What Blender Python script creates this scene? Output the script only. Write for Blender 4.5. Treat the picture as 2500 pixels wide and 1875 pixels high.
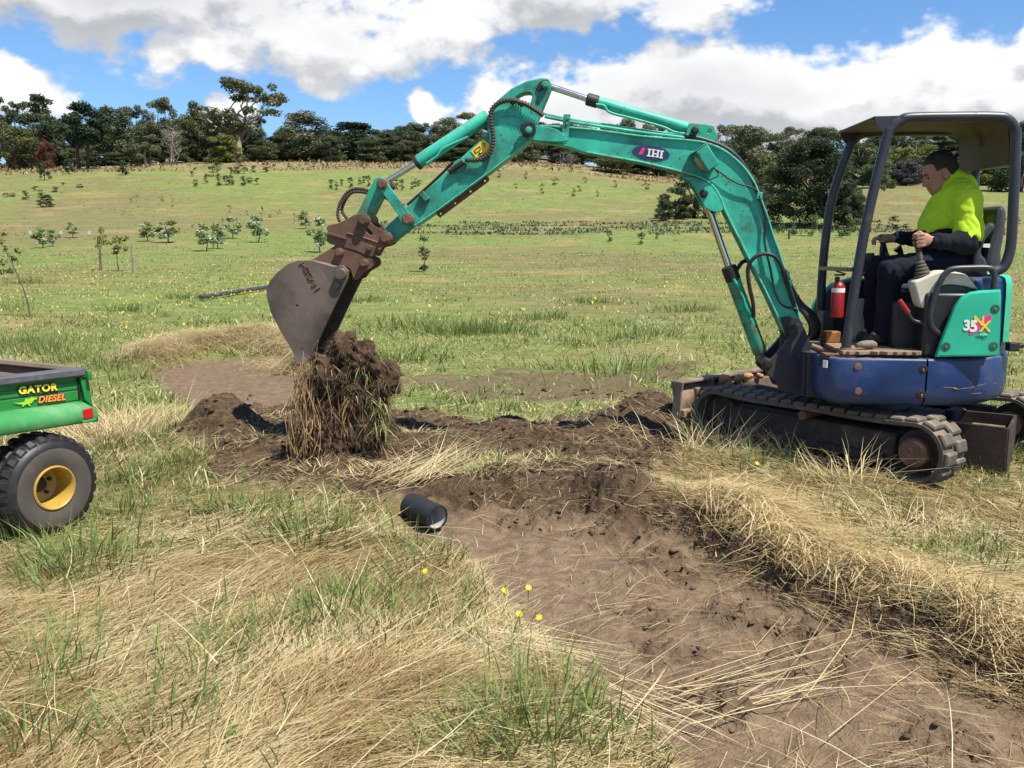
import bpy, bmesh, math, random
import numpy as np
from mathutils import Vector, Matrix

random.seed(7)
RNG = np.random.default_rng(11)
for o in list(bpy.data.objects):
    bpy.data.objects.remove(o, do_unlink=True)
SC = bpy.context.scene
COL = SC.collection

# ------------------------------------------------------------------ camera
FPX = 2255.0                      # focal length in photograph pixels (2500 wide)
CAM_H = 1.62
PITCH = math.atan(367.5 / FPX)
cam_data = bpy.data.cameras.new("camera")
cam_data.sensor_width = 36.0
cam_data.lens = FPX / 2500.0 * 36.0
cam_data.clip_start = 0.05
cam_data.clip_end = 3000.0
cam = bpy.data.objects.new("camera", cam_data)
COL.objects.link(cam)
cam.location = (0, 0, CAM_H)
cam.rotation_euler = (math.pi / 2 - PITCH, 0, 0)
SC.camera = cam

# ------------------------------------------------------------------ sky, sun, exposure
SUN_DIR = Vector((0.42, -0.37, 1.0)).normalized()       # towards the sun
SUN_EL = math.asin(SUN_DIR.z)
SUN_AZ = math.atan2(SUN_DIR.x, SUN_DIR.y)
SUN_STRENGTH = 5.0
SKY_STRENGTH = 0.080
EXPOSURE = 0.6

sun_data = bpy.data.lights.new("sun", 'SUN')
sun_data.energy = SUN_STRENGTH
sun_data.angle = math.radians(0.53)
sun_data.color = (1.0, 0.945, 0.84)
sun = bpy.data.objects.new("sun", sun_data)
COL.objects.link(sun)
sun.location = (8, -9, 20)
sun.rotation_euler = SUN_DIR.to_track_quat('Z', 'Y').to_euler()

SC.view_settings.view_transform = 'Standard'
SC.view_settings.look = 'None'
SC.view_settings.exposure = EXPOSURE
SC.view_settings.gamma = 1.0
SC.view_settings.use_curve_mapping = False
SC.render.engine = 'CYCLES'
SC.cycles.max_bounces = 4
SC.cycles.diffuse_bounces = 2
SC.cycles.glossy_bounces = 2
SC.cycles.transmission_bounces = 2
SC.cycles.use_adaptive_sampling = True
SC.cycles.adaptive_threshold = 0.02
SC.cycles.transparent_max_bounces = 8
SC.cycles.use_denoising = True
SC.render.film_transparent = False


def ray(px, py):
    x = (px - 1250.0) / FPX
    y = (937.5 - py) / FPX
    c, s = math.cos(PITCH), math.sin(PITCH)
    return Vector((x, c + y * s, -s + y * c))


class NT:
    """small helper to write node trees"""
    def __init__(self, tree):
        self.t = tree

    def n(self, typ, **kw):
        nd = self.t.nodes.new(typ)
        ins = kw.pop('ins', {})
        for k, v in kw.items():
            setattr(nd, k, v)
        for k, v in ins.items():
            self.set(nd, k, v)
        return nd

    def set(self, nd, k, v):
        sock = nd.inputs[k]
        if isinstance(v, bpy.types.NodeSocket):
            self.t.links.new(v, sock)
        elif isinstance(v, bpy.types.Node):
            self.t.links.new(v.outputs[0], sock)
        else:
            sock.default_value = v

    def math(self, op, a, b=None, c=None, clamp=False):
        nd = self.t.nodes.new('ShaderNodeMath')
        nd.operation = op
        nd.use_clamp = clamp
        self.set(nd, 0, a)
        if b is not None:
            self.set(nd, 1, b)
        if c is not None:
            self.set(nd, 2, c)
        return nd.outputs[0]

    def vmath(self, op, a, b=None, scale=None):
        nd = self.t.nodes.new('ShaderNodeVectorMath')
        nd.operation = op
        self.set(nd, 0, a)
        if b is not None:
            self.set(nd, 1, b)
        if scale is not None:
            self.set(nd, 3, scale)
        return nd.outputs['Value'] if op in ('LENGTH', 'DOT_PRODUCT', 'DISTANCE') else nd.outputs[0]

    def ramp(self, fac, a, b):
        nd = self.t.nodes.new('ShaderNodeMapRange')
        nd.interpolation_type = 'SMOOTHSTEP'
        self.set(nd, 0, fac)
        nd.inputs[1].default_value = a
        nd.inputs[2].default_value = b
        return nd.outputs[0]

    def mix(self, fac, a, b, blend='MIX'):
        nd = self.t.nodes.new('ShaderNodeMix')
        nd.data_type = 'RGBA'
        nd.blend_type = blend
        self.set(nd, 0, fac)
        for i, v in ((6, a), (7, b)):
            if isinstance(v, tuple) and len(v) == 3:
                v = v + (1.0,)
            self.set(nd, i, v)
        return nd.outputs[2]

    def noise(self, vec, scale, detail=4.0, rough=0.55, dim='3D'):
        nd = self.t.nodes.new('ShaderNodeTexNoise')
        nd.noise_dimensions = dim
        self.set(nd, 'Vector', vec)
        nd.inputs['Scale'].default_value = scale
        nd.inputs['Detail'].default_value = detail
        nd.inputs['Roughness'].default_value = rough
        return nd.outputs[0]


# ---- world: Nishita sky with fair-weather cumulus
world = bpy.data.worlds.new("World")
SC.world = world
world.use_nodes = True
wt = world.node_tree
wt.nodes.clear()
W = NT(wt)
sky = W.n('ShaderNodeTexSky', sky_type='NISHITA', sun_disc=False)
sky.sun_elevation = SUN_EL
sky.sun_rotation = SUN_AZ
sky.altitude = 100.0
sky.air_density = 1.0
sky.dust_density = 0.25
sky.ozone_density = 2.5

# cloud banks: (px, py, half width, half height, grey)   directions, not screen space
CLOUDS = [(300, -22, 730, 118, .62), (820, 105, 375, 122, .25), (450, 170, 125, 62, .05),
          (20, 190, 130, 95, .1), (1048, 255, 80, 45, .1), (1450, -5, 420, 95, .45),
          (1690, 235, 500, 115, .45), (1960, 210, 420, 135, .12), (2380, 235, 360, 95, .15),
          (1380, 270, 270, 80, .4), (2510, 95, 60, 45, .1), (2150, 320, 500, 60, .5),
          (560, 285, 80, 45, .05), (160, 245, 40, 20, .0)]


def cloud_group():
    g = bpy.data.node_groups.new("cloud_density", 'ShaderNodeTree')
    g.interface.new_socket('Dir', in_out='INPUT', socket_type='NodeSocketVector')
    g.interface.new_socket('Density', in_out='OUTPUT', socket_type='NodeSocketFloat')
    g.interface.new_socket('Grey', in_out='OUTPUT', socket_type='NodeSocketFloat')
    T = NT(g)
    gi = T.n('NodeGroupInput')
    go = T.n('NodeGroupOutput')
    D = gi.outputs[0]
    warp = T.n('ShaderNodeTexNoise', ins={'Vector': D})
    warp.inputs['Scale'].default_value = 9.0
    warp.inputs['Detail'].default_value = 3.0
    off = T.vmath('SCALE', T.vmath('SUBTRACT', warp.outputs['Color'], (0.5, 0.5, 0.5)), scale=0.10)
    Dw = T.vmath('ADD', D, off)
    dens = None
    grey = None
    for (cx, cy, hw, hh, gr) in CLOUDS:
        d = ray(cx, cy).normalized()
        o = T.vmath('SUBTRACT', Dw, tuple(d))
        sc_ = (FPX / hw, FPX / hw, FPX / hh)
        r = T.vmath('LENGTH', T.vmath('MULTIPLY', o, sc_))
        v = T.math('SUBTRACT', 1.0, r, clamp=False)
        v = T.math('MAXIMUM', v, -0.6)
        if dens is None:
            dens = v
        else:
            dens = T.math('SMOOTH_MAX', dens, v, 0.25)
        gv = T.math('MULTIPLY', T.math('MAXIMUM', v, 0.0), gr)
        grey = gv if grey is None else T.math('MAXIMUM', grey, gv)
    # same kind of cloud out of view, thinned to darken the ambient light
    sx = T.n('ShaderNodeSeparateXYZ', ins={0: D})
    high = T.math('MAXIMUM', sx.outputs[2], 0.06)
    flat = T.n('ShaderNodeCombineXYZ', ins={0: T.math('DIVIDE', sx.outputs[0], high), 1: T.math('DIVIDE', sx.outputs[1], high), 2: 3.7})
    gen = T.math('SUBTRACT', T.math('MULTIPLY', T.noise(flat, 0.55, 3.0, 0.5), 2.4), 1.30)
    outside = T.math('SUBTRACT', 1.0, T.math('MULTIPLY', T.ramp(sx.outputs[1], 0.72, 0.86), T.math('SUBTRACT', 1.0, T.ramp(sx.outputs[2], 0.26, 0.36))))
    gen = T.math('ADD', gen, T.math('MULTIPLY', T.math('SUBTRACT', outside, 1.0), 2.0))
    dens = T.math('MAXIMUM', dens, gen)
    st = T.vmath('MULTIPLY', D, (1.0, 1.0, 1.5))
    f1 = T.noise(st, 11.0, 6.0, 0.56)
    f2 = T.noise(st, 42.0, 2.5, 0.6)
    fb = T.math('ADD', T.math('MULTIPLY', T.math('SUBTRACT', f1, 0.5), 1.9), T.math('MULTIPLY', T.math('SUBTRACT', f2, 0.5), 0.55))
    dens = T.math('ADD', T.math('MULTIPLY', dens, 0.95), fb)
    g.links.new(dens, go.inputs[0])
    g.links.new(grey, go.inputs[1])
    return g


CG = cloud_group()
tc = W.n('ShaderNodeTexCoord')
dirv = W.vmath('NORMALIZE', tc.outputs['Generated'])
c1 = W.n('ShaderNodeGroup', node_tree=CG, ins={0: dirv})
c2 = W.n('ShaderNodeGroup', node_tree=CG, ins={0: W.vmath('NORMALIZE', W.vmath('ADD', dirv, (0.012, 0.0, 0.035)))})
mask = W.ramp(c1.outputs[0], 0.02, 0.36)
sxyz = W.n('ShaderNodeSeparateXYZ', ins={0: dirv})
mask = W.math('MULTIPLY', mask, W.ramp(sxyz.outputs[2], -0.02, 0.05))
# lit tops, grey bases and grey thick middles
lit = W.math('SUBTRACT', c1.outputs[0], c2.outputs[0])
lit = W.ramp(lit, -0.42, 0.30)
thick = W.ramp(c1.outputs[0], 0.35, 1.35)
shade = W.math('SUBTRACT', 1.0, W.math('MULTIPLY', W.math('SUBTRACT', 1.0, lit), 0.35))
shade = W.math('SUBTRACT', shade, W.math('MULTIPLY', thick, 0.06))
shade = W.math('SUBTRACT', shade, W.math('MULTIPLY', c1.outputs[1], 0.42))
shade = W.math('MAXIMUM', shade, 0.36)
ccol = W.mix(shade, (0.80, 0.87, 1.0), (1.0, 1.0, 1.0))
bg_sky = W.n('ShaderNodeBackground', ins={'Color': W.mix(1.0, sky.outputs[0], (0.74, 1.0, 1.30), 'MULTIPLY'), 'Strength': SKY_STRENGTH})
bg_cl = W.n('ShaderNodeBackground', ins={'Color': ccol, 'Strength': W.math('MULTIPLY', shade, 0.72)})
mx = W.n('ShaderNodeMixShader', ins={0: mask, 1: bg_sky.outputs[0], 2: bg_cl.outputs[0]})
wo = W.n('ShaderNodeOutputWorld', ins={0: mx.outputs[0]})
world.cycles.sampling_method = 'NONE'
world.cycles.sample_map_resolution = 512


# ------------------------------------------------------------------ geometry helpers
def at(px, py, Y):
    d = ray(px, py)
    k = Y / d.y
    return Vector((d.x * k, Y, CAM_H + d.z * k))


def gnd(px, py, z=0.0):
    d = ray(px, py)
    k = (z - CAM_H) / d.z
    return Vector((d.x * k, d.y * k, z))


def tag(o, label=None, cat=None, group=None, kind=None):
    if label:
        o['label'] = label
    if cat:
        o['category'] = cat
    if group:
        o['group'] = group
    if kind:
        o['kind'] = kind
    return o


def empty(name, loc, label=None, cat=None, group=None):
    o = bpy.data.objects.new(name, None)
    COL.objects.link(o)
    o.location = loc
    o.empty_display_size = 0.2
    o['_origin'] = tuple(loc)
    return tag(o, label, cat, group)


def root_loc(parent):
    p = parent
    while p is not None:
        if p.parent is None:
            return Vector(p.location)
        p = p.parent
    return Vector((0, 0, 0))


def link_mesh(name, me, mat=None, parent=None, smooth=40, bevel=0.0, loc=None):
    o = bpy.data.objects.new(name, me)
    COL.objects.link(o)
    if mat is not None:
        me.materials.clear()
        for m in (mat if isinstance(mat, (list, tuple)) else [mat]):
            me.materials.append(m)
    if smooth:
        me.polygons.foreach_set('use_smooth', [True] * len(me.polygons))
        me.set_sharp_from_angle(angle=math.radians(smooth))
    if parent is not None:
        o.parent = parent
    if loc is not None:
        o.location = loc
    if bevel:
        b = o.modifiers.new('bevel', 'BEVEL')
        b.width = bevel
        b.segments = 2
        b.limit_method = 'ANGLE'
        b.angle_limit = math.radians(35)
        b.harden_normals = False
    return o


class MB:
    """collects shapes in world space, builds ONE mesh object"""
    def __init__(self):
        self.v = []
        self.f = []
        self.mi = []
        self.cur = 0

    def add(self, vs, fs):
        k = len(self.v)
        self.v += [tuple(p) for p in vs]
        self.f += [tuple(i + k for i in f) for f in fs]
        self.mi += [self.cur] * len(fs)
        return self

    def box(self, c, half, ax=None):
        c = Vector(c)
        ax = ax or (Vector((1, 0, 0)), Vector((0, 1, 0)), Vector((0, 0, 1)))
        vs = []
        for sx in (-1, 1):
            for sy in (-1, 1):
                for sz in (-1, 1):
                    vs.append(c + ax[0] * half[0] * sx + ax[1] * half[1] * sy + ax[2] * half[2] * sz)
        fs = [(0, 1, 3, 2), (4, 6, 7, 5), (0, 4, 5, 1), (2, 3, 7, 6), (0, 2, 6, 4), (1, 5, 7, 3)]
        return self.add(vs, fs)

    def tube(self, pts, r, n=12, cap=True):
        pts = [Vector(p) for p in pts]
        m = len(pts)
        rs = r if isinstance(r, (list, tuple)) else [r] * m
        tan = []
        for i in range(m):
            a = pts[max(i - 1, 0)]
            b = pts[min(i + 1, m - 1)]
            t = (b - a)
            tan.append(t.normalized() if t.length > 1e-9 else Vector((0, 0, 1)))
        up = Vector((0, 0, 1)) if abs(tan[0].z) < 0.9 else Vector((1, 0, 0))
        nrm = (up - tan[0] * up.dot(tan[0])).normalized()
        vs = []
        for i in range(m):
            nrm = (nrm - tan[i] * nrm.dot(tan[i]))
            nrm = nrm.normalized() if nrm.length > 1e-6 else tan[i].orthogonal().normalized()
            bi = tan[i].cross(nrm)
            for k in range(n):
                a = 2 * math.pi * k / n
                vs.append(pts[i] + (nrm * math.cos(a) + bi * math.sin(a)) * rs[i])
        fs = []
        for i in range(m - 1):
            for k in range(n):
                k2 = (k + 1) % n
                fs.append((i * n + k, i * n + k2, (i + 1) * n + k2, (i + 1) * n + k))
        if cap:
            fs.append(tuple(reversed(range(n))))
            fs.append(tuple((m - 1) * n + k for k in range(n)))
        return self.add(vs, fs)

    def cyl(self, p0, p1, r0, r1=None, n=20):
        return self.tube([p0, p1], [r0, r0 if r1 is None else r1], n)

    def lathe(self, base, axis, prof, n=32, cap=True):
        """prof: list of (distance along axis, radius)"""
        base, axis = Vector(base), Vector(axis).normalized()
        a = axis.orthogonal().normalized()
        b = axis.cross(a)
        vs = []
        for (h, r) in prof:
            for k in range(n):
                t = 2 * math.pi * k / n
                vs.append(base + axis * h + (a * math.cos(t) + b * math.sin(t)) * r)
        fs = []
        for i in range(len(prof) - 1):
            for k in range(n):
                k2 = (k + 1) % n
                fs.append((i * n + k, i * n + k2, (i + 1) * n + k2, (i + 1) * n + k))
        if cap:
            fs.append(tuple(reversed(range(n))))
            fs.append(tuple((len(prof) - 1) * n + k for k in range(n)))
        return self.add(vs, fs)

    def prism(self, pts, d0, d1):
        """flat polygon (world points) swept from +d0 to +d1 (vectors)"""
        d0, d1 = Vector(d0), Vector(d1)
        n = len(pts)
        vs = [Vector(p) + d0 for p in pts] + [Vector(p) + d1 for p in pts]
        fs = [tuple(range(n)), tuple(reversed(range(n, 2 * n)))]
        for i in range(n):
            j = (i + 1) % n
            fs.append((j, i, i + n, j + n))
        return self.add(vs, fs)

    def loft(self, rings, cap=True):
        n = len(rings[0])
        vs = [p for r in rings for p in r]
        fs = []
        for i in range(len(rings) - 1):
            for k in range(n):
                k2 = (k + 1) % n
                fs.append((i * n + k, i * n + k2, (i + 1) * n + k2, (i + 1) * n + k))
        if cap:
            fs.append(tuple(reversed(range(n))))
            fs.append(tuple((len(rings) - 1) * n + k for k in range(n)))
        return self.add(vs, fs)

    def mesh(self, name, origin=(0, 0, 0), recalc=True):
        ox, oy, oz = origin
        me = bpy.data.meshes.new(name)
        me.from_pydata([(x - ox, y - oy, z - oz) for x, y, z in self.v], [], self.f)
        if any(self.mi):
            me.polygons.foreach_set('material_index', self.mi)
        if recalc:
            bm = bmesh.new()
            bm.from_mesh(me)
            bmesh.ops.recalc_face_normals(bm, faces=bm.faces)
            bm.to_mesh(me)
            bm.free()
        me.update()
        return me

    def build(self, name, mat, parent=None, smooth=40, bevel=0.0, origin=None):
        if origin is None:
            origin = root_loc(parent) if parent is not None else (0, 0, 0)
        me = self.mesh(name, origin)
        return link_mesh(name, me, mat, parent, smooth, bevel)


def fillet(pts, r, n=6):
    """round the corners of a 3D polyline"""
    pts = [Vector(p) for p in pts]
    rs = r if isinstance(r, (list, tuple)) else [r] * len(pts)
    out = [pts[0]]
    for i in range(1, len(pts) - 1):
        a, b, c = pts[i - 1], pts[i], pts[i + 1]
        d1, d2 = (a - b), (c - b)
        k = min(rs[i], d1.length * .48, d2.length * .48)
        p, q = b + d1.normalized() * k, b + d2.normalized() * k
        for j in range(n + 1):
            t = j / n
            out.append(p * (1 - t) ** 2 + b * 2 * t * (1 - t) + q * t ** 2)
    out.append(pts[-1])
    return out


def catmull(pts, n=8):
    pts = [Vector(p) for p in pts]
    P = [pts[0] * 2 - pts[1]] + pts + [pts[-1] * 2 - pts[-2]]
    out = []
    for i in range(1, len(P) - 2):
        for j in range(n):
            t = j / n
            a, b, c, d = P[i - 1], P[i], P[i + 1], P[i + 2]
            out.append(0.5 * ((2 * b) + (c - a) * t + (2 * a - 5 * b + 4 * c - d) * t * t + (3 * b - a - 3 * c + d) * t ** 3))
    out.append(pts[-1])
    return out


def smooth2d(pts, n=4):
    """closed 2D outline, rounded through its points"""
    m = len(pts)
    out = []
    for i in range(m):
        a, b, c, d = [np.array(pts[(i + k) % m], float) for k in (-1, 0, 1, 2)]
        for j in range(n):
            t = j / n
            p = 0.5 * ((2 * b) + (c - a) * t + (2 * a - 5 * b + 4 * c - d) * t * t + (3 * b - a - 3 * c + d) * t ** 3)
            out.append((p[0], p[1]))
    return out


def plate_mesh(loops, thick, frame, bevel=0.004, name='plate', offset_n=0.0):
    """2D outlines (first = outside, rest = holes) in a frame (origin, x, y, normal) -> bevelled plate mesh, world space"""
    cu = bpy.data.curves.new(name, 'CURVE')
    cu.dimensions = '2D'
    cu.fill_mode = 'BOTH'
    cu.extrude = max(thick / 2 - bevel, 0.0005)
    cu.bevel_depth = bevel
    cu.bevel_resolution = 1
    cu.offset = -bevel
    for lp in loops:
        sp = cu.splines.new('POLY')
        sp.points.add(len(lp) - 1)
        for p, q in zip(sp.points, lp):
            p.co = (q[0], q[1], 0, 1)
        sp.use_cyclic_u = True
    ob = bpy.data.objects.new(name, cu)
    me = bpy.data.meshes.new_from_object(ob)
    bpy.data.objects.remove(ob)
    bpy.data.curves.remove(cu)
    O, ax, ay, an = frame
    for v in me.vertices:
        x, y, z = v.co
        v.co = O + ax * x + ay * y + an * (z + offset_n)
    me.update()
    return me


def text_mesh(body, frame, size, depth=0.002, bold=0.0, shear=0.0, spacing=1.0, width=1.0):
    cu = bpy.data.curves.new('text', 'FONT')
    cu.body = body
    cu.size = 1.0
    cu.extrude = depth / size / 2
    cu.offset = bold
    cu.shear = shear
    cu.space_character = spacing
    cu.align_x = 'CENTER'
    cu.align_y = 'CENTER'
    ob = bpy.data.objects.new('text', cu)
    me = bpy.data.meshes.new_from_object(ob)
    bpy.data.objects.remove(ob)
    bpy.data.curves.remove(cu)
    O, ax, ay, an = frame
    for v in me.vertices:
        x, y, z = v.co
        v.co = O + ax * (x * size * width) + ay * (y * size) + an * (z * size)
    me.update()
    return me


def shift_mesh(me, origin):
    o = Vector(origin)
    for v in me.vertices:
        v.co -= o
    me.update()
    return me


# ------------------------------------------------------------------ numpy noise
def _hash(ix, iy, seed):
    h = (ix.astype(np.int64) * 374761393 + iy.astype(np.int64) * 668265263 + seed * 1442695041) & 0x7fffffff
    h = ((h ^ (h >> 13)) * 1274126177) & 0x7fffffff
    return ((h ^ (h >> 16)) & 0xffff) / 65535.0


def vnoise(x, y, seed=0):
    x = np.asarray(x, float)
    y = np.asarray(y, float)
    ix, iy = np.floor(x), np.floor(y)
    fx, fy = x - ix, y - iy
    ux = fx * fx * fx * (fx * (fx * 6 - 15) + 10)
    uy = fy * fy * fy * (fy * (fy * 6 - 15) + 10)
    a = _hash(ix, iy, seed)
    b = _hash(ix + 1, iy, seed)
    c = _hash(ix, iy + 1, seed)
    d = _hash(ix + 1, iy + 1, seed)
    return (a + (b - a) * ux) * (1 - uy) + (c + (d - c) * ux) * uy


def fbm(x, y, octv=4, seed=0, gain=0.5):
    s, a, t = 0.0, 1.0, 0.0
    x = np.asarray(x, float)
    y = np.asarray(y, float)
    for i in range(octv):
        s = s + a * vnoise(x * 2 ** i + 17.3 * i, y * 2 ** i - 9.1 * i, seed + i)
        t += a
        a *= gain
    return s / t


def sstep(a, b, x):
    t = np.clip((x - a) / (b - a), 0, 1)
    return t * t * (3 - 2 * t)


def poly_sd(x, y, poly):
    """signed distance to polygon, negative inside"""
    x = np.asarray(x, float)
    y = np.asarray(y, float)
    d = np.full(x.shape, 1e9)
    inside = np.zeros(x.shape, bool)
    n = len(poly)
    for i in range(n):
        ax, ay = poly[i]
        bx, by = poly[(i + 1) % n]
        ex, ey = bx - ax, by - ay
        wx, wy = x - ax, y - ay
        t = np.clip((wx * ex + wy * ey) / (ex * ex + ey * ey + 1e-12), 0, 1)
        d = np.minimum(d, (wx - ex * t) ** 2 + (wy - ey * t) ** 2)
        c = ((ay <= y) & (by > y)) | ((by <= y) & (ay > y))
        with np.errstate(divide='ignore', invalid='ignore'):
            xi = ax + (y - ay) / (by - ay) * ex
        inside ^= c & (x < xi)
    return np.where(inside, -1, 1) * np.sqrt(d)


def line_d(x, y, pts):
    d = np.full(np.shape(x), 1e9)
    for (ax, ay), (bx, by) in zip(pts[:-1], pts[1:]):
        ex, ey = bx - ax, by - ay
        wx, wy = x - ax, y - ay
        t = np.clip((wx * ex + wy * ey) / (ex * ex + ey * ey + 1e-12), 0, 1)
        d = np.minimum(d, (wx - ex * t) ** 2 + (wy - ey * t) ** 2)
    return np.sqrt(d)


# ------------------------------------------------------------------ smooth SDF bodies (surface nets)
def surface_nets(F, origin, h):
    S = F < 0
    nx, ny, nz = F.shape
    c = np.zeros((nx - 1, ny - 1, nz - 1), np.int32)
    for dx in (0, 1):
        for dy in (0, 1):
            for dz in (0, 1):
                c += S[dx:nx - 1 + dx, dy:ny - 1 + dy, dz:nz - 1 + dz]
    act = (c > 0) & (c < 8)
    idx = -np.ones(act.shape, np.int64)
    cells = np.argwhere(act)
    idx[act] = np.arange(len(cells))
    acc = np.zeros((len(cells), 3))
    cnt = np.zeros(len(cells))
    corners = [(0, 0, 0), (1, 0, 0), (0, 1, 0), (1, 1, 0), (0, 0, 1), (1, 0, 1), (0, 1, 1), (1, 1, 1)]
    vals = np.stack([F[cells[:, 0] + k[0], cells[:, 1] + k[1], cells[:, 2] + k[2]] for k in corners], 1)
    ed = [(0, 1), (2, 3), (4, 5), (6, 7), (0, 2), (1, 3), (4, 6), (5, 7), (0, 4), (1, 5), (2, 6), (3, 7)]
    for a, b in ed:
        va, vb = vals[:, a], vals[:, b]
        m = (va < 0) != (vb < 0)
        t = np.where(m, va / np.where(m, va - vb, 1), 0)
        pa, pb = np.array(corners[a]), np.array(corners[b])
        acc += np.where(m[:, None], pa + (pb - pa) * t[:, None], 0)
        cnt += m
    V = (cells + acc / cnt[:, None]) * h + np.array(origin)
    Q = []
    for axis in range(3):
        sl0 = [slice(1, -1)] * 3
        sl1 = [slice(1, -1)] * 3
        sl0[axis] = slice(0, -1)
        sl1[axis] = slice(1, None)
        s0, s1 = S[tuple(sl0)], S[tuple(sl1)]
        e = np.argwhere(s0 != s1)
        if not len(e):
            continue
        flip = s0[tuple(e.T)]
        base = e.copy()
        for a2 in range(3):
            if a2 != axis:
                base[:, a2] += 1
        a1, a2 = [(1, 2), (2, 0), (0, 1)][axis]
        q = []
        for (u, w) in ((-1, -1), (0, -1), (0, 0), (-1, 0)):
            p = base.copy()
            p[:, a1] += u
            p[:, a2] += w
            q.append(idx[tuple(p.T)])
        q = np.stack(q, 1)
        q = np.where(flip[:, None], q, q[:, ::-1])
        Q.append(q)
    return V, np.concatenate(Q)


class SDF:
    def __init__(self, lo, hi, h):
        self.lo, self.h = np.array(lo, float), h
        n = np.ceil((np.array(hi) - self.lo) / h).astype(int) + 1
        self.F = np.full(n, 1.0)
        self.ax = [self.lo[i] + np.arange(n[i]) * h for i in range(3)]

    def _win(self, lo, hi, pad):
        s = []
        for i in range(3):
            a = int(max(0, math.floor((lo[i] - pad - self.lo[i]) / self.h)))
            b = int(min(len(self.ax[i]), math.ceil((hi[i] + pad - self.lo[i]) / self.h) + 1))
            s.append(slice(a, max(b, a)))
        g = np.meshgrid(*[self.ax[i][s[i]] for i in range(3)], indexing='ij')
        return tuple(s), g

    def _mix(self, s, d, k, op):
        f = self.F[s]
        if op == 'u':
            if k > 0:
                hh = np.clip(0.5 + 0.5 * (f - d) / k, 0, 1)
                self.F[s] = f * (1 - hh) + d * hh - k * hh * (1 - hh)
            else:
                self.F[s] = np.minimum(f, d)
        else:
            hh = np.clip(0.5 - 0.5 * (f + d) / max(k, 1e-6), 0, 1)
            self.F[s] = f * (1 - hh) - d * hh + k * hh * (1 - hh)

    def cap(self, a, b, r0, r1=None, k=0.02, op='u'):
        a, b = np.array(a, float), np.array(b, float)
        r1 = r0 if r1 is None else r1
        R = max(r0, r1)
        s, (X, Y, Z) = self._win(np.minimum(a, b) - R, np.maximum(a, b) + R, k + 3 * self.h)
        e = b - a
        t = np.clip(((X - a[0]) * e[0] + (Y - a[1]) * e[1] + (Z - a[2]) * e[2]) / (e @ e + 1e-12), 0, 1)
        d = np.sqrt((X - a[0] - e[0] * t) ** 2 + (Y - a[1] - e[1] * t) ** 2 + (Z - a[2] - e[2] * t) ** 2) - (r0 + (r1 - r0) * t)
        self._mix(s, d, k, op)
        return self

    def ell(self, c, r, axes=None, k=0.02, op='u'):
        c, r = np.array(c, float), np.array(r, float)
        A = np.eye(3) if axes is None else np.array([list(v) for v in axes])
        R = r.max()
        s, (X, Y, Z) = self._win(c - R, c + R, k + 3 * self.h)
        P = [A[i][0] * (X - c[0]) + A[i][1] * (Y - c[1]) + A[i][2] * (Z - c[2]) for i in range(3)]
        k0 = np.sqrt(sum((P[i] / r[i]) ** 2 for i in range(3)))
        k1 = np.sqrt(sum((P[i] / r[i] ** 2) ** 2 for i in range(3)))
        d = k0 * (k0 - 1) / np.maximum(k1, 1e-6)
        self._mix(s, d, k, op)
        return self

    def clip(self, p, n, k=0.004):
        """keep the side the normal points to"""
        n = np.array(n, float)
        n /= np.linalg.norm(n)
        X, Y, Z = np.meshgrid(*self.ax, indexing='ij')
        d = -((X - p[0]) * n[0] + (Y - p[1]) * n[1] + (Z - p[2]) * n[2])
        self.F = np.maximum(self.F, d)
        return self

    def mesh(self, name, origin=(0, 0, 0), smooth_iter=2):
        self.F[[0, -1]] = 1
        self.F[:, [0, -1]] = 1
        self.F[:, :, [0, -1]] = 1
        V, Q = surface_nets(self.F, self.lo, self.h)
        V = V - np.array(origin)
        me = bpy.data.meshes.new(name)
        me.from_pydata(V.tolist(), [], Q.tolist())
        if smooth_iter:
            bm = bmesh.new()
            bm.from_mesh(me)
            for _ in range(smooth_iter):
                bmesh.ops.smooth_vert(bm, verts=bm.verts, factor=0.4, use_axis_x=True, use_axis_y=True, use_axis_z=True)
            bmesh.ops.recalc_face_normals(bm, faces=bm.faces)
            bm.to_mesh(me)
            bm.free()
        me.update()
        return me


# ------------------------------------------------------------------ materials
MATS = {}


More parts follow.
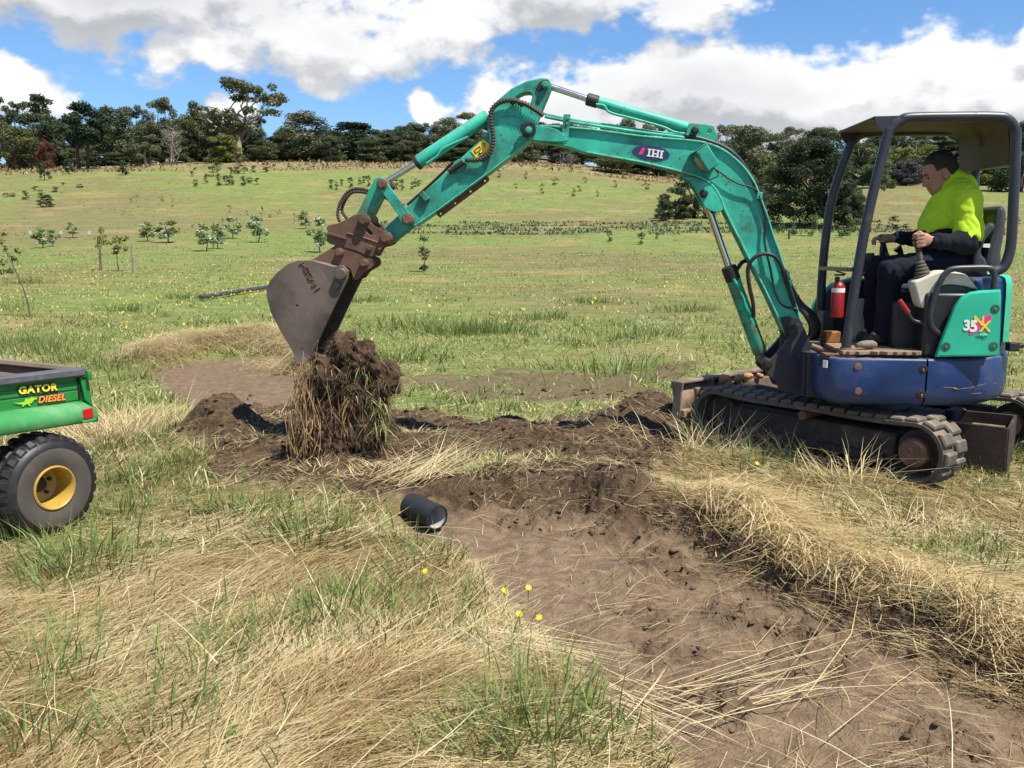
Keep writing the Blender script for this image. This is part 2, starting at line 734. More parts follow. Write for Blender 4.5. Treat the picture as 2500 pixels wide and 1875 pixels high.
def mat(name, col, rough=0.5, metal=0.0, dirt=None, dirt_amt=0.0, dirt_scale=6.0, spots=None, spot_amt=0.0,
        spot_scale=30.0, bump=0.0, bump_scale=60.0, var=0.12, var_scale=3.0, spec=0.5, edge=None, coat=0.0, dust=0.0, scratch=0.0):
    """painted / plain surface: tone variation, ingrained dirt, chips, fine relief - all in object space"""
    if name in MATS:
        return MATS[name]
    m = bpy.data.materials.new(name)
    m.use_nodes = True
    t = m.node_tree
    t.nodes.clear()
    N = NT(t)
    tc = N.n('ShaderNodeTexCoord').outputs['Object']
    c = tuple(col) + (1.0,)
    v = N.noise(tc, var_scale, 5.0, 0.6)
    dark = tuple(x * (1 - var * 1.6) for x in col) + (1.0,)
    light = tuple(min(1, x * (1 + var)) for x in col) + (1.0,)
    color = N.mix(N.ramp(v, 0.3, 0.7), dark, light)
    rough_s = N.math('ADD', rough - 0.08, N.math('MULTIPLY', v, 0.16))
    if dirt is not None:
        dn = N.noise(tc, dirt_scale, 8.0, 0.68)
        dm = N.math('MULTIPLY', N.ramp(dn, 0.62 - dirt_amt * 0.35, 0.80 - dirt_amt * 0.25), min(1.0, 0.5 + dirt_amt * .5))
        color = N.mix(dm, color, tuple(dirt) + (1.0,))
        rough_s = N.math('ADD', rough_s, N.math('MULTIPLY', dm, 0.35), clamp=True)
    if spots is not None:
        sn = N.noise(tc, spot_scale, 3.0, 0.75)
        sm = N.ramp(sn, 0.70 - spot_amt * 0.12, 0.74 - spot_amt * 0.10)
        color = N.mix(sm, color, tuple(spots) + (1.0,))
    if scratch:
        w_ = N.vmath('ADD', tc, N.vmath('SCALE', N.n('ShaderNodeTexNoise', ins={'Vector': tc, 'Scale': 2.0}).outputs['Color'], scale=0.35))
        sc1 = N.ramp(N.noise(N.vmath('MULTIPLY', w_, (70.0, 20.0, 5.0)), 1.0, 2.0, .5), .66, .72)
        sc2 = N.ramp(N.noise(N.vmath('MULTIPLY', w_, (4.0, 20.0, 80.0)), 1.0, 2.0, .5), .68, .74)
        sm_ = N.math('MULTIPLY', N.math('MAXIMUM', sc1, sc2), scratch)
        color = N.mix(sm_, color, tuple(min(1, x * 1.6 + .06) for x in col) + (1.0,))
    if dust:
        # settled dust on faces that look up
        nz = N.n('ShaderNodeSeparateXYZ', ins={0: N.n('ShaderNodeNewGeometry').outputs['Normal']}).outputs[2]
        du = N.math('MULTIPLY', N.math('MULTIPLY', N.ramp(nz, .35, .95), N.ramp(v, .25, .6)), dust)
        color = N.mix(du, color, (.30, .235, .165, 1.0))
        rough_s = N.math('ADD', rough_s, N.math('MULTIPLY', du, .4), clamp=True)
    bsdf = N.n('ShaderNodeBsdfPrincipled', ins={'Base Color': color, 'Roughness': rough_s, 'Metallic': metal})
    bsdf.inputs['Specular IOR Level'].default_value = spec
    if coat:
        bsdf.inputs['Coat Weight'].default_value = coat
    if bump:
        b = N.n('ShaderNodeBump', ins={'Height': N.noise(tc, bump_scale, 5.0, 0.6), 'Strength': bump, 'Distance': 0.01})
        N.set(bsdf, 'Normal', b.outputs[0])
    N.n('ShaderNodeOutputMaterial', ins={0: bsdf.outputs[0]})
    MATS[name] = m
    return m


def leaf_mat(name, rough=0.6, trans=0.35, spec=0.3):
    """vegetation coloured by its own per-leaf colour"""
    m = bpy.data.materials.new(name)
    m.use_nodes = True
    t = m.node_tree
    t.nodes.clear()
    N = NT(t)
    a = N.n('ShaderNodeAttribute', attribute_name='Col')
    b = N.n('ShaderNodeBsdfPrincipled', ins={'Base Color': a.outputs['Color'], 'Roughness': rough})
    b.inputs['Specular IOR Level'].default_value = spec
    tr = N.n('ShaderNodeBsdfTranslucent', ins={'Color': a.outputs['Color']})
    mx_ = N.n('ShaderNodeMixShader', ins={0: trans, 1: b.outputs[0], 2: tr.outputs[0]})
    N.n('ShaderNodeOutputMaterial', ins={0: mx_.outputs[0]})
    MATS[name] = m
    return m


def fast_mesh(name, V, T, C=None):
    """numpy vertices (n,3), triangles (m,3), vertex colours (n,3)"""
    me = bpy.data.meshes.new(name)
    n, m = len(V), len(T)
    me.vertices.add(n)
    me.vertices.foreach_set('co', np.ascontiguousarray(V, np.float32).ravel())
    me.loops.add(m * 3)
    me.loops.foreach_set('vertex_index', np.ascontiguousarray(T, np.int32).ravel())
    me.polygons.add(m)
    me.polygons.foreach_set('loop_start', np.arange(0, m * 3, 3, dtype=np.int32))
    me.update(calc_edges=True)
    if C is not None:
        at_ = me.color_attributes.new('Col', 'FLOAT_COLOR', 'POINT')
        rgba = np.ones((n, 4), np.float32)
        rgba[:, :3] = C
        at_.data.foreach_set('color', rgba.ravel())
    return me


TEAL = mat('teal_paint', (0.032, 0.42, 0.300), 0.48, dirt=(0.025, 0.05, 0.035), dirt_amt=0.42, dirt_scale=3.6, spots=(0.05, 0.03, 0.02),
           spot_amt=0.55, spot_scale=20.0, bump=0.08, bump_scale=40, var=0.2, var_scale=2.6, dust=.35, scratch=.22)
TEAL_WORN = mat('teal_paint_worn', (0.018, 0.37, 0.235), 0.5, dirt=(0.10, 0.042, 0.025), dirt_amt=0.62, dirt_scale=5.0,
                spots=(0.02, 0.02, 0.018), spot_amt=0.5, spot_scale=16.0, bump=0.12, bump_scale=30)
TEAL_EDGE = mat('teal_worn_edge', (0.085, 0.50, 0.36), 0.5, dirt=(0.10, 0.13, 0.10), dirt_amt=0.4, dirt_scale=14, bump=0.1)
TEAL_COVER = mat('teal_plastic', (0.024, 0.44, 0.275), 0.40, dirt=(0.03, 0.16, 0.09), dirt_amt=0.15, var=0.10, var_scale=1.6, bump=0.04, bump_scale=90)
BLUE = mat('blue_paint', (0.008, 0.036, 0.132), 0.38, dirt=(0.055, 0.05, 0.07), dirt_amt=0.38, dirt_scale=3.0, spots=(0.16, 0.075, 0.035),
           spot_amt=0.15, spot_scale=11.0, bump=0.05, var=0.25, dust=.35, scratch=.30)
GREASE = mat('greasy_black_steel', (0.016, 0.014, 0.013), 0.55, 0.0, dirt=(0.055, 0.04, 0.03), dirt_amt=0.35, dirt_scale=7, bump=0.25, bump_scale=40)
DARKBLUE = mat('grimy_blue_steel', (0.014, 0.017, 0.036), 0.55, 0.0, dirt=(0.05, 0.036, 0.028), dirt_amt=0.6, dirt_scale=5, bump=0.15)
RUST = mat('rusty_steel', (0.165, 0.088, 0.055), 0.66, 0.15, dirt=(0.06, 0.038, 0.03), dirt_amt=0.45, dirt_scale=5, spots=(0.24, 0.15, 0.095),
           spot_amt=0.35, spot_scale=12, bump=0.18, bump_scale=45, var=0.2)
BUCKET = mat('worn_bucket_steel', (0.135, 0.103, 0.082), 0.44, 0.2, dirt=(0.15, 0.115, 0.085), dirt_amt=0.42, dirt_scale=3.4, spots=(0.24, 0.19, 0.15),
             spot_amt=0.1, spot_scale=30, bump=0.07, bump_scale=70, var=0.34, var_scale=3.0, scratch=.55, dust=.4)
POLISHED = mat('polished_steel_edge', (0.20, 0.165, 0.15), 0.40, 0.45, var=0.3, bump=0.08, scratch=.5)
CHROME = mat('chrome_rod', (0.62, 0.60, 0.56), 0.14, 1.0, var=0.06, dirt=(0.25, 0.22, 0.18), dirt_amt=0.1)
HOSE = mat('black_hose', (0.014, 0.013, 0.012), 0.5, dirt=(0.05, 0.042, 0.033), dirt_amt=0.4, bump=0.1)
SPIRAL = mat('spiral_guard', (0.085, 0.062, 0.045), 0.5, dirt=(0.03, 0.024, 0.02), dirt_amt=0.4)
PIPEGREY = mat('slate_paint_tube', (0.028, 0.031, 0.041), 0.36, dirt=(0.13, 0.11, 0.09), dirt_amt=0.22, dirt_scale=8, spots=(0.11, 0.05, 0.035), spot_amt=0.0,
               spot_scale=14, bump=0.05, dust=.25)
RUBBER = mat('track_rubber', (0.095, 0.084, 0.071), 0.82, dirt=(0.17, 0.135, 0.10), dirt_amt=0.5, dirt_scale=9, bump=0.3, bump_scale=60, spec=0.25, dust=.6)
TRACKFR = mat('track_frame_steel', (0.030, 0.022, 0.018), 0.75, dirt=(0.11, 0.08, 0.058), dirt_amt=0.45, dirt_scale=6, bump=0.25)
BLADE = mat('blade_steel', (0.20, 0.135, 0.095), 0.6, 0.1, dirt=(0.33, 0.25, 0.17), dirt_amt=0.5, dirt_scale=6, bump=0.15)
CREAM = mat('cream_plastic', (0.60, 0.56, 0.45), 0.5, dirt=(0.30, 0.26, 0.19), dirt_amt=0.2, bump=0.03)
SEATM = mat('grey_vinyl', (0.050, 0.054, 0.060), 0.42, dirt=(0.11, 0.10, 0.09), dirt_amt=0.15, bump=0.08, bump_scale=120)
BLACKP = mat('black_plastic', (0.014, 0.014, 0.015), 0.45, dirt=(0.05, 0.045, 0.04), dirt_amt=0.15)
ROOFU = mat('roof_lining', (0.090, 0.062, 0.034), 0.7, dirt=(0.05, 0.035, 0.02), dirt_amt=0.4, bump=0.1)
WOODM = mat('worn_mat', (0.27, 0.19, 0.115), 0.85, dirt=(0.10, 0.07, 0.05), dirt_amt=0.5, dirt_scale=12, bump=0.5, bump_scale=50)
REDP = mat('red_paint', (0.32, 0.016, 0.020), 0.4, dirt=(0.08, 0.02, 0.015), dirt_amt=0.2)
WHITEP = mat('white_print', (0.78, 0.78, 0.75), 0.5, var=0.05, dirt=(0.45, 0.3, 0.2), dirt_amt=0.05, dirt_scale=40)
PINKP = mat('pink_print', (0.72, 0.04, 0.20), 0.5, var=0.05)
YELP = mat('yellow_print', (0.80, 0.60, 0.04), 0.5, var=0.05)
NAVYP = mat('navy_print', (0.022, 0.036, 0.105), 0.45, var=0.1, dirt=(0.03, 0.12, 0.10), dirt_amt=0.05, dirt_scale=30)
BLKP = mat('black_print', (0.012, 0.012, 0.012), 0.5, var=0.05)
CLAYM = mat('dry_clay', (0.42, 0.25, 0.11), 0.9, dirt=(0.25, 0.14, 0.06), dirt_amt=0.5, bump=0.5, bump_scale=30)
LENS = mat('dusty_lens', (0.30, 0.24, 0.15), 0.3, var=0.1)
# ------------------------------------------------------------------ terrain
def gpoly(pts, z=0.0):
    out = []
    for p in pts:
        g = gnd(p[0], p[1], z)
        out.append((g.x, g.y))
    return out


TRENCH = gpoly([(975, 1235), (1160, 1222), (1250, 1200), (1330, 1190), (1420, 1200), (1510, 1240), (1680, 1300), (1775, 1370),
                (1885, 1450), (2040, 1500), (2165, 1545), (2280, 1605), (2400, 1665), (2620, 1730), (2700, 1990), (1660, 1990),
                (1590, 1850), (1500, 1750), (1390, 1660), (1310, 1570), (1240, 1490), (1170, 1415), (1090, 1352), (1040, 1325), (985, 1312)])
PATCH = gpoly([(350, 905), (430, 880), (560, 868), (700, 878), (765, 930), (770, 985), (640, 1000), (480, 990), (415, 955)])
DUG = gpoly([(450, 1080), (520, 1000), (620, 985), (760, 1000), (950, 1000), (1100, 1020), (1300, 1030), (1500, 1005), (1650, 1020),
             (1640, 1120), (1650, 1240), (1590, 1300), (1440, 1262), (1280, 1240), (1100, 1245), (1000, 1232), (860, 1222), (700, 1195),
             (560, 1165), (460, 1120)])
STRIP = gpoly([(1030, 930), (1200, 905), (1420, 912), (1660, 900), (1670, 975), (1450, 985), (1250, 975), (1080, 965)])
BANK = gpoly([(1720, 1258), (1830, 1318), (1940, 1385), (2065, 1440), (2205, 1485), (2330, 1545), (2460, 1605), (2630, 1672), (2760, 1710)])
HAYR = gpoly([(330, 890), (430, 862), (540, 850), (640, 838), (720, 870), (735, 905)])
HEAPS = [(545, 1070, .40, .34), (640, 1100, .5, .05), (860, 1165, .45, .05), (1170, 1195, .34, .12), (1255, 1180, .22, .08),
         (1545, 1225, .30, .13), (1490, 1190, .36, .09), (1410, 1130, .34, .09), (1330, 1085, .4, .09), (1240, 1060, .3, .08), (1590, 1040, .5, .26),
         (1480, 1075, .4, .14), (1150, 1075, .5, .07), (1000, 1110, .5, .09), (1580, 1130, .4, .12), (1700, 905, .5, .10)]
HEAPS = [(gnd(a, b).x, gnd(a, b).y, r, h) for a, b, r, h in HEAPS]
PROF = ([-200, 0, 12, 25, 40, 60, 75, 100, 130, 180, 230, 300, 700],
        [0.0, 0, 0, .05, .22, .9, 1.9, 4.5, 8.8, 15.6, 20.5, 24., 24.])


def masks(x, y):
    """dirt, dark, ridge values at ground points"""
    w = (fbm(x * 3.1, y * 3.1, 3, 5) - .5) * .34 + (fbm(x * 14, y * 14, 2, 9) - .5) * .10
    tr = sstep(0.05, -0.05, poly_sd(x, y, TRENCH) + w * .7)
    pa = sstep(0.10, -0.08, poly_sd(x, y, PATCH) + w * .9)
    du = sstep(0.12, -0.10, poly_sd(x, y, DUG) + w * 1.3)
    st = sstep(0.10, -0.25, poly_sd(x, y, STRIP) + (fbm(x * 2.2, y * 2.2, 4, 31) - .46) * 2.4)
    sd_ = poly_sd(x, y, TRENCH) + w * .5
    lip = sstep(.17, .11, sd_) * sstep(-.02, .02, sd_) * sstep(.48, .40, line_d(x, y, BANK))
    du = np.maximum(du, lip)
    return tr, pa, du, st


ROUGH = [(1560, 1470, .14), (1590, 1500, .12), (1640, 1590, .14), (1600, 1560, .10), (1800, 1490, .16), (1870, 1505, .14), (1950, 1530, .12), (1720, 1680, .12), (1500, 1300, .22), (1600, 1350, .20), (1690, 1390, .16),
         (1920, 1620, .10), (2100, 1640, .12), (2320, 1800, .16), (1780, 1730, .10), (1300, 1260, .25), (1480, 1240, .25), (2000, 1570, .12)]
ROUGH = [(gnd(a, b).x, gnd(a, b).y, r) for a, b, r in ROUGH]


def rough_spots(x, y):
    """broken-up places in the floor of the cut"""
    v = np.zeros(np.shape(x))
    for (a, b, r) in ROUGH:
        v = np.maximum(v, np.exp(-((x - a) ** 2 + ((y - b) * 1.2) ** 2) / (r * r)))
    return sstep(.25, .6, v * (.6 + .9 * fbm(np.asarray(x) * 6, np.asarray(y) * 6, 2, 43)))


def base_h(x, y):
    x = np.asarray(x, float)
    y = np.asarray(y, float)
    z = np.interp(y, PROF[0], PROF[1])
    # soften the corners of the profile
    for d in (6.0, 12.0):
        z = .5 * z + .25 * (np.interp(y - d * np.clip(y / 60, 0, 1.2), PROF[0], PROF[1]) + np.interp(y + d * np.clip(y / 60, 0, 1.2), PROF[0], PROF[1]))
    far = sstep(60, 150, y)
    z = z * (1 - far * (.20 * sstep(0, 35, x) + .10 * sstep(-40, -100, x)))
    z = z + (fbm(x * .05, y * .05, 3, 3) - .5) * (.10 + .9 * far) * sstep(6, 30, y)
    z = z + (fbm(x * .6, y * .6, 3, 8) - .5) * .07 + (fbm(x * 2.2, y * 2.2, 2, 12) - .5) * .10 * sstep(9.0, 6.0, y)
    return z


def height(x, y, fine=True):
    x = np.asarray(x, float)
    y = np.asarray(y, float)
    z = base_h(x, y)
    tr, pa, du, st = masks(x, y)
    for (hx, hy, r, h) in HEAPS:
        z = z + h * np.exp(-((x - hx) ** 2 + (y - hy) ** 2) / (r * r) * 1.6) * (1 - .6 * tr)
    db = line_d(x, y, BANK)
    z = z + .115 * np.exp(-(db / .25) ** 2) * (1 - tr) * sstep(0, .03, np.ones_like(x))
    dh = line_d(x, y, HAYR)
    z = z + .17 * np.exp(-(dh / .26) ** 2) * (1 - pa)
    z = z - .035 * tr - .05 * pa
    if fine:
        c1 = fbm(x * 7, y * 7, 4, 21) - .5
        c2 = np.abs(fbm(x * 16, y * 16, 3, 25) - .5)
        c3 = fbm(x * 42, y * 42, 2, 29) - .5
        z = z + du * (c1 * .12 + c2 * .07 + c3 * .035) + st * (c1 * .05 + c3 * .02)
        rough = rough_spots(x, y)
        z = z + tr * (c1 * .030 + c3 * .012 + rough * (c1 * .15 + c2 * .11 + c3 * .045) - .022 * sstep(.50, .525, fbm(x * 3.6, y * 3.6, 4, 47)) * (.35 + .65 * rough) + .010 * (fbm(x * 22, y * 22, 2, 49) - .5)) + pa * (c1 * .03 + c3 * .008)
        z = z + (1 - tr) * (1 - du) * c1 * .025
    return z


def H(x, y):
    return float(height(np.array([x]), np.array([y]))[0])


def Hb(x, y):
    return float(base_h(np.array([x]), np.array([y]))[0])


def on_ground(px, py, it=30):
    """first hit of the view ray with the terrain"""
    d = ray(px, py)
    t = 2.0
    ts = np.concatenate([np.arange(2, 20, .05), np.arange(20, 420, .5)])
    X, Y, Z = d.x * ts, d.y * ts, CAM_H + d.z * ts
    below = Z < base_h(X, Y)
    i = int(np.argmax(below)) if below.any() else len(ts) - 1
    t = ts[i]
    return Vector((d.x * t, d.y * t, float(base_h(np.array([d.x * t]), np.array([d.y * t]))[0])))


def axis_steps(lo, a, b, hi, fine, grow):
    mid = list(np.arange(a, b + 1e-6, fine))
    s, p, up = fine, b, []
    while p < hi:
        s *= grow
        p += s
        up.append(min(p, hi))
    s, p, dn = fine, a, []
    while p > lo:
        s *= grow
        p -= s
        dn.append(max(p, lo))
    return np.array(dn[::-1] + mid + up)


gx = axis_steps(-620, -2.6, 3.4, 620, 0.022, 1.055)
gy = axis_steps(-150, 2.2, 8.0, 700, 0.022, 1.042)
GX, GY = np.meshgrid(gx, gy)
GZ = height(GX, GY)
tr, pa, du, st = masks(GX, GY)
nx, ny = len(gx), len(gy)
V = np.stack([GX.ravel(), GY.ravel(), GZ.ravel()], 1)
ii = (np.arange(ny - 1)[:, None] * nx + np.arange(nx - 1)[None, :]).ravel()
T = np.concatenate([np.stack([ii, ii + 1, ii + nx + 1], 1), np.stack([ii, ii + nx + 1, ii + nx], 1)])
dirt = np.maximum(np.maximum(tr, pa), np.maximum(du, st * .8))
dark_soil = np.clip(np.maximum(du * .95, st * .5) + tr * (.35 * rough_spots(GX, GY) + .30 * (fbm(GX * 1.1, GY * 1.1, 3, 44) - .3)), 0, 1)
# soil colour goes darker along the foot of the turf bank
dark_soil = np.maximum(dark_soil, tr * np.exp(-(line_d(GX, GY, BANK) / .30) ** 2))
dry = np.clip(np.exp(-(line_d(GX, GY, HAYR) / .35) ** 2) + np.exp(-(line_d(GX, GY, BANK) / .5) ** 2) + sstep(8.5, 6.0, GY) * .85, 0, 1)
# tan scrub strip under the wood
TREE_Y = 166.0
scrub = sstep(148, 160, GY + (fbm(GX * .05, GY * .05, 3, 77) - .5) * 34) * (1 - 0 * GX)
me = fast_mesh('ground', V, T)
ca = me.color_attributes.new('Mask', 'FLOAT_COLOR', 'POINT')
rgba = np.stack([dirt.ravel(), dark_soil.ravel(), dry.ravel(), scrub.ravel()], 1).astype(np.float32)
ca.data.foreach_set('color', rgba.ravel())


def ground_material():
    m = bpy.data.materials.new('field_ground')
    m.use_nodes = True
    t = m.node_tree
    t.nodes.clear()
    N = NT(t)
    pos = N.n('ShaderNodeNewGeometry').outputs['Position']
    a = N.n('ShaderNodeAttribute', attribute_name='Mask')
    sep = N.n('ShaderNodeSeparateColor', ins={0: a.outputs['Color']})
    dirt_, dark_soil_, dry_, scrub_ = sep.outputs[0], sep.outputs[1], sep.outputs[2], a.outputs['Alpha']
    n1 = N.noise(pos, 0.035, 3, .6)
    n2 = N.noise(N.vmath('MULTIPLY', pos, (0.75, 1.0, 1.0)), 0.22, 4, .62)
    n3 = N.noise(N.vmath('MULTIPLY', pos, (0.75, 1.0, 1.0)), 1.3, 5, .72)
    n4 = N.noise(pos, 14.0, 3, .7)
    n5 = N.noise(pos, 90.0, 2, .7)
    green = N.mix(N.ramp(n3, .35, .66), (0.128, 0.175, 0.042), (0.210, 0.250, 0.075))
    green = N.mix(N.math('MULTIPLY', N.ramp(n4, .45, .75), .5), green, (0.075, 0.115, 0.028))
    tan = N.mix(N.ramp(n4, .3, .7), (0.22, 0.155, 0.065), (0.36, 0.275, 0.125))
    olive = N.mix(N.ramp(n3, .3, .7), (0.140, 0.128, 0.050), (0.205, 0.180, 0.075))
    col = N.mix(N.ramp(n1, .40, .62), green, olive)
    tf = N.math('ADD', N.math('MULTIPLY', N.ramp(n2, .51, .67), .7), N.math('MULTIPLY', N.ramp(n3, .55, .71), .6), clamp=True)
    col = N.mix(tf, col, tan)
    col = N.mix(dry_, col, N.mix(N.ramp(n4, .3, .7), (0.11, 0.075, 0.036), (0.24, 0.175, 0.085)))
    col = N.mix(scrub_, col, N.mix(N.ramp(n2, .3, .7), (0.19, 0.140, 0.068), (0.29, 0.225, 0.115)))
    pale = N.mix(N.ramp(n4, .3, .72), (0.142, 0.097, 0.060), (0.225, 0.161, 0.102))
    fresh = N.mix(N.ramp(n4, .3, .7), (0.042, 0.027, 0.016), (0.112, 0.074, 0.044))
    soil = N.mix(dark_soil_, pale, fresh)
    soil = N.mix(N.math('MULTIPLY', N.ramp(n5, .5, .8), .35), soil, (0.05, 0.03, 0.02))
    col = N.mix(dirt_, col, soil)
    bs = N.n('ShaderNodeBsdfPrincipled', ins={'Base Color': col, 'Roughness': 0.92})
    bs.inputs['Specular IOR Level'].default_value = 0.15
    hgt = N.math('ADD', N.math('MULTIPLY', n4, 1.0), N.math('MULTIPLY', n5, .35))
    b = N.n('ShaderNodeBump', ins={'Height': hgt, 'Strength': 0.8, 'Distance': 0.035})
    N.set(bs, 'Normal', b.outputs[0])
    N.n('ShaderNodeOutputMaterial', ins={0: bs.outputs[0]})
    return m


SOIL = None
ground = link_mesh('ground', me, ground_material(), smooth=0)
me.polygons.foreach_set('use_smooth', [True] * len(me.polygons))
tag(ground, kind='structure')

# ------------------------------------------------------------------ grass and straw
LEAF = leaf_mat('grass_blades', 0.50, 0.22)


def blades_geo(P, head, lean, length, width, bend, col, K=2, curl=.10):
    """P (n,3) roots; head azimuth; lean angle above ground; K sections; returns V,T,C"""
    n = len(P)
    d = np.stack([np.cos(head) * np.cos(lean), np.sin(head) * np.cos(lean), np.sin(lean)], 1)
    sd = np.stack([-np.sin(head), np.cos(head), np.zeros(n)], 1)
    a = RNG.uniform(-1.2, 1.2, n)
    side = np.stack([-np.sin(head + a), np.cos(head + a), np.zeros(n)], 1)
    cu = RNG.normal(0, curl, n)
    L = length[:, None]
    m = 2 * K + 1
    V = np.empty((n, m, 3))
    for i in range(K + 1):
        t = i / K
        c = P + d * L * t + sd * (cu * t * t)[:, None] * L
        c[:, 2] -= bend * length * t ** 2.2
        if i < K:
            w = (width * .5 * (1 - .35 * t * t))[:, None]
            V[:, 2 * i] = c - side * w
            V[:, 2 * i + 1] = c + side * w
        else:
            V[:, 2 * K] = c
    b = np.arange(n)[:, None] * m
    tl = []
    for i in range(K - 1):
        q = 2 * i
        tl += [b + np.array([q, q + 1, q + 3]), b + np.array([q, q + 3, q + 2])]
    q = 2 * (K - 1)
    tl.append(b + np.array([q, q + 1, q + 2]))
    T = np.concatenate(tl, 1).reshape(-1, 3)
    C = np.repeat(col[:, None, :], m, 1)
    return V.reshape(-1, 3), T, C.reshape(-1, 3)


def lerp_cols(cols, t):
    cols = np.array(cols)
    x = np.clip(t, 0, .9999) * (len(cols) - 1)
    i = x.astype(int)
    f = (x - i)[:, None]
    return cols[i] * (1 - f) + cols[i + 1] * f


STRAW = [(0.22, 0.135, 0.055), (0.40, 0.285, 0.125), (0.54, 0.415, 0.20), (0.64, 0.52, 0.285), (0.72, 0.63, 0.40)]
GREEN = [(0.075, 0.115, 0.026), (0.125, 0.175, 0.040), (0.18, 0.235, 0.060), (0.25, 0.29, 0.10)]


def points(n, y0, y1, power=1.0):
    y = y0 + (y1 - y0) * RNG.random(n) ** power
    x = RNG.uniform(-1, 1, n) * (.60 * y + .9)
    return x, y


def greenness(x, y):
    """0 = straw, 1 = green; broad patches"""
    g = fbm(x * .9 + 3, y * .9, 4, 51)
    g2 = fbm(x * .33, y * .33 + 7, 3, 57)
    near = sstep(6.3, 4.6, y)
    v = (g - .5) * 3.0 + (g2 - .5) * 1.8 + .52 - near * .30
    v = v + .30 * np.exp(-(((x + 1.9) / .9) ** 2 + ((y - 5.2) / 1.0) ** 2)) + sstep(7.5, 10, y) * .28
    v = v - .75 * np.exp(-(line_d(x, y, HAYR) / .45) ** 2) - .5 * np.exp(-(line_d(x, y, BANK) / .55) ** 2)
    return np.clip(v, 0, 1)


def bare(x, y):
    tr, pa, du, st = masks(x, y)
    return np.maximum(np.maximum(tr, pa), np.maximum(du * .93, st * .85))


def flow(x, y):
    right = np.sign(x - (0.30 + (6.0 - y) * .25))
    a = np.where(right > 0, math.radians(-42), math.radians(52))
    a = a + (fbm(x * .8, y * .8, 3, 61) - .5) * 2.6
    return a


parts = []


def put(*geo):
    parts.append(geo)


def flush(name, label, cat):
    V, T, C, k = [], [], [], 0
    for v, t, c in parts:
        V.append(v)
        T.append(t + k)
        C.append(c)
        k += len(v)
    parts.clear()
    me = fast_mesh(name, np.concatenate(V), np.concatenate(T), np.concatenate(C))
    o = link_mesh(name, me, LEAF, smooth=0)
    tag(o, label, cat, kind='stuff')
    return o


def scatter_straw(n, y0, y1, wmin, wmax, lmin, lmax, keep=None, lift=.06, power=1.0):
    x, y = points(n, y0, y1, power)
    b = bare(x, y)
    g = greenness(x, y)
    ok = (RNG.random(n) > b * 0.985) & (RNG.random(n) > g * .80)
    ok &= ~machine_block(x, y)
    x, y = x[ok], y[ok]
    m = len(x)
    z = height(x, y) + RNG.random(m) ** 1.6 * lift
    L = RNG.uniform(lmin, lmax, m)
    head = flow(x, y) + RNG.normal(0, .42, m) + np.where(RNG.random(m) < .5, math.pi, 0) * (RNG.random(m) < .4)
    lean = np.abs(RNG.normal(0, .13, m))
    tone = np.clip(fbm(x * 2.3, y * 2.3, 3, 71) * .9 + RNG.normal(0, .24, m), 0, 1)
    P = np.stack([x, y, z], 1)
    # start half a length back so a stalk is centred on its spot
    P[:, 0] -= np.cos(head) * L * .4
    P[:, 1] -= np.sin(head) * L * .4
    e = height(P[:, 0] + np.cos(head) * L, P[:, 1] + np.sin(head) * L, False)
    put(*blades_geo(P, head, lean, L, RNG.uniform(wmin, wmax, m), RNG.uniform(0, .14, m), lerp_cols(STRAW, tone), K=3 if y0 < 4 else 2, curl=.16))


def scatter_green(n, y0, y1, wmin, wmax, lmin, lmax, strawmix=.15, power=1.0, thresh=.0):
    x, y = points(n, y0, y1, power)
    b = bare(x, y)
    g = greenness(x, y)
    tuft = sstep(.50, .70, fbm(x * 5.5, y * 5.5, 2, 83))
    ok = (RNG.random(n) > b * 1.02) & (RNG.random(n) < (g * (.55 + .45 * tuft) + .07))
    ok &= ~machine_block(x, y)
    x, y, tuft = x[ok], y[ok], tuft[ok]
    m = len(x)
    z = height(x, y) - .01
    L = RNG.uniform(lmin, lmax, m) * (.6 + .8 * tuft)
    head = RNG.uniform(0, 2 * math.pi, m)
    lean = np.clip(RNG.normal(.95, .32, m), .15, 1.5)
    tone = np.clip(fbm(x * 1.3, y * 1.3, 3, 91) * 1.1 + RNG.normal(0, .22, m), 0, 1)
    col = lerp_cols(GREEN, tone)
    s = RNG.random(m) < strawmix
    col[s] = lerp_cols(STRAW, RNG.random(m))[s]
    put(*blades_geo(np.stack([x, y, z], 1), head, lean, L, RNG.uniform(wmin, wmax, m), RNG.uniform(.1, .6, m), col, K=3 if y0 < 4 else 2, curl=.15))


def tufts(spots, n_each, lmin, lmax, w, cols=GREEN, spread=.10, lean=1.0, z_off=-.01, force=False):
    for (px, py, s) in spots:
        c = gnd(px, py)
        n = int(n_each * s)
        r = spread * s ** .5
        x = c.x + RNG.normal(0, r, n)
        y = c.y + RNG.normal(0, r * .8, n)
        ok = ((RNG.random(n) > bare(x, y)) | force) & ~machine_block(x, y)
        x, y = x[ok], y[ok]
        n = len(x)
        z = height(x, y) + z_off
        head = np.arctan2(y - c.y, x - c.x) + RNG.normal(0, .7, n)
        put(*blades_geo(np.stack([x, y, z], 1), head, np.clip(RNG.normal(lean, .25, n), .2, 1.5), RNG.uniform(lmin, lmax, n) * (.8 + .3 * s),
                        RNG.uniform(w * .6, w * 1.3, n), RNG.uniform(.1, .45, n), lerp_cols(cols, np.clip(RNG.normal(.6, .22, n), 0, 1))))


# machine footprints: no stalks through the tracks, blade, tyre
UC = Vector((2.68, 6.96, 0))
TU = Vector((-.64, .77, 0)).normalized()
TV = Vector((.77, .64, 0)).normalized()


PIPE_CLEAR = gpoly([(955, 1205), (1130, 1205), (1160, 1350), (1060, 1365), (990, 1335), (960, 1290)])


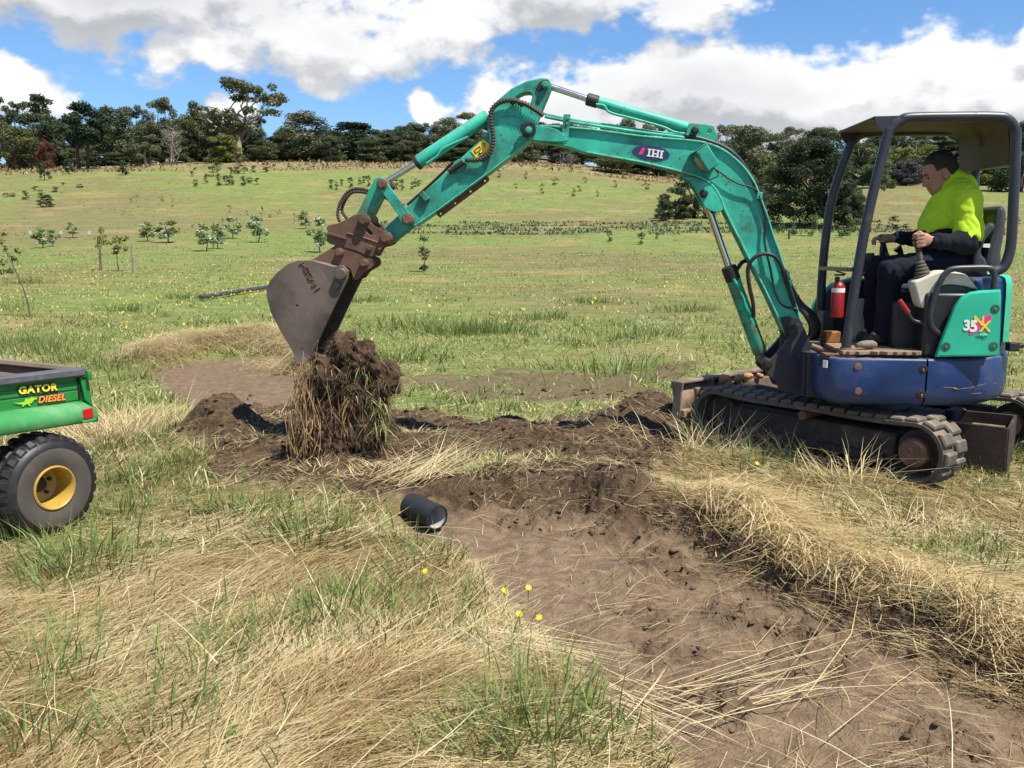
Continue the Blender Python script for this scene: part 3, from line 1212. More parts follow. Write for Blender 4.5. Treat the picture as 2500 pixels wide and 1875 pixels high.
def machine_block(x, y):
    a = (x - UC.x) * TU.x + (y - UC.y) * TU.y
    l = (x - UC.x) * TV.x + (y - UC.y) * TV.y
    tracks = (np.abs(a) < 1.0) & (np.abs(np.abs(l) - .62) < .17)
    return tracks | (poly_sd(x, y, PIPE_CLEAR) < .02)


scatter_straw(112000, 2.0, 4.4, .0015, .0033, .07, .27, power=.8, lift=.045)
scatter_straw(74000, 4.2, 8.2, .0028, .0055, .08, .26, power=.9, lift=.045)
scatter_straw(42000, 8.0, 17, .005, .010, .08, .28, lift=.03)
# hay lying in windrows beside the dug patches
for poly_, nn, wd in ((HAYR, 21000, .22), (BANK, 8000, .17)):
    seg = np.array(poly_)
    d = np.sqrt((np.diff(seg, axis=0) ** 2).sum(1))
    cum = np.concatenate([[0], np.cumsum(d)])
    s = RNG.random(nn) * cum[-1]
    x = np.interp(s, cum, seg[:, 0]) + RNG.normal(0, wd, nn)
    y = np.interp(s, cum, seg[:, 1]) + RNG.normal(0, wd * .9, nn)
    if poly_ is BANK:
        x, y = x + .13, y + .10
    ok = ~machine_block(x, y) & (RNG.random(nn) > .97 * masks(x, y)[0])
    x, y = x[ok], y[ok]
    n = len(x)
    z = height(x, y) + RNG.random(n) * (.07 if poly_ is BANK else .13)
    head = flow(x, y) + RNG.normal(0, .55 if poly_ is BANK else 2.0, n)
    put(*blades_geo(np.stack([x, y, z], 1), head, RNG.normal(.02, .17, n), RNG.uniform(.12, .40, n), RNG.uniform(.0025, .005, n),
                    RNG.uniform(0, .3, n), lerp_cols(STRAW, np.clip(RNG.normal(.42 if poly_ is BANK else .58, .24, n), 0, 1)), K=3, curl=.25))
# stalks hanging over the lip of the turf bank into the cut
seg = np.array(gpoly([(1720, 1285), (1810, 1350), (1920, 1430), (2075, 1480), (2200, 1525), (2315, 1585), (2435, 1645), (2650, 1705)]))
cum = np.concatenate([[0], np.cumsum(np.sqrt((np.diff(seg, axis=0) ** 2).sum(1)))])
nn = 1500
s = RNG.random(nn) * cum[-1]
x = np.interp(s, cum, seg[:, 0]) + RNG.normal(.07, .06, nn)
y = np.interp(s, cum, seg[:, 1]) + RNG.normal(.07, .06, nn)
z = height(x, y) + RNG.random(nn) * .12 + .03
put(*blades_geo(np.stack([x, y, z], 1), RNG.normal(math.radians(235), 1.0, nn), RNG.normal(-.15, .35, nn), RNG.uniform(.06, .20, nn),
                RNG.uniform(.003, .006, nn), RNG.uniform(0, .4, nn), lerp_cols(STRAW, np.clip(RNG.normal(.40, .25, nn), 0, 1))))
# loose stalks lying on bare soil
nn = 9000
x, y = points(nn, 2.3, 8.5)
ok = (bare(x, y) > .6) & ~machine_block(x, y) & (RNG.random(nn) < .16 + .84 * masks(x, y)[2])
x, y = x[ok], y[ok]
n = len(x)
put(*blades_geo(np.stack([x, y, height(x, y) + .012 + RNG.random(n) * .02], 1), RNG.uniform(0, 6.28, n), RNG.normal(.03, .10, n), RNG.uniform(.06, .36, n),
                RNG.uniform(.002, .004, n), RNG.uniform(-.05, .1, n), lerp_cols(STRAW, np.clip(RNG.normal(.65, .2, n), 0, 1))))
# long fallen stems across the foot of the cut, and the sheaf by the pipe
for (p0, p1, nst, sp) in (((1560, 1760), (2180, 1600), 16, .05), ((1900, 1800), (2150, 1480), 5, .03), ((1450, 1680), (1760, 1830), 26, .06),
                          ((1000, 1215), (1170, 1110), 60, .05), ((1180, 1560), (1560, 1700), 40, .06), ((900, 1220), (1130, 1130), 40, .07)):
    a, b = gnd(*p0), gnd(*p1)
    L = (b - a).length
    hd = math.atan2(b.y - a.y, b.x - a.x)
    x = a.x + RNG.normal(0, sp, nst) + RNG.random(nst) * (b.x - a.x) * .3
    y = a.y + RNG.normal(0, sp, nst) + RNG.random(nst) * (b.y - a.y) * .3
    z = height(x, y) + .02 + RNG.random(nst) * .05
    put(*blades_geo(np.stack([x, y, z], 1), RNG.normal(hd, .13, nst), RNG.normal(.05, .05, nst), RNG.uniform(.5, 1.0, nst) * L,
                    RNG.uniform(.0035, .006, nst), RNG.uniform(0, .06, nst), lerp_cols(STRAW, np.clip(RNG.normal(.75, .12, nst), 0, 1))))
# single bright stalks lying across the top of the mat
for nn, y0, y1 in ((520, 2.0, 4.4), (800, 4.2, 8.0)):
    x, y = points(nn, y0, y1)
    ok = (bare(x, y) < .3) & (greenness(x, y) < .75) & ~machine_block(x, y)
    x, y = x[ok], y[ok]
    n = len(x)
    head = flow(x, y) + RNG.normal(0, .75, n)
    put(*blades_geo(np.stack([x, y, height(x, y) + .03 + RNG.random(n) * .06], 1), head, np.abs(RNG.normal(.05, .14, n)), RNG.uniform(.18, .62, n), RNG.uniform(.0024, .0048, n) * (1 if y0 < 4 else 1.2),
                    RNG.uniform(-.05, .2, n), lerp_cols(STRAW, np.clip(RNG.normal(.86, .12, n), 0, 1)), K=4, curl=.12))
flush('straw', 'flattened dry yellow straw covering the ground round the digging', 'straw')

scatter_green(64000, 2.0, 4.6, .003, .0065, .05, .17, .25)
scatter_green(62000, 4.4, 8.5, .005, .010, .06, .17, .22)
scatter_green(95000, 8.2, 18, .008, .016, .06, .16, .24)
scatter_green(125000, 17.5, 50, .014, .032, .04, .11, .34, power=.8)
TUFT_NEAR = [(200, 1380, 2.6), (240, 1400, 1.6), (130, 1440, 1.2), (180, 1560, .9), (760, 1330, 1.6), (720, 1300, 1.0), (880, 1480, 1.8), (820, 1500, 1.2),
             (930, 1560, 1.0), (660, 1560, 1.2), (500, 1640, .9), (110, 1640, 1.4), (380, 1760, 1.2), (60, 1800, 1.6), (1010, 1400, 1.2), (1100, 1500, 1.1),
             (1200, 1580, .8), (1240, 1470, .7), (1290, 1800, 2.4), (1360, 1780, 2.0), (1180, 1820, 1.2), (1420, 1660, 1.0), (1560, 1850, 1.0),
             (560, 1250, 1.0), (640, 1270, .9), (330, 1180, 1.6), (420, 1150, 1.6), (300, 1260, 1.2), (480, 1130, .8), (1010, 1330, 1.1), (1080, 1370, .8),
             (1500, 1300, .4), (1690, 1210, .5), (1840, 1150, 1.4), (1820, 1090, .6), (2050, 1270, .7), (2380, 1420, .9), (2450, 1130, 1.6), (2420, 1330, .5),
             (2200, 1250, .5), (2350, 1560, .6), (2080, 1410, .5), (100, 1390, 1.2), (270, 1010, 1.2), (390, 980, 1.2), (60, 1330, 1.2)]
tufts(TUFT_NEAR, 120, .10, .26, .006)
TUFT_MID = [(1020, 800, 2.2), (1120, 815, 2.4), (1180, 815, 2.2), (1500, 910, 2.4), (560, 840, 1.2), (450, 730, 1.5), (300, 760, 1.4), (960, 880, 1.4),
            (1320, 780, 1.6), (880, 740, 1.6), (1440, 740, 1.6), (1680, 760, 1.6), (1560, 820, 1.4), (60, 700, 1.6)]
tufts(TUFT_MID, 160, .14, .30, .012, spread=.28)
# taller seeding grass at the left edge and behind the cart
tufts([(30, 850, 1.8), (120, 860, 1.6), (210, 880, 1.6), (280, 900, 1.2), (20, 760, 1.2), (330, 930, .8)], 130, .16, .34, .008, spread=.22, lean=1.2)
tufts([(250, 1080, 2.0), (330, 1060, 2.0), (420, 1040, 1.4), (300, 1040, 1.6), (1740, 1110, 2.0), (1800, 1090, 1.6), (1660, 1130, 1.4), (1930, 1130, 1.0),
       (2070, 1190, 1.0), (2210, 1290, 1.0), (20, 890, 1.0), (1640, 1050, .8), (1700, 1060, .8)], 110, .20, .46, .0045, cols=STRAW[1:], spread=.13, lean=.75)
tufts([(1930, 1840, 1.0), (1560, 1790, .6), (1920, 1250, .5), (2090, 1700, .3), (2150, 1720, .3)], 14, .25, .5, .004, cols=STRAW[2:], spread=.10, lean=1.2)
# tussocks over the slope
n = 30000
y = 46 + (150 - 46) * RNG.random(n) ** 1.3
x = RNG.uniform(-1, 1, n) * (.62 * y)
pt = fbm(x * .22, y * .22, 4, 141)
ok = RNG.random(n) < sstep(.36, .60, pt) * .9 + .12
x, y, pt = x[ok], y[ok], pt[ok]
n = len(x)
tn = np.clip(fbm(x * .06, y * .06, 3, 147) * 1.5 - .25 + RNG.normal(0, .18, n), 0, 1)
put(*blades_geo(np.stack([x, y, base_h(x, y) - .01], 1), RNG.uniform(0, 6.28, n), np.clip(RNG.normal(.8, .3, n), .15, 1.5), RNG.uniform(.04, .13, n), RNG.uniform(.0010, .0022, n) * y, RNG.uniform(.1, .6, n),
                lerp_cols([(.15, .19, .055), (.19, .22, .068), (.23, .22, .09), (.30, .25, .12)], tn)))
# torn turf lying on the spoil
SODS = [(1150, 1150, 2.0), (1205, 1170, 2.0), (1100, 1140, 1.6), (1060, 1165, 1.4), (1235, 1150, 1.4), (1180, 1200, 1.2), (1370, 1150, 1.2), (1310, 1045, 1.0), (1240, 1030, 1.0), (600, 1000, 1.2), (690, 1020, 1.0), (640, 1100, 1.0),
        (960, 1180, 1.4), (900, 1200, 1.2), (1020, 1080, .8), (1560, 1000, 1.0), (1460, 1010, 1.0), (520, 1120, 1.0), (780, 1190, 1.2), (1420, 1060, .8), (1510, 1090, .6)]
tufts(SODS, 70, .05, .16, .005, cols=STRAW, spread=.11, lean=.5, z_off=.01, force=True)
tufts(SODS[:7], 40, .05, .13, .006, spread=.10, lean=.9, z_off=.01, force=True)
flush('grass', 'green grass growing between the straw and across the paddock', 'grass')

# ------------------------------------------------------------------ rows of low planted seedlings across the slope: one mass
g0_, g1_ = on_ground(1300, 572), on_ground(1300, 543)
for k, yy in enumerate(np.linspace(g0_.y, g1_.y, 8)):
    n = 900
    x = RNG.uniform(-13, 32, n)
    y = yy + RNG.normal(0, .22, n) + (x - 8) * .03
    ok = RNG.random(n) < sstep(.32, .55, fbm(x * .35, y * .35 + k, 3, 131))
    x, y = x[ok], y[ok]
    n = len(x)
    put(*blades_geo(np.stack([x, y, base_h(x, y)], 1), RNG.uniform(0, 6.28, n), np.clip(RNG.normal(.9, .3, n), .2, 1.5), RNG.uniform(.15, .42, n), RNG.uniform(.08, .17, n), RNG.uniform(.1, .5, n),
                    lerp_cols([(.075, .105, .050), (.115, .150, .075), (.15, .17, .095)], RNG.random(n))))
flush('seedling_rows', 'rows of low grey green seedlings planted across the slope', 'seedlings')

# ------------------------------------------------------------------ yellow flowers (uncountable speckle) in drifts
fx, fy, fs = [], [], []
for (px, py, rx, ry, n) in ((330, 820, 170, 90, 120), (180, 760, 200, 60, 120), (560, 735, 170, 22, 150), (620, 690, 90, 22, 140), (330, 700, 260, 26, 260), (1450, 760, 120, 50, 60),
                            (1640, 720, 60, 14, 70), (1990, 720, 120, 30, 70), (1180, 800, 120, 50, 30), (2330, 690, 120, 30, 50), (60, 740, 60, 20, 30), (900, 700, 500, 60, 60)):
    for _ in range(n):
        g = gnd(px + RNG.normal(0, rx * .5), py + RNG.normal(0, ry * .5))
        fx.append(g.x)
        fy.append(g.y)
fx, fy = np.array(fx), np.array(fy)
ok = bare(fx, fy) < .3
ok &= RNG.random(len(fx)) < .55
fx, fy = fx[ok], fy[ok]
n = len(fx)
r = np.clip(.0011 * fy, .009, .018) * RNG.uniform(.5, 1.2, n)
z = height(fx, fy) + RNG.uniform(.10, .26, n)
ang = np.arange(6) * math.pi / 3
tilt = RNG.normal(0, .5, (n, 2))
Vf = np.empty((n, 7, 3))
Vf[:, 0] = np.stack([fx, fy, z + r * .25], 1)
for k in range(6):
    dx, dy = np.cos(ang[k]) * r, np.sin(ang[k]) * r
    Vf[:, k + 1] = np.stack([fx + dx, fy + dy, z + dx * tilt[:, 0] + dy * (tilt[:, 1] + .5)], 1)
b = np.arange(n)[:, None] * 7
Tf = np.concatenate([b + np.array([0, k + 1, (k + 1) % 6 + 1]) for k in range(6)], 1).reshape(-1, 3)
Cf = np.repeat(np.array([[.72, .46, .02]]), n * 7, 0) * np.repeat(RNG.uniform(.75, 1.1, n), 7)[:, None]
parts.append((Vf.reshape(-1, 3), Tf, Cf))
flush('wildflowers', 'drifts of small yellow wildflowers scattered through the paddock grass', 'wildflowers')

# ------------------------------------------------------------------ crumbled soil clods
def clod_mesh_np(sub=1):
    bm = bmesh.new()
    bmesh.ops.create_icosphere(bm, subdivisions=sub, radius=1.0)
    bm.verts.ensure_lookup_table()
    v = np.array([q.co[:] for q in bm.verts])
    t = np.array([[q.index for q in f.verts] for f in bm.faces])
    bm.free()
    return v, t


cv, ct = clod_mesh_np(1)
n = 26000
x, y = points(n, 2.4, 9.5)
tr_, pa_, du_, st_ = masks(x, y)
dens = np.clip(du_ * 1.0 + st_ * .35 + pa_ * .06 + tr_ * (.05 + .90 * rough_spots(x, y) + 1.2 * np.exp(-(line_d(x, y, BANK) / .28) ** 2)), 0, 1)
ok = (RNG.random(n) < dens) & ~machine_block(x, y)
x, y = x[ok], y[ok]
n = len(x)
R = .0035 + .024 * RNG.random(n) ** 5.0
R = np.where(masks(x, y)[0] > .5, np.minimum(R, .008 + .016 * rough_spots(x, y)), R)
Vc = np.empty((n, len(cv), 3))
nz = RNG.uniform(.45, 1.3, (n, len(cv), 1))
S = R[:, None, None] * RNG.uniform(.7, 1.3, (n, 1, 3)) * np.array([1.15, 1.15, .7])
Vc[:] = cv[None] * nz * S
th = RNG.uniform(0, 6.28, n)
c_, s_ = np.cos(th)[:, None], np.sin(th)[:, None]
vx, vy = Vc[:, :, 0].copy(), Vc[:, :, 1].copy()
Vc[:, :, 0] = vx * c_ - vy * s_ + x[:, None]
Vc[:, :, 1] = vx * s_ + vy * c_ + y[:, None]
Vc[:, :, 2] += (height(x, y) + R * .2)[:, None]
Tc = (np.arange(n)[:, None, None] * len(cv) + ct[None]).reshape(-1, 3)
tone = RNG.random(n)
lo_ = np.where((masks(x, y)[0] > .5)[:, None], np.array([[.105, .072, .046]]), np.array([[.055, .036, .023]]))
Cc = lo_ * (1 - tone[:, None]) + lo_ * 2.0 * tone[:, None]
me = fast_mesh('soil_clods', Vc.reshape(-1, 3), Tc, np.repeat(Cc, len(cv), 0))


def soil_mat():
    m = bpy.data.materials.new('dug_soil')
    m.use_nodes = True
    t = m.node_tree
    t.nodes.clear()
    N = NT(t)
    pos = N.n('ShaderNodeNewGeometry').outputs['Position']
    a = N.n('ShaderNodeAttribute', attribute_name='Col')
    nn_ = N.noise(pos, 55.0, 5, .7)
    col = N.mix(N.math('MULTIPLY', N.ramp(nn_, .4, .75), .6), a.outputs['Color'], (0.030, 0.018, 0.012))
    bs = N.n('ShaderNodeBsdfPrincipled', ins={'Base Color': col, 'Roughness': .95})
    bs.inputs['Specular IOR Level'].default_value = .12
    b = N.n('ShaderNodeBump', ins={'Height': nn_, 'Strength': .8, 'Distance': .015})
    N.set(bs, 'Normal', b.outputs[0])
    N.n('ShaderNodeOutputMaterial', ins={0: bs.outputs[0]})
    return m


SOIL = soil_mat()
tag(link_mesh('soil_clods', me, SOIL, smooth=0), 'crumbled dark soil clods strewn over the dug ground', 'soil', kind='stuff')
# ------------------------------------------------------------------ excavator: upper frame
XO = Vector((1.75, 6.60, 0.0))                   # a point of the boom's centre plane
XU = Vector((-.9962, .0872, 0)).normalized()     # forward
XV = Vector((.0872, .9962, 0)).normalized()      # towards the far side
ZZ = Vector((0, 0, 1))
CAMP = Vector((0, 0, CAM_H))


def zoomer(x0, y0, s):
    return lambda pts: [(x0 + s * a, y0 + s * b) for a, b in pts]


Z1 = zoomer(1600, 250, .4069)
Z3 = zoomer(600, 150, .3617)
Z4 = zoomer(1200, 150, .3617)
ZB = zoomer(650, 450, .2713)
Z8 = zoomer(2000, 320, .3497)
Z7 = zoomer(1650, 600, .2712)
ZC = zoomer(2030, 260, .2125)
ZL = zoomer(700, 620, .0663)
ZD = zoomer(2340, 740, .0603)
ZI = zoomer(1530, 340, .05877)
ZF = zoomer(1980, 700, .1688)
ZT = zoomer(2100, 640, .217)
ZM = zoomer(2150, 330, .211)


def tp(p, l=0.0):
    """photo point -> (a, z) on the vertical plane at lateral offset l"""
    d = ray(p[0], p[1])
    t = (l + (XO - CAMP).dot(XV)) / d.dot(XV)
    q = CAMP + d * t
    return ((q - XO).dot(XU), q.z)


def tps(pts, l=0.0):
    return [tp(p, l) for p in pts]


def W3(a, l, z):
    return XO + XU * a + XV * l + ZZ * z


def w3p(p, l):
    a, z = tp(p, l)
    return W3(a, l, z)


XROOT = W3(-.9, .05, 0)
EX = empty('excavator', (XROOT.x, XROOT.y, 0), 'teal and blue compact tracked excavator with canopy lifting a turf clod', 'excavator')
OX = Vector(EX.location)


def xplate(name, loops, l0, l1, m, parent=EX, bevel=.004, holes=None, smooth=35):
    """loops: 2D (a,z) outline; plate from lateral l0 to l1"""
    lc = (l0 + l1) / 2
    fr = (XO + XV * lc, XU, ZZ, XV)
    me = plate_mesh([loops] + (holes or []), abs(l1 - l0), fr, bevel, name)
    shift_mesh(me, OX)
    return link_mesh(name, me, m, parent, smooth)


def join_plates(name, specs, m, parent=EX, bevel=.004, smooth=35, extra='cheek_plate'):
    """matching plates of one part: each plate its own object"""
    first = None
    for (lp, l0, l1, hs) in specs:
        if first is None:
            first = xplate(name, lp, l0, l1, m, parent, bevel, hs, smooth)
        elif parent is EX:
            xplate(extra, lp, l0, l1, m, first, bevel, hs, smooth)
        else:
            xplate(name, lp, l0, l1, m, parent, bevel, hs, smooth)
    return first


def sweep_strip(line, thick, l0, l1, inward=1.0):
    """open 2D (a,z) polyline -> bent sheet between l0 and l1 (MB)"""
    n = len(line)
    P = [np.array(p) for p in line]
    mb = MB()
    rings = []
    for i in range(n):
        t = P[min(i + 1, n - 1)] - P[max(i - 1, 0)]
        t = t / (np.linalg.norm(t) + 1e-9)
        nn_ = np.array([-t[1], t[0]]) * inward
        a, b = P[i], P[i] + nn_ * thick
        rings.append([W3(a[0], l0, a[1]), W3(a[0], l1, a[1]), W3(b[0], l1, b[1]), W3(b[0], l0, b[1])])
    mb.loft(rings)
    return mb


def subdiv(line, n=4):
    pts = catmull([Vector((p[0], p[1], 0)) for p in line], n)
    return [(p.x, p.y) for p in pts]


def pin(p, l0, l1, r, m, parent=EX, name='pin', n=20, head=0.0):
    a, z = p
    mb = MB().cyl(W3(a, l0, z), W3(a, l1, z), r, n=n)
    if head:
        mb.cyl(W3(a, l0 - .012, z), W3(a, l0, z), r * head, n=6)
    return mb.build(name, m, parent, bevel=.003)


def circle(p, r, n=20):
    return [(p[0] + r * math.cos(2 * math.pi * k / n), p[1] + r * math.sin(2 * math.pi * k / n)) for k in range(n)]


# ---------------- boom
b_top = subdiv(tps(Z4([(235, 436), (300, 436), (480, 446), (700, 466), (1000, 506), (1300, 533), (1430, 550), (1560, 602), (1680, 700), (1760, 810),
                       (1805, 920), (1850, 1040), (1900, 1200)])) + tps(Z1([(725, 870), (765, 1000), (810, 1140), (850, 1270), (868, 1345)])), 3)
b_bot = subdiv(tps(Z4([(240, 530), (270, 540), (370, 555), (540, 590), (640, 625), (1000, 690), (1290, 760), (1400, 795), (1480, 850), (1530, 930)])) +
               tps(Z1([(405, 655), (480, 805), (560, 965), (640, 1120), (720, 1290), (758, 1375)])), 3)
tip = tps(Z4([(213, 490), (222, 455)]))
boom_outline = b_top + list(reversed(b_bot)) + tip
BOOM = xplate('boom', boom_outline, -.080, .080, TEAL, bevel=.006)
# flanges that stand proud of the web
sweep_strip(b_top[3:], .012, -.100, .100, 1.0).build('flange', TEAL_EDGE, BOOM, 60, .003)
sweep_strip(b_bot[12:], .012, -.100, .100, -1.0).build('flange', TEAL_EDGE, BOOM, 60, .003)
# cheek plates at the tip
cheek = smooth2d(tps(Z4([(205, 470), (225, 432), (270, 425), (310, 445), (440, 470), (520, 545), (420, 555), (300, 545), (255, 530), (215, 505)])), 3)
join_plates('tip_cheek', [(cheek, -.130, -.102, None), (cheek, .102, .130, None)], TEAL, BOOM)
sq = smooth2d(tps(Z4([(212, 440), (295, 428), (305, 500), (262, 528), (215, 512)])), 3)
xplate('pin_keeper', sq, -.150, -.132, GREASE, BOOM, .004)
pc = tp(Z4([(252, 466)])[0], -.14)
pin(pc, -.172, .150, .024, TEAL, BOOM, 'pivot_pin', head=.7)
# boom cylinder bracket under the bend
br = tps(Z1([(150, 450), (250, 460), (330, 510), (385, 590), (400, 640), (360, 660), (300, 640), (270, 600), (240, 540), (200, 480)]))
join_plates('cylinder_bracket', [(smooth2d(br, 3), -.098, -.070, None), (smooth2d(br, 3), .070, .098, None)], TEAL, BOOM)
pb = tp(Z1([(290, 548)])[0], -.1)
pin(pb, -.125, .11, .028, GREASE, BOOM, 'bracket_pin', head=.75)
# lifting lug / arm cylinder anchor on the top of the boom
lug = smooth2d(tps(Z4([(1310, 520), (1322, 440), (1345, 425), (1480, 440), (1498, 470), (1515, 540), (1400, 540)])), 3)
hole = circle(tp(Z4([(1461, 480)])[0]), .014)
join_plates('cylinder_anchor', [(lug, -.075, -.050, [hole]), (lug, .050, .075, [hole])], TEAL_WORN, BOOM)
pin(tp(Z4([(1372, 466)])[0], -.08), -.100, .09, .026, GREASE, BOOM, 'anchor_pin', head=.75)
# pipe clamp
clamp = tps(Z4([(490, 370), (537, 370), (520, 552), (474, 548)]))
xplate('pipe_clamp', clamp, -.118, -.106, TEAL, BOOM, .003)
for q in ((515, 385), (508, 420), (503, 500), (498, 538)):
    pin(tp(Z4([q])[0], -.12), -.128, -.115, .009, TEAL_WORN, BOOM, 'clamp_bolt', 6)
# twin hydraulic pipes along the boom's crown
for off, l in ((0, -.055), (-14, -.02), (0, .03)):
    pl = [w3p(q, l) for q in Z4([(360, 372 + off), (470, 395 + off), (560, 412 + off), (800, 448 + off), (1000, 478 + off), (1250, 508 + off), (1330, 522 + off)])]
    MB().tube(catmull(pl, 4), .011, 10).build('hydraulic_pipe', TEAL, BOOM, 60)
# oval maker's badge with lettering
ov = smooth2d(tps(ZI([(245, 470), (420, 310), (800, 250), (1250, 300), (1620, 440), (1785, 650), (1650, 810), (1250, 880), (800, 820), (430, 680)]), -.082), 4)
BADGE = xplate('badge', ov, -.0845, -.0815, NAVYP, BOOM, .0008, smooth=20)


def letters(name, polys, zf, m, parent, l):
    bm = bmesh.new()
    for k, pg in enumerate(polys):
        off = (k % 3) * .0004
        me_ = plate_mesh([tps(zf(pg), l)], .0018, (XO + XV * (l - off), XU, ZZ, XV), .0003, name)
        bm.from_mesh(me_)
        bpy.data.meshes.remove(me_)
    me_ = bpy.data.meshes.new(name)
    bm.to_mesh(me_)
    bm.free()
    shift_mesh(me_, OX)
    return link_mesh(name, me_, m, parent, 0)


def flat_letters(name, polys, zf, m, grand, l):
    """lettering is a sub-part of the part it is printed on"""
    return letters(name, polys, zf, m, grand, l)


flat_letters('lettering', [[(915, 440), (985, 450), (955, 670), (885, 660)], [(875, 390), (1045, 410), (1040, 455), (870, 435)], [(835, 655), (1000, 680), (990, 725), (830, 700)],
                           [(1085, 430), (1150, 440), (1115, 720), (1045, 700)], [(1050, 405), (1200, 425), (1195, 470), (1045, 450)], [(1005, 680), (1155, 700), (1150, 745), (1000, 725)],
                           [(1280, 460), (1345, 470), (1310, 750), (1240, 735)], [(1230, 435), (1380, 455), (1375, 500), (1225, 480)], [(1190, 700), (1335, 720), (1330, 765), (1185, 745)],
                           [(1425, 490), (1500, 500), (1460, 770), (1385, 755)], [(1395, 465), (1550, 485), (1545, 530), (1390, 510)], [(1355, 740), (1505, 760), (1495, 805), (1350, 780)],
                           [(1120, 575), (1290, 600), (1285, 645), (1115, 620)]], ZI, WHITEP, BOOM, -.0862)
flat_letters('badge_slash', [[(650, 350), (785, 370), (640, 650), (490, 630)]], ZI, PINKP, BOOM, -.0862)
# work light on the bend
LB = w3p(Z4([(1460, 648)])[0], -.30) + XV * .11
tl = math.radians(34)
bx_, bz_ = (-XU) * math.cos(tl) + ZZ * math.sin(tl), (-XU) * (-math.sin(tl)) + ZZ * math.cos(tl)
LIGHT = MB().box(LB, (.044, .108, .078), (bx_, XV, bz_)).build('work_light', TEAL, EX, 40, .006)
MB().lathe(LB - bx_ * .040, -bx_, [(0, .062), (.012, .062), (.026, .042), (.031, .01)], 20).build('lens', LENS, LIGHT, 40)
MB().box(LB + bz_ * .082 - bx_ * .012, (.058, .110, .004), (bx_, XV, bz_)).build('light_hood', TEAL, LIGHT, 40, .003)
MB().tube(catmull([w3p(q, -.11) for q in Z4([(1500, 720), (1560, 760), (1600, 790), (1680, 830), (1760, 850), (1800, 880)])], 5), .006, 8).build('light_cable', HOSE, LIGHT, 60)
MB().tube(catmull([w3p(q, -.11) for q in Z4([(1510, 725), (1530, 770), (1470, 800)])], 5), .004, 8).build('loose_wire', HOSE, LIGHT, 60)


# ---------------- hydraulic rams
def ram(name, p_rod, p_mid, p_end, l, r_rod, r_bar, m_bar, collar=.09, pipe_side=None, eye=.03):
    A, M, B = w3p(p_rod, l), w3p(p_mid, l), w3p(p_end, l)
    ax = (B - M).normalized()
    bar = MB().lathe(M + ax * collar, ax, [(0, r_bar), ((B - M).length - collar - .02, r_bar), ((B - M).length - collar, r_bar * .8)], 24).build(name, m_bar, EX, 40, .003)
    MB().cyl(A, M + ax * .02, r_rod, n=18).build('rod', CHROME, bar, 60)
    MB().lathe(M, ax, [(0, r_bar * .8), (.008, r_bar * 1.09), (collar * .95, r_bar * 1.09), (collar, r_bar)], 24).build('collar', GREASE, bar, 40, .002)
    MB().cyl(A - XV * .05, A + XV * .05, eye, n=20).build('rod_eye', m_bar if m_bar is not TEAL_WORN else GREASE, bar, 40, .003)
    if pipe_side:
        MB().tube(catmull([w3p(q, l - r_bar - .010) for q in pipe_side], 5), .009, 8).build('feed_pipe', m_bar, bar, 60)
    return bar


ram('arm_ram', *Z4([(365, 160), (640, 252), (1330, 452)]), 0.0, .022, .040, TEAL, .085,
    Z4([(705, 290), (760, 300), (800, 345), (950, 385), (1150, 440), (1230, 475), (1310, 490)]))
ram('boom_ram', *Z1([(292, 560), (437, 982), (632, 1510)]), 0.0, .026, .050, TEAL_WORN, .11,
    Z1([(470, 1060), (500, 1120), (530, 1180), (545, 1240), (575, 1290)]))
ram('bucket_ram', *Z3([(925, 828), (1145, 692), (1640, 365)]), 0.0, .022, .050, TEAL, .03,
    Z3([(1220, 690), (1290, 640), (1330, 590), (1420, 545), (1500, 510)]))

# ---------------- arm (dipper)
arm_o = tps(Z3([(955, 1125), (1090, 992), (1290, 818), (1500, 622), (1638, 495), (1640, 400), (1660, 320), (1720, 260), (1800, 192), (1900, 143), (2000, 120), (2045, 126),
                (2066, 160), (2062, 190), (2048, 225), (2000, 340), (1972, 410), (1975, 470), (1930, 540), (1850, 592), (1640, 752), (1290, 1010), (1150, 1105), (1010, 1215), (960, 1235), (930, 1190)]))
arm_h = smooth2d(tps(Z3([(1820, 262), (1870, 226), (1925, 222), (1937, 250), (1915, 300), (1870, 285)])), 3)
ARM = xplate('arm', arm_o, -.075, .075, TEAL, bevel=.007, holes=[arm_h])
low = subdiv(tps(Z3([(1960, 500), (1850, 592), (1640, 752), (1400, 930), (1290, 1010), (1150, 1105)])), 3)
sweep_strip(low, .011, -.092, .092, -1.0).build('flange', TEAL_EDGE, ARM, 60, .003)
rib = subdiv(tps(Z3([(1650, 395), (1720, 365), (1800, 358), (1860, 375), (1920, 420)]), -.08), 4)
sweep_strip(rib, .008, -.088, -.070, 1.0).build('web_rib', TEAL, ARM, 60, .002)
pin(tp(Z3([(2022, 158)])[0], -.09), -.105, .10, .026, TEAL_WORN, ARM, 'crest_pin', head=.7)
xplate('pin_keeper', smooth2d(tps(Z3([(1968, 190), (1990, 150), (2040, 135), (2050, 165), (2010, 200), (1985, 212)])), 3), -.088, -.077, GREASE, ARM)
# brown wear bar bolted below the arm
bar_o = tps(Z3([(1285, 1012), (1610, 760), (1645, 790), (1640, 810), (1312, 1055), (1295, 1040)]))
WB = xplate('wear_bar', bar_o, -.020, .010, RUST, ARM, holes=[circle(tp(Z3([q])[0]), .008, 12) for q in ((1615, 806), (1518, 878), (1415, 957), (1318, 1028))])
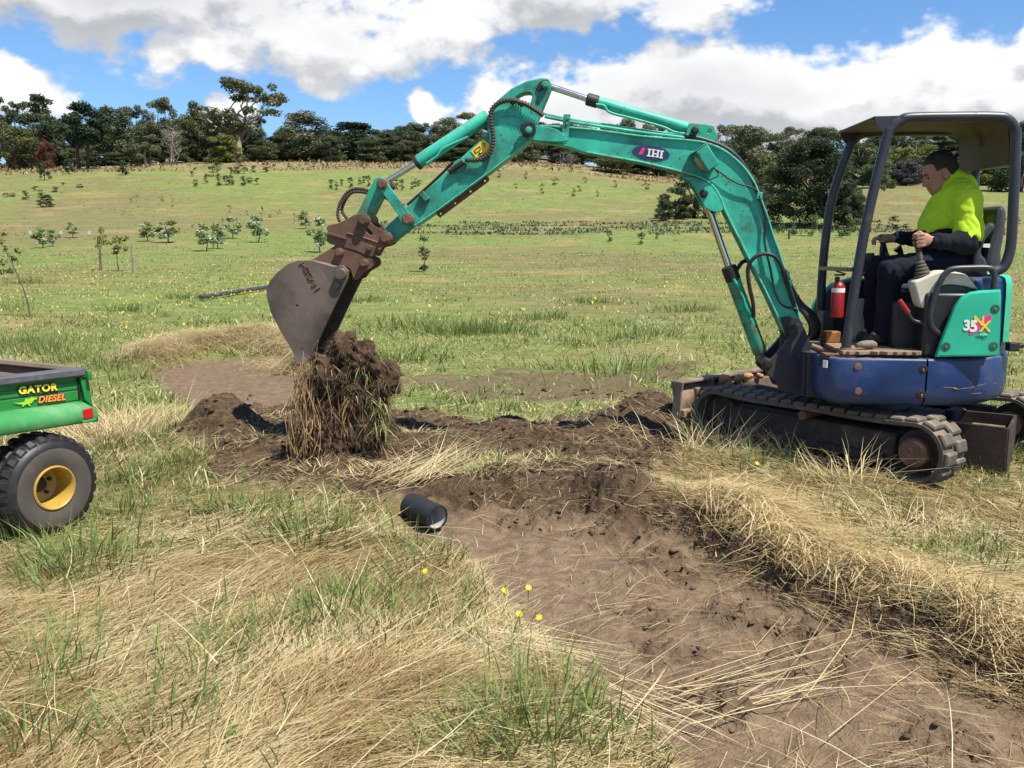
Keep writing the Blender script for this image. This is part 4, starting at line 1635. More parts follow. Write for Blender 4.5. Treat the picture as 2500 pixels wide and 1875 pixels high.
# yellow warning plate with a crane symbol
yo = tps(Z3([(1520, 605), (1600, 525), (1648, 560), (1640, 600), (1560, 660)]), -.078)
WARN = xplate('warning_label', yo, -.0800, -.0765, YELP, ARM, .0006)
flat_letters('warning_symbol', [[(1538, 603), (1575, 572), (1578, 576), (1541, 607)], [(1575, 572), (1580, 572), (1588, 592), (1583, 594)], [(1541, 607), (1546, 605), (1552, 617), (1548, 620)], [(1548, 620), (1580, 596), (1583, 600), (1551, 624)],
                                [(1572, 612), (1577, 609), (1586, 628), (1580, 631)], [(1566, 628), (1598, 612), (1600, 617), (1568, 633)], [(1572, 642), (1606, 624), (1608, 629), (1575, 647)],
                                [(1598, 552), (1602, 550), (1620, 580), (1616, 583)], [(1602, 550), (1622, 556), (1621, 560), (1603, 555)]], Z3, BLKP, ARM, -.0812)
# small bracket and hose union block on the arm's cheek
xplate('hose_bracket', tps(Z3([(1188, 900), (1215, 880), (1260, 925), (1232, 950)])), -.115, -.077, TEAL, ARM)
MB().cyl(w3p(Z3([(1370, 750)])[0], -.10), w3p(Z3([(1470, 680)])[0], -.10), .020, n=12).build('hose_union', GREASE, ARM, 40, .002)
xplate('union_block', tps(Z3([(1415, 690), (1450, 665), (1510, 700), (1440, 755)])), -.10, -.077, TEAL_WORN, ARM)

# ---------------- linkage, quick hitch, bucket
def bar_plate(p, q, hw, l0, l1, name, m, parent=EX):
    a, b = np.array(tp(p, (l0 + l1) / 2)), np.array(tp(q, (l0 + l1) / 2))
    t = (b - a) / np.linalg.norm(b - a)
    n_ = np.array([-t[1], t[0]])
    pts = []
    for k in range(9):
        th = math.pi / 2 + math.pi * k / 8
        pts.append(tuple(a + (t * math.cos(th) + n_ * math.sin(th)) * hw))
    for k in range(9):
        th = -math.pi / 2 + math.pi * k / 8
        pts.append(tuple(b + (t * math.cos(th) + n_ * math.sin(th)) * hw))
    return xplate(name, pts, l0, l1, m, parent, .004)


P_KNEE, P_HIT, P_ARM = Z3([(920, 828)])[0], Z3([(800, 1068)])[0], Z3([(1093, 1065)])[0]
bar_plate(P_KNEE, P_ARM, .036, -.125, -.105, 'link', TEAL)
bar_plate(P_KNEE, P_ARM, .036, .105, .125, 'link', TEAL)
bar_plate(P_KNEE, P_HIT, .046, -.088, .088, 'link', TEAL_WORN)
pin(tp(P_KNEE, -.13), -.150, .150, .038, RUST, head=.8)
pin(tp(P_ARM, -.13), -.150, .150, .042, RUST, head=.8)
hit_o = smooth2d(tps(ZB([(588, 405), (600, 372), (690, 350), (770, 312), (840, 275), (915, 275), (950, 310), (1000, 370), (1080, 415), (1142, 468), (1146, 520), (1105, 552), (1035, 575), (985, 650),
                         (850, 600), (760, 572), (620, 535), (585, 500), (600, 440)])), 3)
slot = smooth2d(tps(ZB([(932, 398), (960, 400), (990, 440), (985, 458), (955, 445), (935, 420)])), 2)
HITCH = join_plates('quick_hitch', [(hit_o, -.125, -.100, [slot]), (hit_o, .100, .125, [slot]),
                                    (smooth2d(tps(ZB([(600, 450), (770, 500), (1000, 570), (980, 640), (760, 565), (600, 515)])), 2), -.099, .099, None)], RUST)
xplate('hitch_ledge', tps(ZB([(598, 428), (770, 478), (768, 500), (596, 450)])), -.150, -.126, RUST, HITCH)
MB().tube([w3p(q, -.128) for q in ZB([(725, 440), (860, 475), (1010, 525)])], .006, 8).build('weld_bead', RUST, HITCH, 60)
pin(tp(ZB([(882, 322)])[0], -.13), -.165, .15, .040, RUST, HITCH, head=.8)
pin(tp(ZB([(1076, 480)])[0], -.13), -.165, .15, .042, RUST, HITCH, head=.8)
pin(tp(ZB([(928, 572)])[0], -.13), -.140, -.12, .020, RUST, HITCH, 'grease_cap')

bk = tps(ZB([(0, 1000), (8, 930), (30, 870), (95, 795), (195, 715), (280, 685), (400, 682), (600, 740), (690, 730), (742, 780), (735, 850), (650, 1020), (560, 1210), (480, 1385), (402, 1560),
             (372, 1600), (312, 1622), (262, 1562), (240, 1510), (130, 1330), (40, 1150)]), -.23)
dl = .23
shell_line = subdiv(tps(ZB([(640, 745), (400, 688), (280, 690), (195, 720), (95, 800), (30, 875), (4, 935), (2, 1000), (44, 1150), (133, 1328), (242, 1508), (285, 1580)]), -.23), 4)
BUCK = sweep_strip(shell_line, .016, -.205, .225, -1.0).build('bucket', BUCKET, EX, 50, .003)
drain = circle(tp(ZB([(280, 1092)])[0], -.22), .008, 12)
xplate('side_plate', bk, -.230, -.206, BUCKET, BUCK, .004, holes=[drain])
xplate('side_plate', bk, .226, .250, BUCKET, BUCK, .004)
band = tps(ZB([(600, 742), (690, 732), (740, 785), (733, 850), (650, 1020), (560, 1210), (480, 1385), (402, 1558), (262, 1545), (250, 1510), (350, 1290), (470, 1040), (560, 850)]), -.236)
xplate('side_cutter', band, -.239, -.231, BUCKET, BUCK, .003)
edge = tps(ZB([(250, 1508), (300, 1490), (405, 1560), (374, 1606), (312, 1628), (262, 1572)]), -.245)
xplate('cutting_edge', edge, -.2435, -.2395, POLISHED, BUCK, .001)
lip = MB()
c0, c1 = tp(ZB([(262, 1560)])[0], 0), tp(ZB([(335, 1618)])[0], 0)
xplate('lip', tps(ZB([(240, 1500), (262, 1480), (350, 1600), (318, 1624), (290, 1610)]), -.215), -.204, .224, POLISHED, BUCK, .003)
pin(tp(ZB([(678, 805)])[0], -.24), -.285, -.23, .040, BUCKET, BUCK, 'boss', 24)
pin(tp(ZB([(635, 905)])[0], -.24), -.262, -.23, .028, BUCKET, BUCK, 'boss', 24)
ear = smooth2d(tps(ZB([(400, 690), (440, 665), (610, 562), (655, 550), (920, 650), (972, 690), (962, 742), (880, 792), (835, 850), (792, 856), (775, 810), (740, 750), (600, 735)]), -.1), 3)
EARS = join_plates('bucket_ear', [(ear, -.120, -.098, None), (ear, .098, .120, None)], RUST, BUCK)
pin(tp(ZB([(665, 612)])[0], -.12), -.165, .14, .032, RUST, BUCK, head=.8)
pin(tp(ZB([(887, 708)])[0], -.12), -.165, .14, .032, RUST, BUCK, head=.8)
# raised weld lettering down the side plate
mb = MB()
for stx in ([(460, 390), (640, 290)], [(560, 360), (690, 480)], [(630, 540), (800, 490), (850, 650), (720, 720), (630, 540)], [(760, 790), (880, 690), (970, 820), (940, 900)],
            [(760, 800), (830, 930), (900, 960)], [(840, 840), (880, 870), (930, 960)], [(930, 960), (1020, 940), (1050, 1000), (970, 1050)], [(930, 1150), (1000, 1080), (1100, 1080)],
            [(950, 1200), (1100, 1110)], [(1040, 1340), (1230, 1210)]):
    mb.tube([w3p(q, -.234) for q in ZL(stx)], .0055, 8)
mb.build('weld_lettering', RUST, BUCK, 60)

# ---------------- hoses
def hose(pts, l, r=.013, m=HOSE, name='hose', parent=EX, n=8):
    ls = l if isinstance(l, (list, tuple)) else [l] * len(pts)
    return MB().tube(catmull([w3p(p, q) for p, q in zip(pts, ls)], 7), r, n).build(name, m, parent, 60)


def spiral(pts, l, r=.015, turns=60, parent=EX):
    ls = l if isinstance(l, (list, tuple)) else [l] * len(pts)
    path = catmull([w3p(p, q) for p, q in zip(pts, ls)], 12)
    h = MB().tube(path, r * .8, 8).build('hose', HOSE, parent, 60)
    # wire guard: rings wound along the hose
    d = [0]
    for a, b in zip(path[:-1], path[1:]):
        d.append(d[-1] + (b - a).length)
    mb = MB()
    k = 0.0
    while k < d[-1] - .02:
        i = max(j for j in range(len(d)) if d[j] <= k)
        i = min(i, len(path) - 2)
        t = (path[i + 1] - path[i]).normalized()
        p = path[i] + t * (k - d[i])
        mb.lathe(p, t, [(0, r * .8), (.003, r * 1.15), (.012, r * 1.15), (.015, r * .8)], 8, cap=False)
        k += .021
    mb.build('hose_guard', SPIRAL, h, 40)
    return h


spiral(Z3([(2010, 365), (1960, 330), (1880, 285), (1780, 262), (1700, 285), (1655, 345), (1660, 440), (1670, 530), (1650, 610), (1590, 660), (1480, 668)]), -.112, .017)
spiral(Z3([(1870, 300), (1820, 262), (1790, 290)]), -.10, .016)
spiral(Z3([(860, 880), (760, 858), (690, 880), (640, 950), (620, 1030), (635, 1085)]), .05, .012)
spiral(Z3([(850, 895), (770, 880), (710, 890), (665, 950), (650, 1010), (690, 1070)]), .09, .012)
hose(Z3([(1070, 975), (1000, 950), (930, 910), (860, 885)]), .07, .013)
hose(Z3([(1400, 680), (1300, 780), (1190, 880), (1090, 970)]), .085, .010, SPIRAL)
hose(Z4([(1310, 500), (1430, 528), (1560, 575), (1660, 650), (1740, 770), (1790, 900)]), -.065, .018)
hose(Z4([(1390, 510), (1500, 545), (1620, 610), (1720, 730), (1780, 850)]), -.02, .018)
hose(Z1([(490, 1000), (520, 960), (545, 950)]), [.03, .05, .07], .015)
hose(Z1([(590, 1290), (585, 1200), (560, 1080), (560, 980), (610, 920), (680, 910), (735, 945), (775, 1030), (810, 1150), (850, 1260)]), [-.07, -.10, -.12, -.13, -.14, -.14, -.135, -.13, -.11, -.09], .014)
hose(Z1([(620, 560), (660, 690), (655, 830), (690, 1000), (720, 1140), (770, 1220), (850, 1240)]), -.105, .008)
for k in range(5):
    hose(Z1([(760 + 4 * k, 1010), (800 + 5 * k, 1120), (845 + 8 * k, 1210), (900 + 11 * k, 1270), (935 + 11 * k, 1340), (925 + 10 * k, 1410), (885 + 8 * k, 1440)]), -.07 + .04 * k, .019)
for k in range(3):
    hose(Z1([(600 + 9 * k, 500), (640 + 8 * k, 640), (690 + 7 * k, 800), (740 + 6 * k, 960), (770 + 6 * k, 1040)]), -.06 + .03 * k, .010)
for q in ((785, 1035), (800, 1085), (622, 560)):
    p = w3p(Z1([q])[0], -.09)
    MB().box(p, (.02, .02, .024)).build('hose_clip', TEAL, EX, 40, .004)

# ---------------- swing bracket and front of the upper frame
brk = smooth2d(tps(Z7([(1010, 700), (970, 830), (840, 975), (765, 1035), (750, 1085), (800, 1140), (870, 1200), (905, 1270), (1010, 1285), (1100, 1270), (1165, 1200), (1185, 950), (1130, 760), (1080, 690)])), 3)
SWB = join_plates('swing_bracket', [(brk, -.155, -.115, None), (brk, .115, .155, None),
                                    (smooth2d(tps(Z7([(900, 1000), (1000, 880), (1150, 900), (1170, 1200), (1000, 1270), (860, 1180)])), 2), -.114, .114, None)], DARKBLUE)
pin(tp(Z7([(825, 1060)])[0], -.16), -.172, .17, .034, GREASE, SWB, head=.8)
pin(tp(Z7([(1060, 770)])[0], -.16), -.172, .17, .036, GREASE, SWB, head=.8)
join_plates('boom_foot', [(smooth2d(tps(Z7([(930, 640), (1080, 640), (1130, 780), (1090, 850), (1000, 860), (950, 760)])), 3), -.112, .112, None)], GREASE, SWB)
a0, z0 = tp(Z7([(1180, 880)])[0], -.2)
for (zc, hh) in ((.855, .022), (.56, .03)):
    MB().box(W3(-.31, 0, zc), (.12, .13, hh), (XU, XV, ZZ)).build('pivot_lug', GREASE, SWB, 40, .01)
MB().cyl(W3(-.22, 0, .52), W3(-.22, 0, .94), .05, n=20).build('king_pin', GREASE, SWB)

# plan outline of the upper works (a, l)
FRONT = [(-.34, -.40), (-.36, -.50), (-.42, -.555), (-.60, -.575), (-.98, -.585)]
PLAN_NEAR = [(-.34, -.40), (-.352, -.47), (-.385, -.53), (-.45, -.562), (-.60, -.575), (-.80, -.583), (-.992, -.585)]
PLAN_REAR = [(-1.004, -.585), (-1.15, -.572), (-1.30, -.53), (-1.44, -.46), (-1.55, -.37), (-1.64, -.25), (-1.695, -.11), (-1.71, .04), (-1.695, .19), (-1.64, .33), (-1.55, .45), (-1.44, .54), (-1.30, .61),
             (-1.15, .65), (-1.004, .665)]
PLAN_FAR = [(-.992, .665), (-.80, .663), (-.60, .655), (-.45, .642), (-.385, .61), (-.352, .55), (-.34, .48)]


def ring(plan, z, s, c=(-1.0, .04)):
    return [W3(c[0] + (a - c[0]) * s, c[1] + (l - c[1]) * s, z) for a, l in plan]


Z_BOT, Z_TOP = .50, .815
prof = [(Z_BOT, .90), (Z_BOT + .022, .955), (Z_BOT + .06, .985), (Z_BOT + .12, 1.0), (Z_TOP - .02, 1.0), (Z_TOP - .006, .994), (Z_TOP, .982)]
FS = MB().loft([ring(PLAN_NEAR + PLAN_FAR, z, s) for z, s in prof]).build('skirt_front', BLUE, EX, 50)
CW = MB().loft([ring(PLAN_REAR, z, s) for z, s in prof]).build('counterweight', BLUE, EX, 50)
# rub mark scratched through to primer along the tail
mb = MB()
for (pp, rr) in ((ZT([(930, 1405), (1020, 1412), (1100, 1432), (1250, 1410), (1400, 1370), (1530, 1360)]), .004), (ZT([(1040, 1415), (1085, 1425)]), .010), (ZT([(1290, 1400), (1285, 1480)]), .004), (ZT([(1250, 1480), (1360, 1472)]), .004)):
    line = []
    for p in pp:
        # walk outwards onto the curved tail
        best = None
        for l in np.arange(-.60, -.20, .004):
            a, z = tp(p, l)
            R_ = [(q, r) for q, r in PLAN_REAR]
            lim = np.interp(-a, [-q for q, r in R_[:8]], [r for q, r in R_[:8]])
            if l >= lim:
                best = W3(a, lim - .001, z)
                break
        if best is not None:
            line.append(best)
    if len(line) > 1:
        mb.tube(line, rr * .5, 6)
mb.build('scrape_mark', mat('scraped_primer', (.22, .11, .05), .7, var=.3, var_scale=20), CW, 60)
# recessed bolts of the skirt
for q in ((710, 1205), (690, 1490)):
    p = tp(ZT([q])[0], -.585)
    MB().lathe(W3(p[0], -.581, p[1]), XV * -1, [(0, .030), (.006, .028), (.008, .018), (.003, .013)], 18).build('bolt_recess', BLACKP, FS)
    MB().cyl(W3(p[0], -.581, p[1]), W3(p[0], -.595, p[1]), .008, n=8).build('skirt_bolt', CHROME, FS)
for q in ((680, 1155), (685, 1510)):
    p = tp(ZF([q])[0], -.575)
    MB().lathe(W3(p[0], -.572, p[1]), XV * -1, [(0, .024), (.005, .022), (.006, .010)], 16).build('skirt_bolt', RUST, FS)
# louvres on the front corner
for k in range(5):
    p = tp(ZF([(220, 1000 + 34 * k)])[0], -.50)
    MB().box(W3(-.362, -.515, p[1]), (.004, .040, .006), ((XU * .75 - XV * .66).normalized(), (XU * .66 + XV * .75).normalized(), ZZ)).build('louvre', BLACKP, FS, 0)
# front bulkhead (dark steel frame in front of the skirt)
MB().box(W3(-.40, 0, .66), (.10, .32, .15), (XU, XV, ZZ)).build('front_bulkhead', DARKBLUE, EX, 40, .01)
MB().box(W3(-.288, -.23, .66), (.012, .06, .15), (XU, XV, ZZ)).build('bulkhead_flange', DARKBLUE, EX, 40, .004)
MB().box(W3(-.288, .23, .66), (.012, .06, .15), (XU, XV, ZZ)).build('bulkhead_flange', DARKBLUE, EX, 40, .004)
MB().tube([w3p(q, -.38) for q in ZF([(0, 850), (170, 910), (300, 960)])], .018, 10).build('step_edge', RUST, EX, 60)
MB().box(W3(-.364, -.535, .77), (.003, .016, .024), ((XU * .75 - XV * .66).normalized(), (XU * .66 + XV * .75).normalized(), ZZ)).build('info_sticker', WHITEP, FS, 0)

# floor plate with a worn mat whose edge is breaking up
FLOOR = MB().box(W3(-.70, .03, .825), (.33, .52, .008), (XU, XV, ZZ)).build('floor_plate', RUST, EX, 40, .004)
matl = [(-.46, .40), (-.46, -.40), (-.455, -.54)]
edge_n = [(-.47 - .02 * k, -.555 + .012 * math.sin(k * 2.1) + (.03 if k in (8, 9, 12) else 0)) for k in range(26)]
outl = [(-.462, .40), (-.462, -.40)] + edge_n + [(-.985, -.50), (-.985, .40)]
top_ = [W3(a, l, .860) for a, l in outl]
MB().prism(top_, (0, 0, -.024), (0, 0, 0)).build('floor_mat', WOODM, EX, 30, .003)
glove = SDF((-.08, -.05, -.03), (.08, .05, .07), .006)
glove.ell((0, 0, .01), (.055, .03, .028)).cap((-.05, 0, .01), (-.07, .01, .0), .016, .012).cap((-.04, .015, .015), (-.07, .03, .0), .012, .010).cap((.04, 0, .01), (.06, 0, .005), .022, .018)
gp = w3p(ZF([(810, 905)])[0], -.46)
gm = glove.mesh('work_glove')
go_ = link_mesh('work_glove', gm, mat('dusty_leather', (.20, .17, .13), .85, dirt=(.08, .06, .05), dirt_amt=.4, bump=.4), None, 60)
go_.location = (gp.x, gp.y, .884)
go_.rotation_euler = (0, 0, .3)
tag(go_, 'dusty grey work glove lying on the cab floor mat', 'glove')

# green side cover and decals
cov = tps(Z8([(815, 1580), (845, 1490), (900, 1345), (950, 1222), (1000, 1160), (1060, 1125), (1130, 1114), (1270, 1108), (1274, 1160), (1262, 1570)]), -.588)
COVER = xplate('engine_cover', cov, -.592, -.545, TEAL_COVER, EX, .014)
covf = [(a, z) for a, z in tps(Z8([(815, 1580), (845, 1490), (900, 1345), (950, 1222), (1000, 1160), (1060, 1125), (1130, 1114), (1270, 1108), (1274, 1160), (1262, 1570)]), -.588)]
xplate('engine_cover', covf, .60, .66, TEAL_COVER, EX, .014)
csc = tps(Z7([(1215, 600), (1235, 520), (1290, 430), (1400, 335), (1560, 288), (1700, 290), (1700, 900), (1240, 900)]), .47)
CSC = xplate('cab_side_cover', csc, .44, .50, TEAL_COVER, EX, .010)
xplate('inner_panel', tps(Z7([(1250, 620), (1275, 530), (1320, 450), (1410, 370), (1560, 310), (1850, 300), (1850, 900), (1260, 900)]), .42), .40, .435, BLACKP, CSC, .006)
for q in ((970, 950), (1525, 525), (1505, 945)):
    p = tp(ZT([q])[0], -.60)
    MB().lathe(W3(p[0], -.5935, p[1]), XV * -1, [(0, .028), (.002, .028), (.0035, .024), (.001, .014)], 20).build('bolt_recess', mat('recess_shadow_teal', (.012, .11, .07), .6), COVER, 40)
    MB().cyl(W3(p[0], -.592, p[1]), W3(p[0], -.600, p[1]), .008, n=8).build('cover_bolt', CHROME, COVER)
swoosh = [(430, 1290), (440, 1110), (470, 1000), (600, 830), (800, 680), (1000, 575), (1200, 490), (1320, 475), (1355, 530), (1330, 640), (1250, 750), (1100, 900), (950, 1000), (800, 1120), (650, 1220), (520, 1290)]
letters('decal_swoosh', [swoosh], ZD, PINKP, COVER, -.5935)


def flat_text(body, zf, c, h, m, parent, l, name='lettering', tilt=0.0, **kw):
    P = w3p(zf([c])[0], l)
    a, b = w3p(zf([(c[0], c[1] - h / 2)])[0], l), w3p(zf([(c[0], c[1] + h / 2)])[0], l)
    rt = (-XU) * math.cos(tilt) + ZZ * math.sin(tilt)
    up = (-XU) * -math.sin(tilt) + ZZ * math.cos(tilt)
    me_ = text_mesh(body, (P, rt, up, -XV), (a - b).length * 1.42, **kw)
    shift_mesh(me_, OX)
    return link_mesh(name, me_, m, parent, 0)


flat_text('3', ZD, (345, 920), 400, WHITEP, COVER, -.5960, bold=.04, depth=.001)
flat_text('5', ZD, (620, 960), 440, WHITEP, COVER, -.5966, bold=.035, depth=.001)
flat_text('N', ZD, (830, 750), 400, YELP, COVER, -.5960, bold=.02, depth=.001)
flat_text('X', ZD, (1080, 960), 430, YELP, COVER, -.5964, bold=.02, depth=.001)
flat_text('IL SUPER', ZD, (1020, 1275), 70, WHITEP, COVER, -.5950, bold=.02, depth=.001, width=.72)
mb = MB()
for stx in ([(720, 1310), (760, 1380), (800, 1340), (840, 1390)], [(840, 1390), (880, 1350), (920, 1390), (960, 1350)], [(960, 1350), (970, 1460)], [(1060, 1340), (1010, 1460)], [(1160, 1330), (1080, 1460)]):
    mb.tube([w3p(q, -.5948) for q in ZD(stx)], .0016, 5)
mb.build('decal_script', BLKP, COVER, 60)

# rear hood: blue shell with a green tail strip
HOODP = [(a, l) for a, l in PLAN_REAR if a < -1.20]
hp = [(zz, ss) for zz, ss in ((Z_TOP + .004, .965), (1.20, .955), (1.29, .945), (1.325, .92), (1.335, .88))]
HOOD = MB().loft([ring(HOODP, z, s, (-1.2, .04)) for z, s in hp]).build('rear_hood', BLUE, EX, 50)
TAIL = [(a, l) for a, l in PLAN_REAR if a < -1.50]
MB().loft([ring(TAIL, z, s, (-1.35, .04)) for z, s in ((Z_TOP + .09, .99), (1.21, .98), (1.29, .97), (1.33, .94), (1.342, .88))]).build('tail_cover', TEAL_COVER, HOOD, 50)
tlp = w3p(ZT([(1715, 950)])[0], -.35)
MB().box(tlp, (.035, .03, .03)).cyl(tlp + Vector((.02, 0, 0)), tlp + Vector((.07, 0, .01)), .018, n=10).build('tail_latch', GREASE, HOOD, 40, .006)
# engine bay block and seat plinth
MB().box(W3(-1.20, .03, 1.03), (.22, .55, .21), (XU, XV, ZZ)).build('engine_housing', BLACKP, EX, 40, .02)
MB().box(W3(-1.00, -.05, 1.00), (.16, .30, .17), (XU, XV, ZZ)).build('seat_plinth', BLACKP, EX, 40, .02)

# ---------------- canopy
CN, CF = -.47, .41
near = [w3p(q, CN) for q in ZF([(500, 985)])] + [w3p(q, CN) for q in [(2072, 800), (2112, 560), (2162, 350)]] + [w3p(q, CN) for q in ZC([(700, 250), (800, 165), (900, 128), (1400, 118), (1850, 118), (2010, 140), (2105, 250), (2118, 420)])] + \
       [w3p(q, CN) for q in [(2472, 540), (2466, 610), (2450, 652), (2420, 666)]]
PN = MB().tube(catmull(near, 6), .032, 16).build('canopy_hoop', PIPEGREY, EX, 60)
far = [w3p(q, CF) for q in [(2003, 850), (2006, 690), (2028, 500), (2072, 365)]] + [w3p(q, CF) for q in ZC([(250, 400), (320, 335), (420, 305), (700, 292), (1400, 288), (1560, 320), (1650, 420), (1675, 560), (1650, 760), (1640, 1000)])] + [w3p((2372, 560), CF), w3p((2366, 640), CF)]
PF = MB().tube(catmull(far, 6), .032, 16).build('canopy_hoop', PIPEGREY, EX, 60)
cb0, cb1 = w3p((2078, 658), CN), w3p((2008, 655), CF)
MB().box((cb0 + cb1) / 2, ((cb1 - cb0).length / 2, .028, .014), ((cb1 - cb0).normalized(), XU, ZZ)).build('cross_bar', PIPEGREY, EX, 40, .004)
cb0, cb1 = w3p((2478, 398), CN), w3p((2388, 408), CF)
MB().tube([cb0, cb1], .024, 12).build('rear_cross_bar', PIPEGREY, EX, 60)
MB().lathe(w3p(ZF([(500, 985)])[0], CN) - ZZ * .01, ZZ, [(0, .075), (.014, .075), (.03, .045), (.06, .037)], 16).build('post_foot', RUST, EX, 40)
# roof sheet: profile traced on the near hoop, bent down at the back, visor at the front
rp = [tp(q, CN) for q in ZC([(490, 112), (800, 100), (1400, 92), (1850, 92), (1990, 118), (2075, 210), (2095, 330), (2100, 500), (2100, 660)])]
rp = subdiv(rp, 4)
rt_, rb_ = [], []
for th, m_, nm in ((.010, PIPEGREY, 'canopy_roof'),):
    ROOF = sweep_strip(rp, th, CN + .01, CF - .01, 1.0).build(nm, m_, EX, 40, .002)
sweep_strip([(a, z - .004) for a, z in rp], .010, CN + .03, CF - .03, 1.0)
inner = []
for i in range(len(rp)):
    t = np.array(rp[min(i + 1, len(rp) - 1)]) - np.array(rp[max(i - 1, 0)])
    t = t / np.linalg.norm(t)
    nn_ = np.array([-t[1], t[0]])
    inner.append(tuple(np.array(rp[i]) + nn_ * .0125))
LIN = sweep_strip(inner, .006, CN + .035, CF - .035, 1.0).build('roof_lining', ROOFU, ROOF, 40)
stk = w3p(ZC([(1775, 545)])[0], 0.0)
# visor gussets
gus = tps(ZC([(492, 112), (810, 104), (700, 180), (640, 250), (600, 300), (560, 270), (510, 200)]), CN)
xplate('visor_gusset', gus, CN - .006, CN + .006, PIPEGREY, ROOF, .002)
gusf = tps(ZC([(98, 270), (300, 262), (420, 300), (330, 340), (250, 400), (190, 460), (130, 390), (100, 330)]), CF)
xplate('visor_gusset', gusf, CF - .006, CF + .006, PIPEGREY, ROOF, .002)
MB().box(w3p(ZC([(1775, 545)])[0], CF - .05) - XV * .01, (.003, .05, .035), (XU, XV, ZZ)).build('roof_sticker', mat('faded_sticker', (.36, .30, .17), .6), ROOF, 0)

# ---------------- seat and controls
sb = smooth2d(tps(Z8([(1165, 560), (1195, 528), (1228, 540), (1236, 600), (1226, 720), (1205, 830), (1190, 960), (1100, 965), (1095, 880), (1120, 760), (1150, 660)]), -.1), 3)
SEAT = xplate('seat', sb, -.27, .18, SEATM, EX, .030)
wing = smooth2d(tps(Z8([(1215, 645), (1225, 680), (1160, 760), (1130, 850), (1165, 900), (1172, 980), (1090, 990), (1078, 900), (1090, 800), (1130, 700), (1180, 645)]), -.30), 3)
xplate('seat_wing', wing, -.315, -.265, SEATM, SEAT, .020)
cush = smooth2d(tps(Z8([(760, 930), (900, 900), (1090, 905), (1110, 960), (1090, 1010), (800, 1010), (750, 980)]), -.1), 3)
xplate('cushion', cush, -.26, .17, SEATM, SEAT, .03)
xplate('seat_back_sticker', tps(Z8([(1148, 787), (1195, 787), (1192, 815), (1142, 812)]), -.319), -.319, -.3165, WHITEP, SEAT, .0008)
MB().box(w3p(Z8([(1205, 920)])[0], -.1), (.035, .06, .05), (XU, XV, ZZ)).build('belt_reel', BLACKP, SEAT, 40, .01)
con = smooth2d(tps(Z8([(650, 1055), (700, 1030), (835, 975), (960, 985), (1020, 1008), (1065, 1060), (1092, 1105), (980, 1078), (870, 1072), (805, 1110), (772, 1175), (755, 1245), (715, 1235), (688, 1210), (665, 1130)]), -.46), 3)
CON = xplate('console', con, -.50, -.36, CREAM, EX, .012)
xplate('console_skirt', smooth2d(tps(Z8([(880, 1070), (980, 1075), (1090, 1105), (1100, 1160), (1040, 1290), (800, 1290), (775, 1220), (800, 1120)]), -.44), 2), -.465, -.35, SEATM, CON, .01)
cf = [(a, z) for a, z in con]
CONF = xplate('console', cf, .24, .36, CREAM, EX, .012)


def joystick(base, top, l, parent, hand_l=None):
    B, Tp = w3p(base, l), w3p(top, l)
    ax = (Tp - B)
    Ln = ax.length
    ax.normalize()
    pr = []
    h = 0.0
    for k in range(5):
        r = .055 - .007 * k
        pr += [(h, r - .008), (h + .006, r), (h + .016, r), (h + .021, r - .010)]
        h += .022
    g = MB().lathe(B, ax, pr + [(h + .03, .020), (h + .10, .013)], 18).build('gaiter', mat('gaiter_rubber', (.105, .092, .066), .7, dirt=(.05, .04, .03), dirt_amt=.2), parent, 40)
    MB().tube([B + ax * (h + .05), B + ax * (Ln * .75), Tp + ax * .05], [.013, .018, .021], 12).build('lever_grip', BLACKP, parent, 60)


joystick(Z8([(725, 1020)])[0], Z8([(688, 800)])[0], -.42, CON)
joystick(Z8([(520, 1010)])[0], Z8([(440, 770)])[0], .30, CONF)
lv = [w3p(q, .30) for q in Z8([(470, 900), (440, 880), (437, 830), (448, 775)])]
MB().tube(catmull(lv, 5), .017, 10).build('lever_grip', BLACKP, CONF, 60)
for px0, l in ((328, .10), (358, .04)):
    MB().tube([w3p(q, l) for q in Z8([(px0, 1010), (px0, 950), (px0, 930)])], .012, 8).tube([w3p(q, l) for q in Z8([(px0, 930), (px0, 900), (px0 - 2, 852)])], [.016, .024, .030], 10).build('travel_lever', BLACKP, EX, 50, .003)
    MB().tube(catmull([w3p(q, l) for q in Z8([(px0, 960), (270, 1040), (245, 1180), (235, 1330)])], 5), .012, 8).build('travel_rod', PIPEGREY, EX, 60)
MB().tube([w3p(q, .2) for q in Z8([(640, 990), (575, 870), (565, 840), (545, 815)])], [.014, .018, .022, .034], 8).build('blade_lever', BLACKP, EX, 50)
# red handled safety lever and hand rail
rl = MB().tube(catmull([w3p(q, -.50) for q in Z8([(615, 1255), (650, 1315), (700, 1335), (770, 1355), (890, 1352)])], 5), .011, 8).build('lock_lever', PIPEGREY, EX, 60)
MB().tube([w3p(q, -.50) for q in Z8([(560, 1180), (625, 1270)])], .016, 12).build('red_grip', REDP, rl, 60, .003)
MB().tube(catmull([w3p(q, -.53) for q in Z8([(860, 1425), (810, 1395), (782, 1350), (778, 1270), (805, 1160), (850, 1040), (890, 985), (940, 962), (1040, 956), (1150, 954), (1205, 965), (1222, 1000), (1220, 1105)])], 5), .019, 12).build('hand_rail', PIPEGREY, EX, 60)
# footwell panels
MB().box(W3(tp((2100, 760), .22)[0], .22, 1.00), (.05, .012, .15), (XU, XV, ZZ)).build('footwell_panel', CREAM, EX, 40, .004)
MB().box(W3(-.56, .30, .95), (.05, .12, .11), (XU, XV, ZZ)).build('valve_cover', GREASE, EX, 40, .03)
ob = w3p(ZF([(300, 620)])[0], -.05)
MB().box((ob.x, ob.y, .90), (.05, .05, .04)).build('relay_box', mat('orange_plastic', (.30, .11, .02), .6, dirt=(.08, .05, .03), dirt_amt=.4), EX, 40, .008)

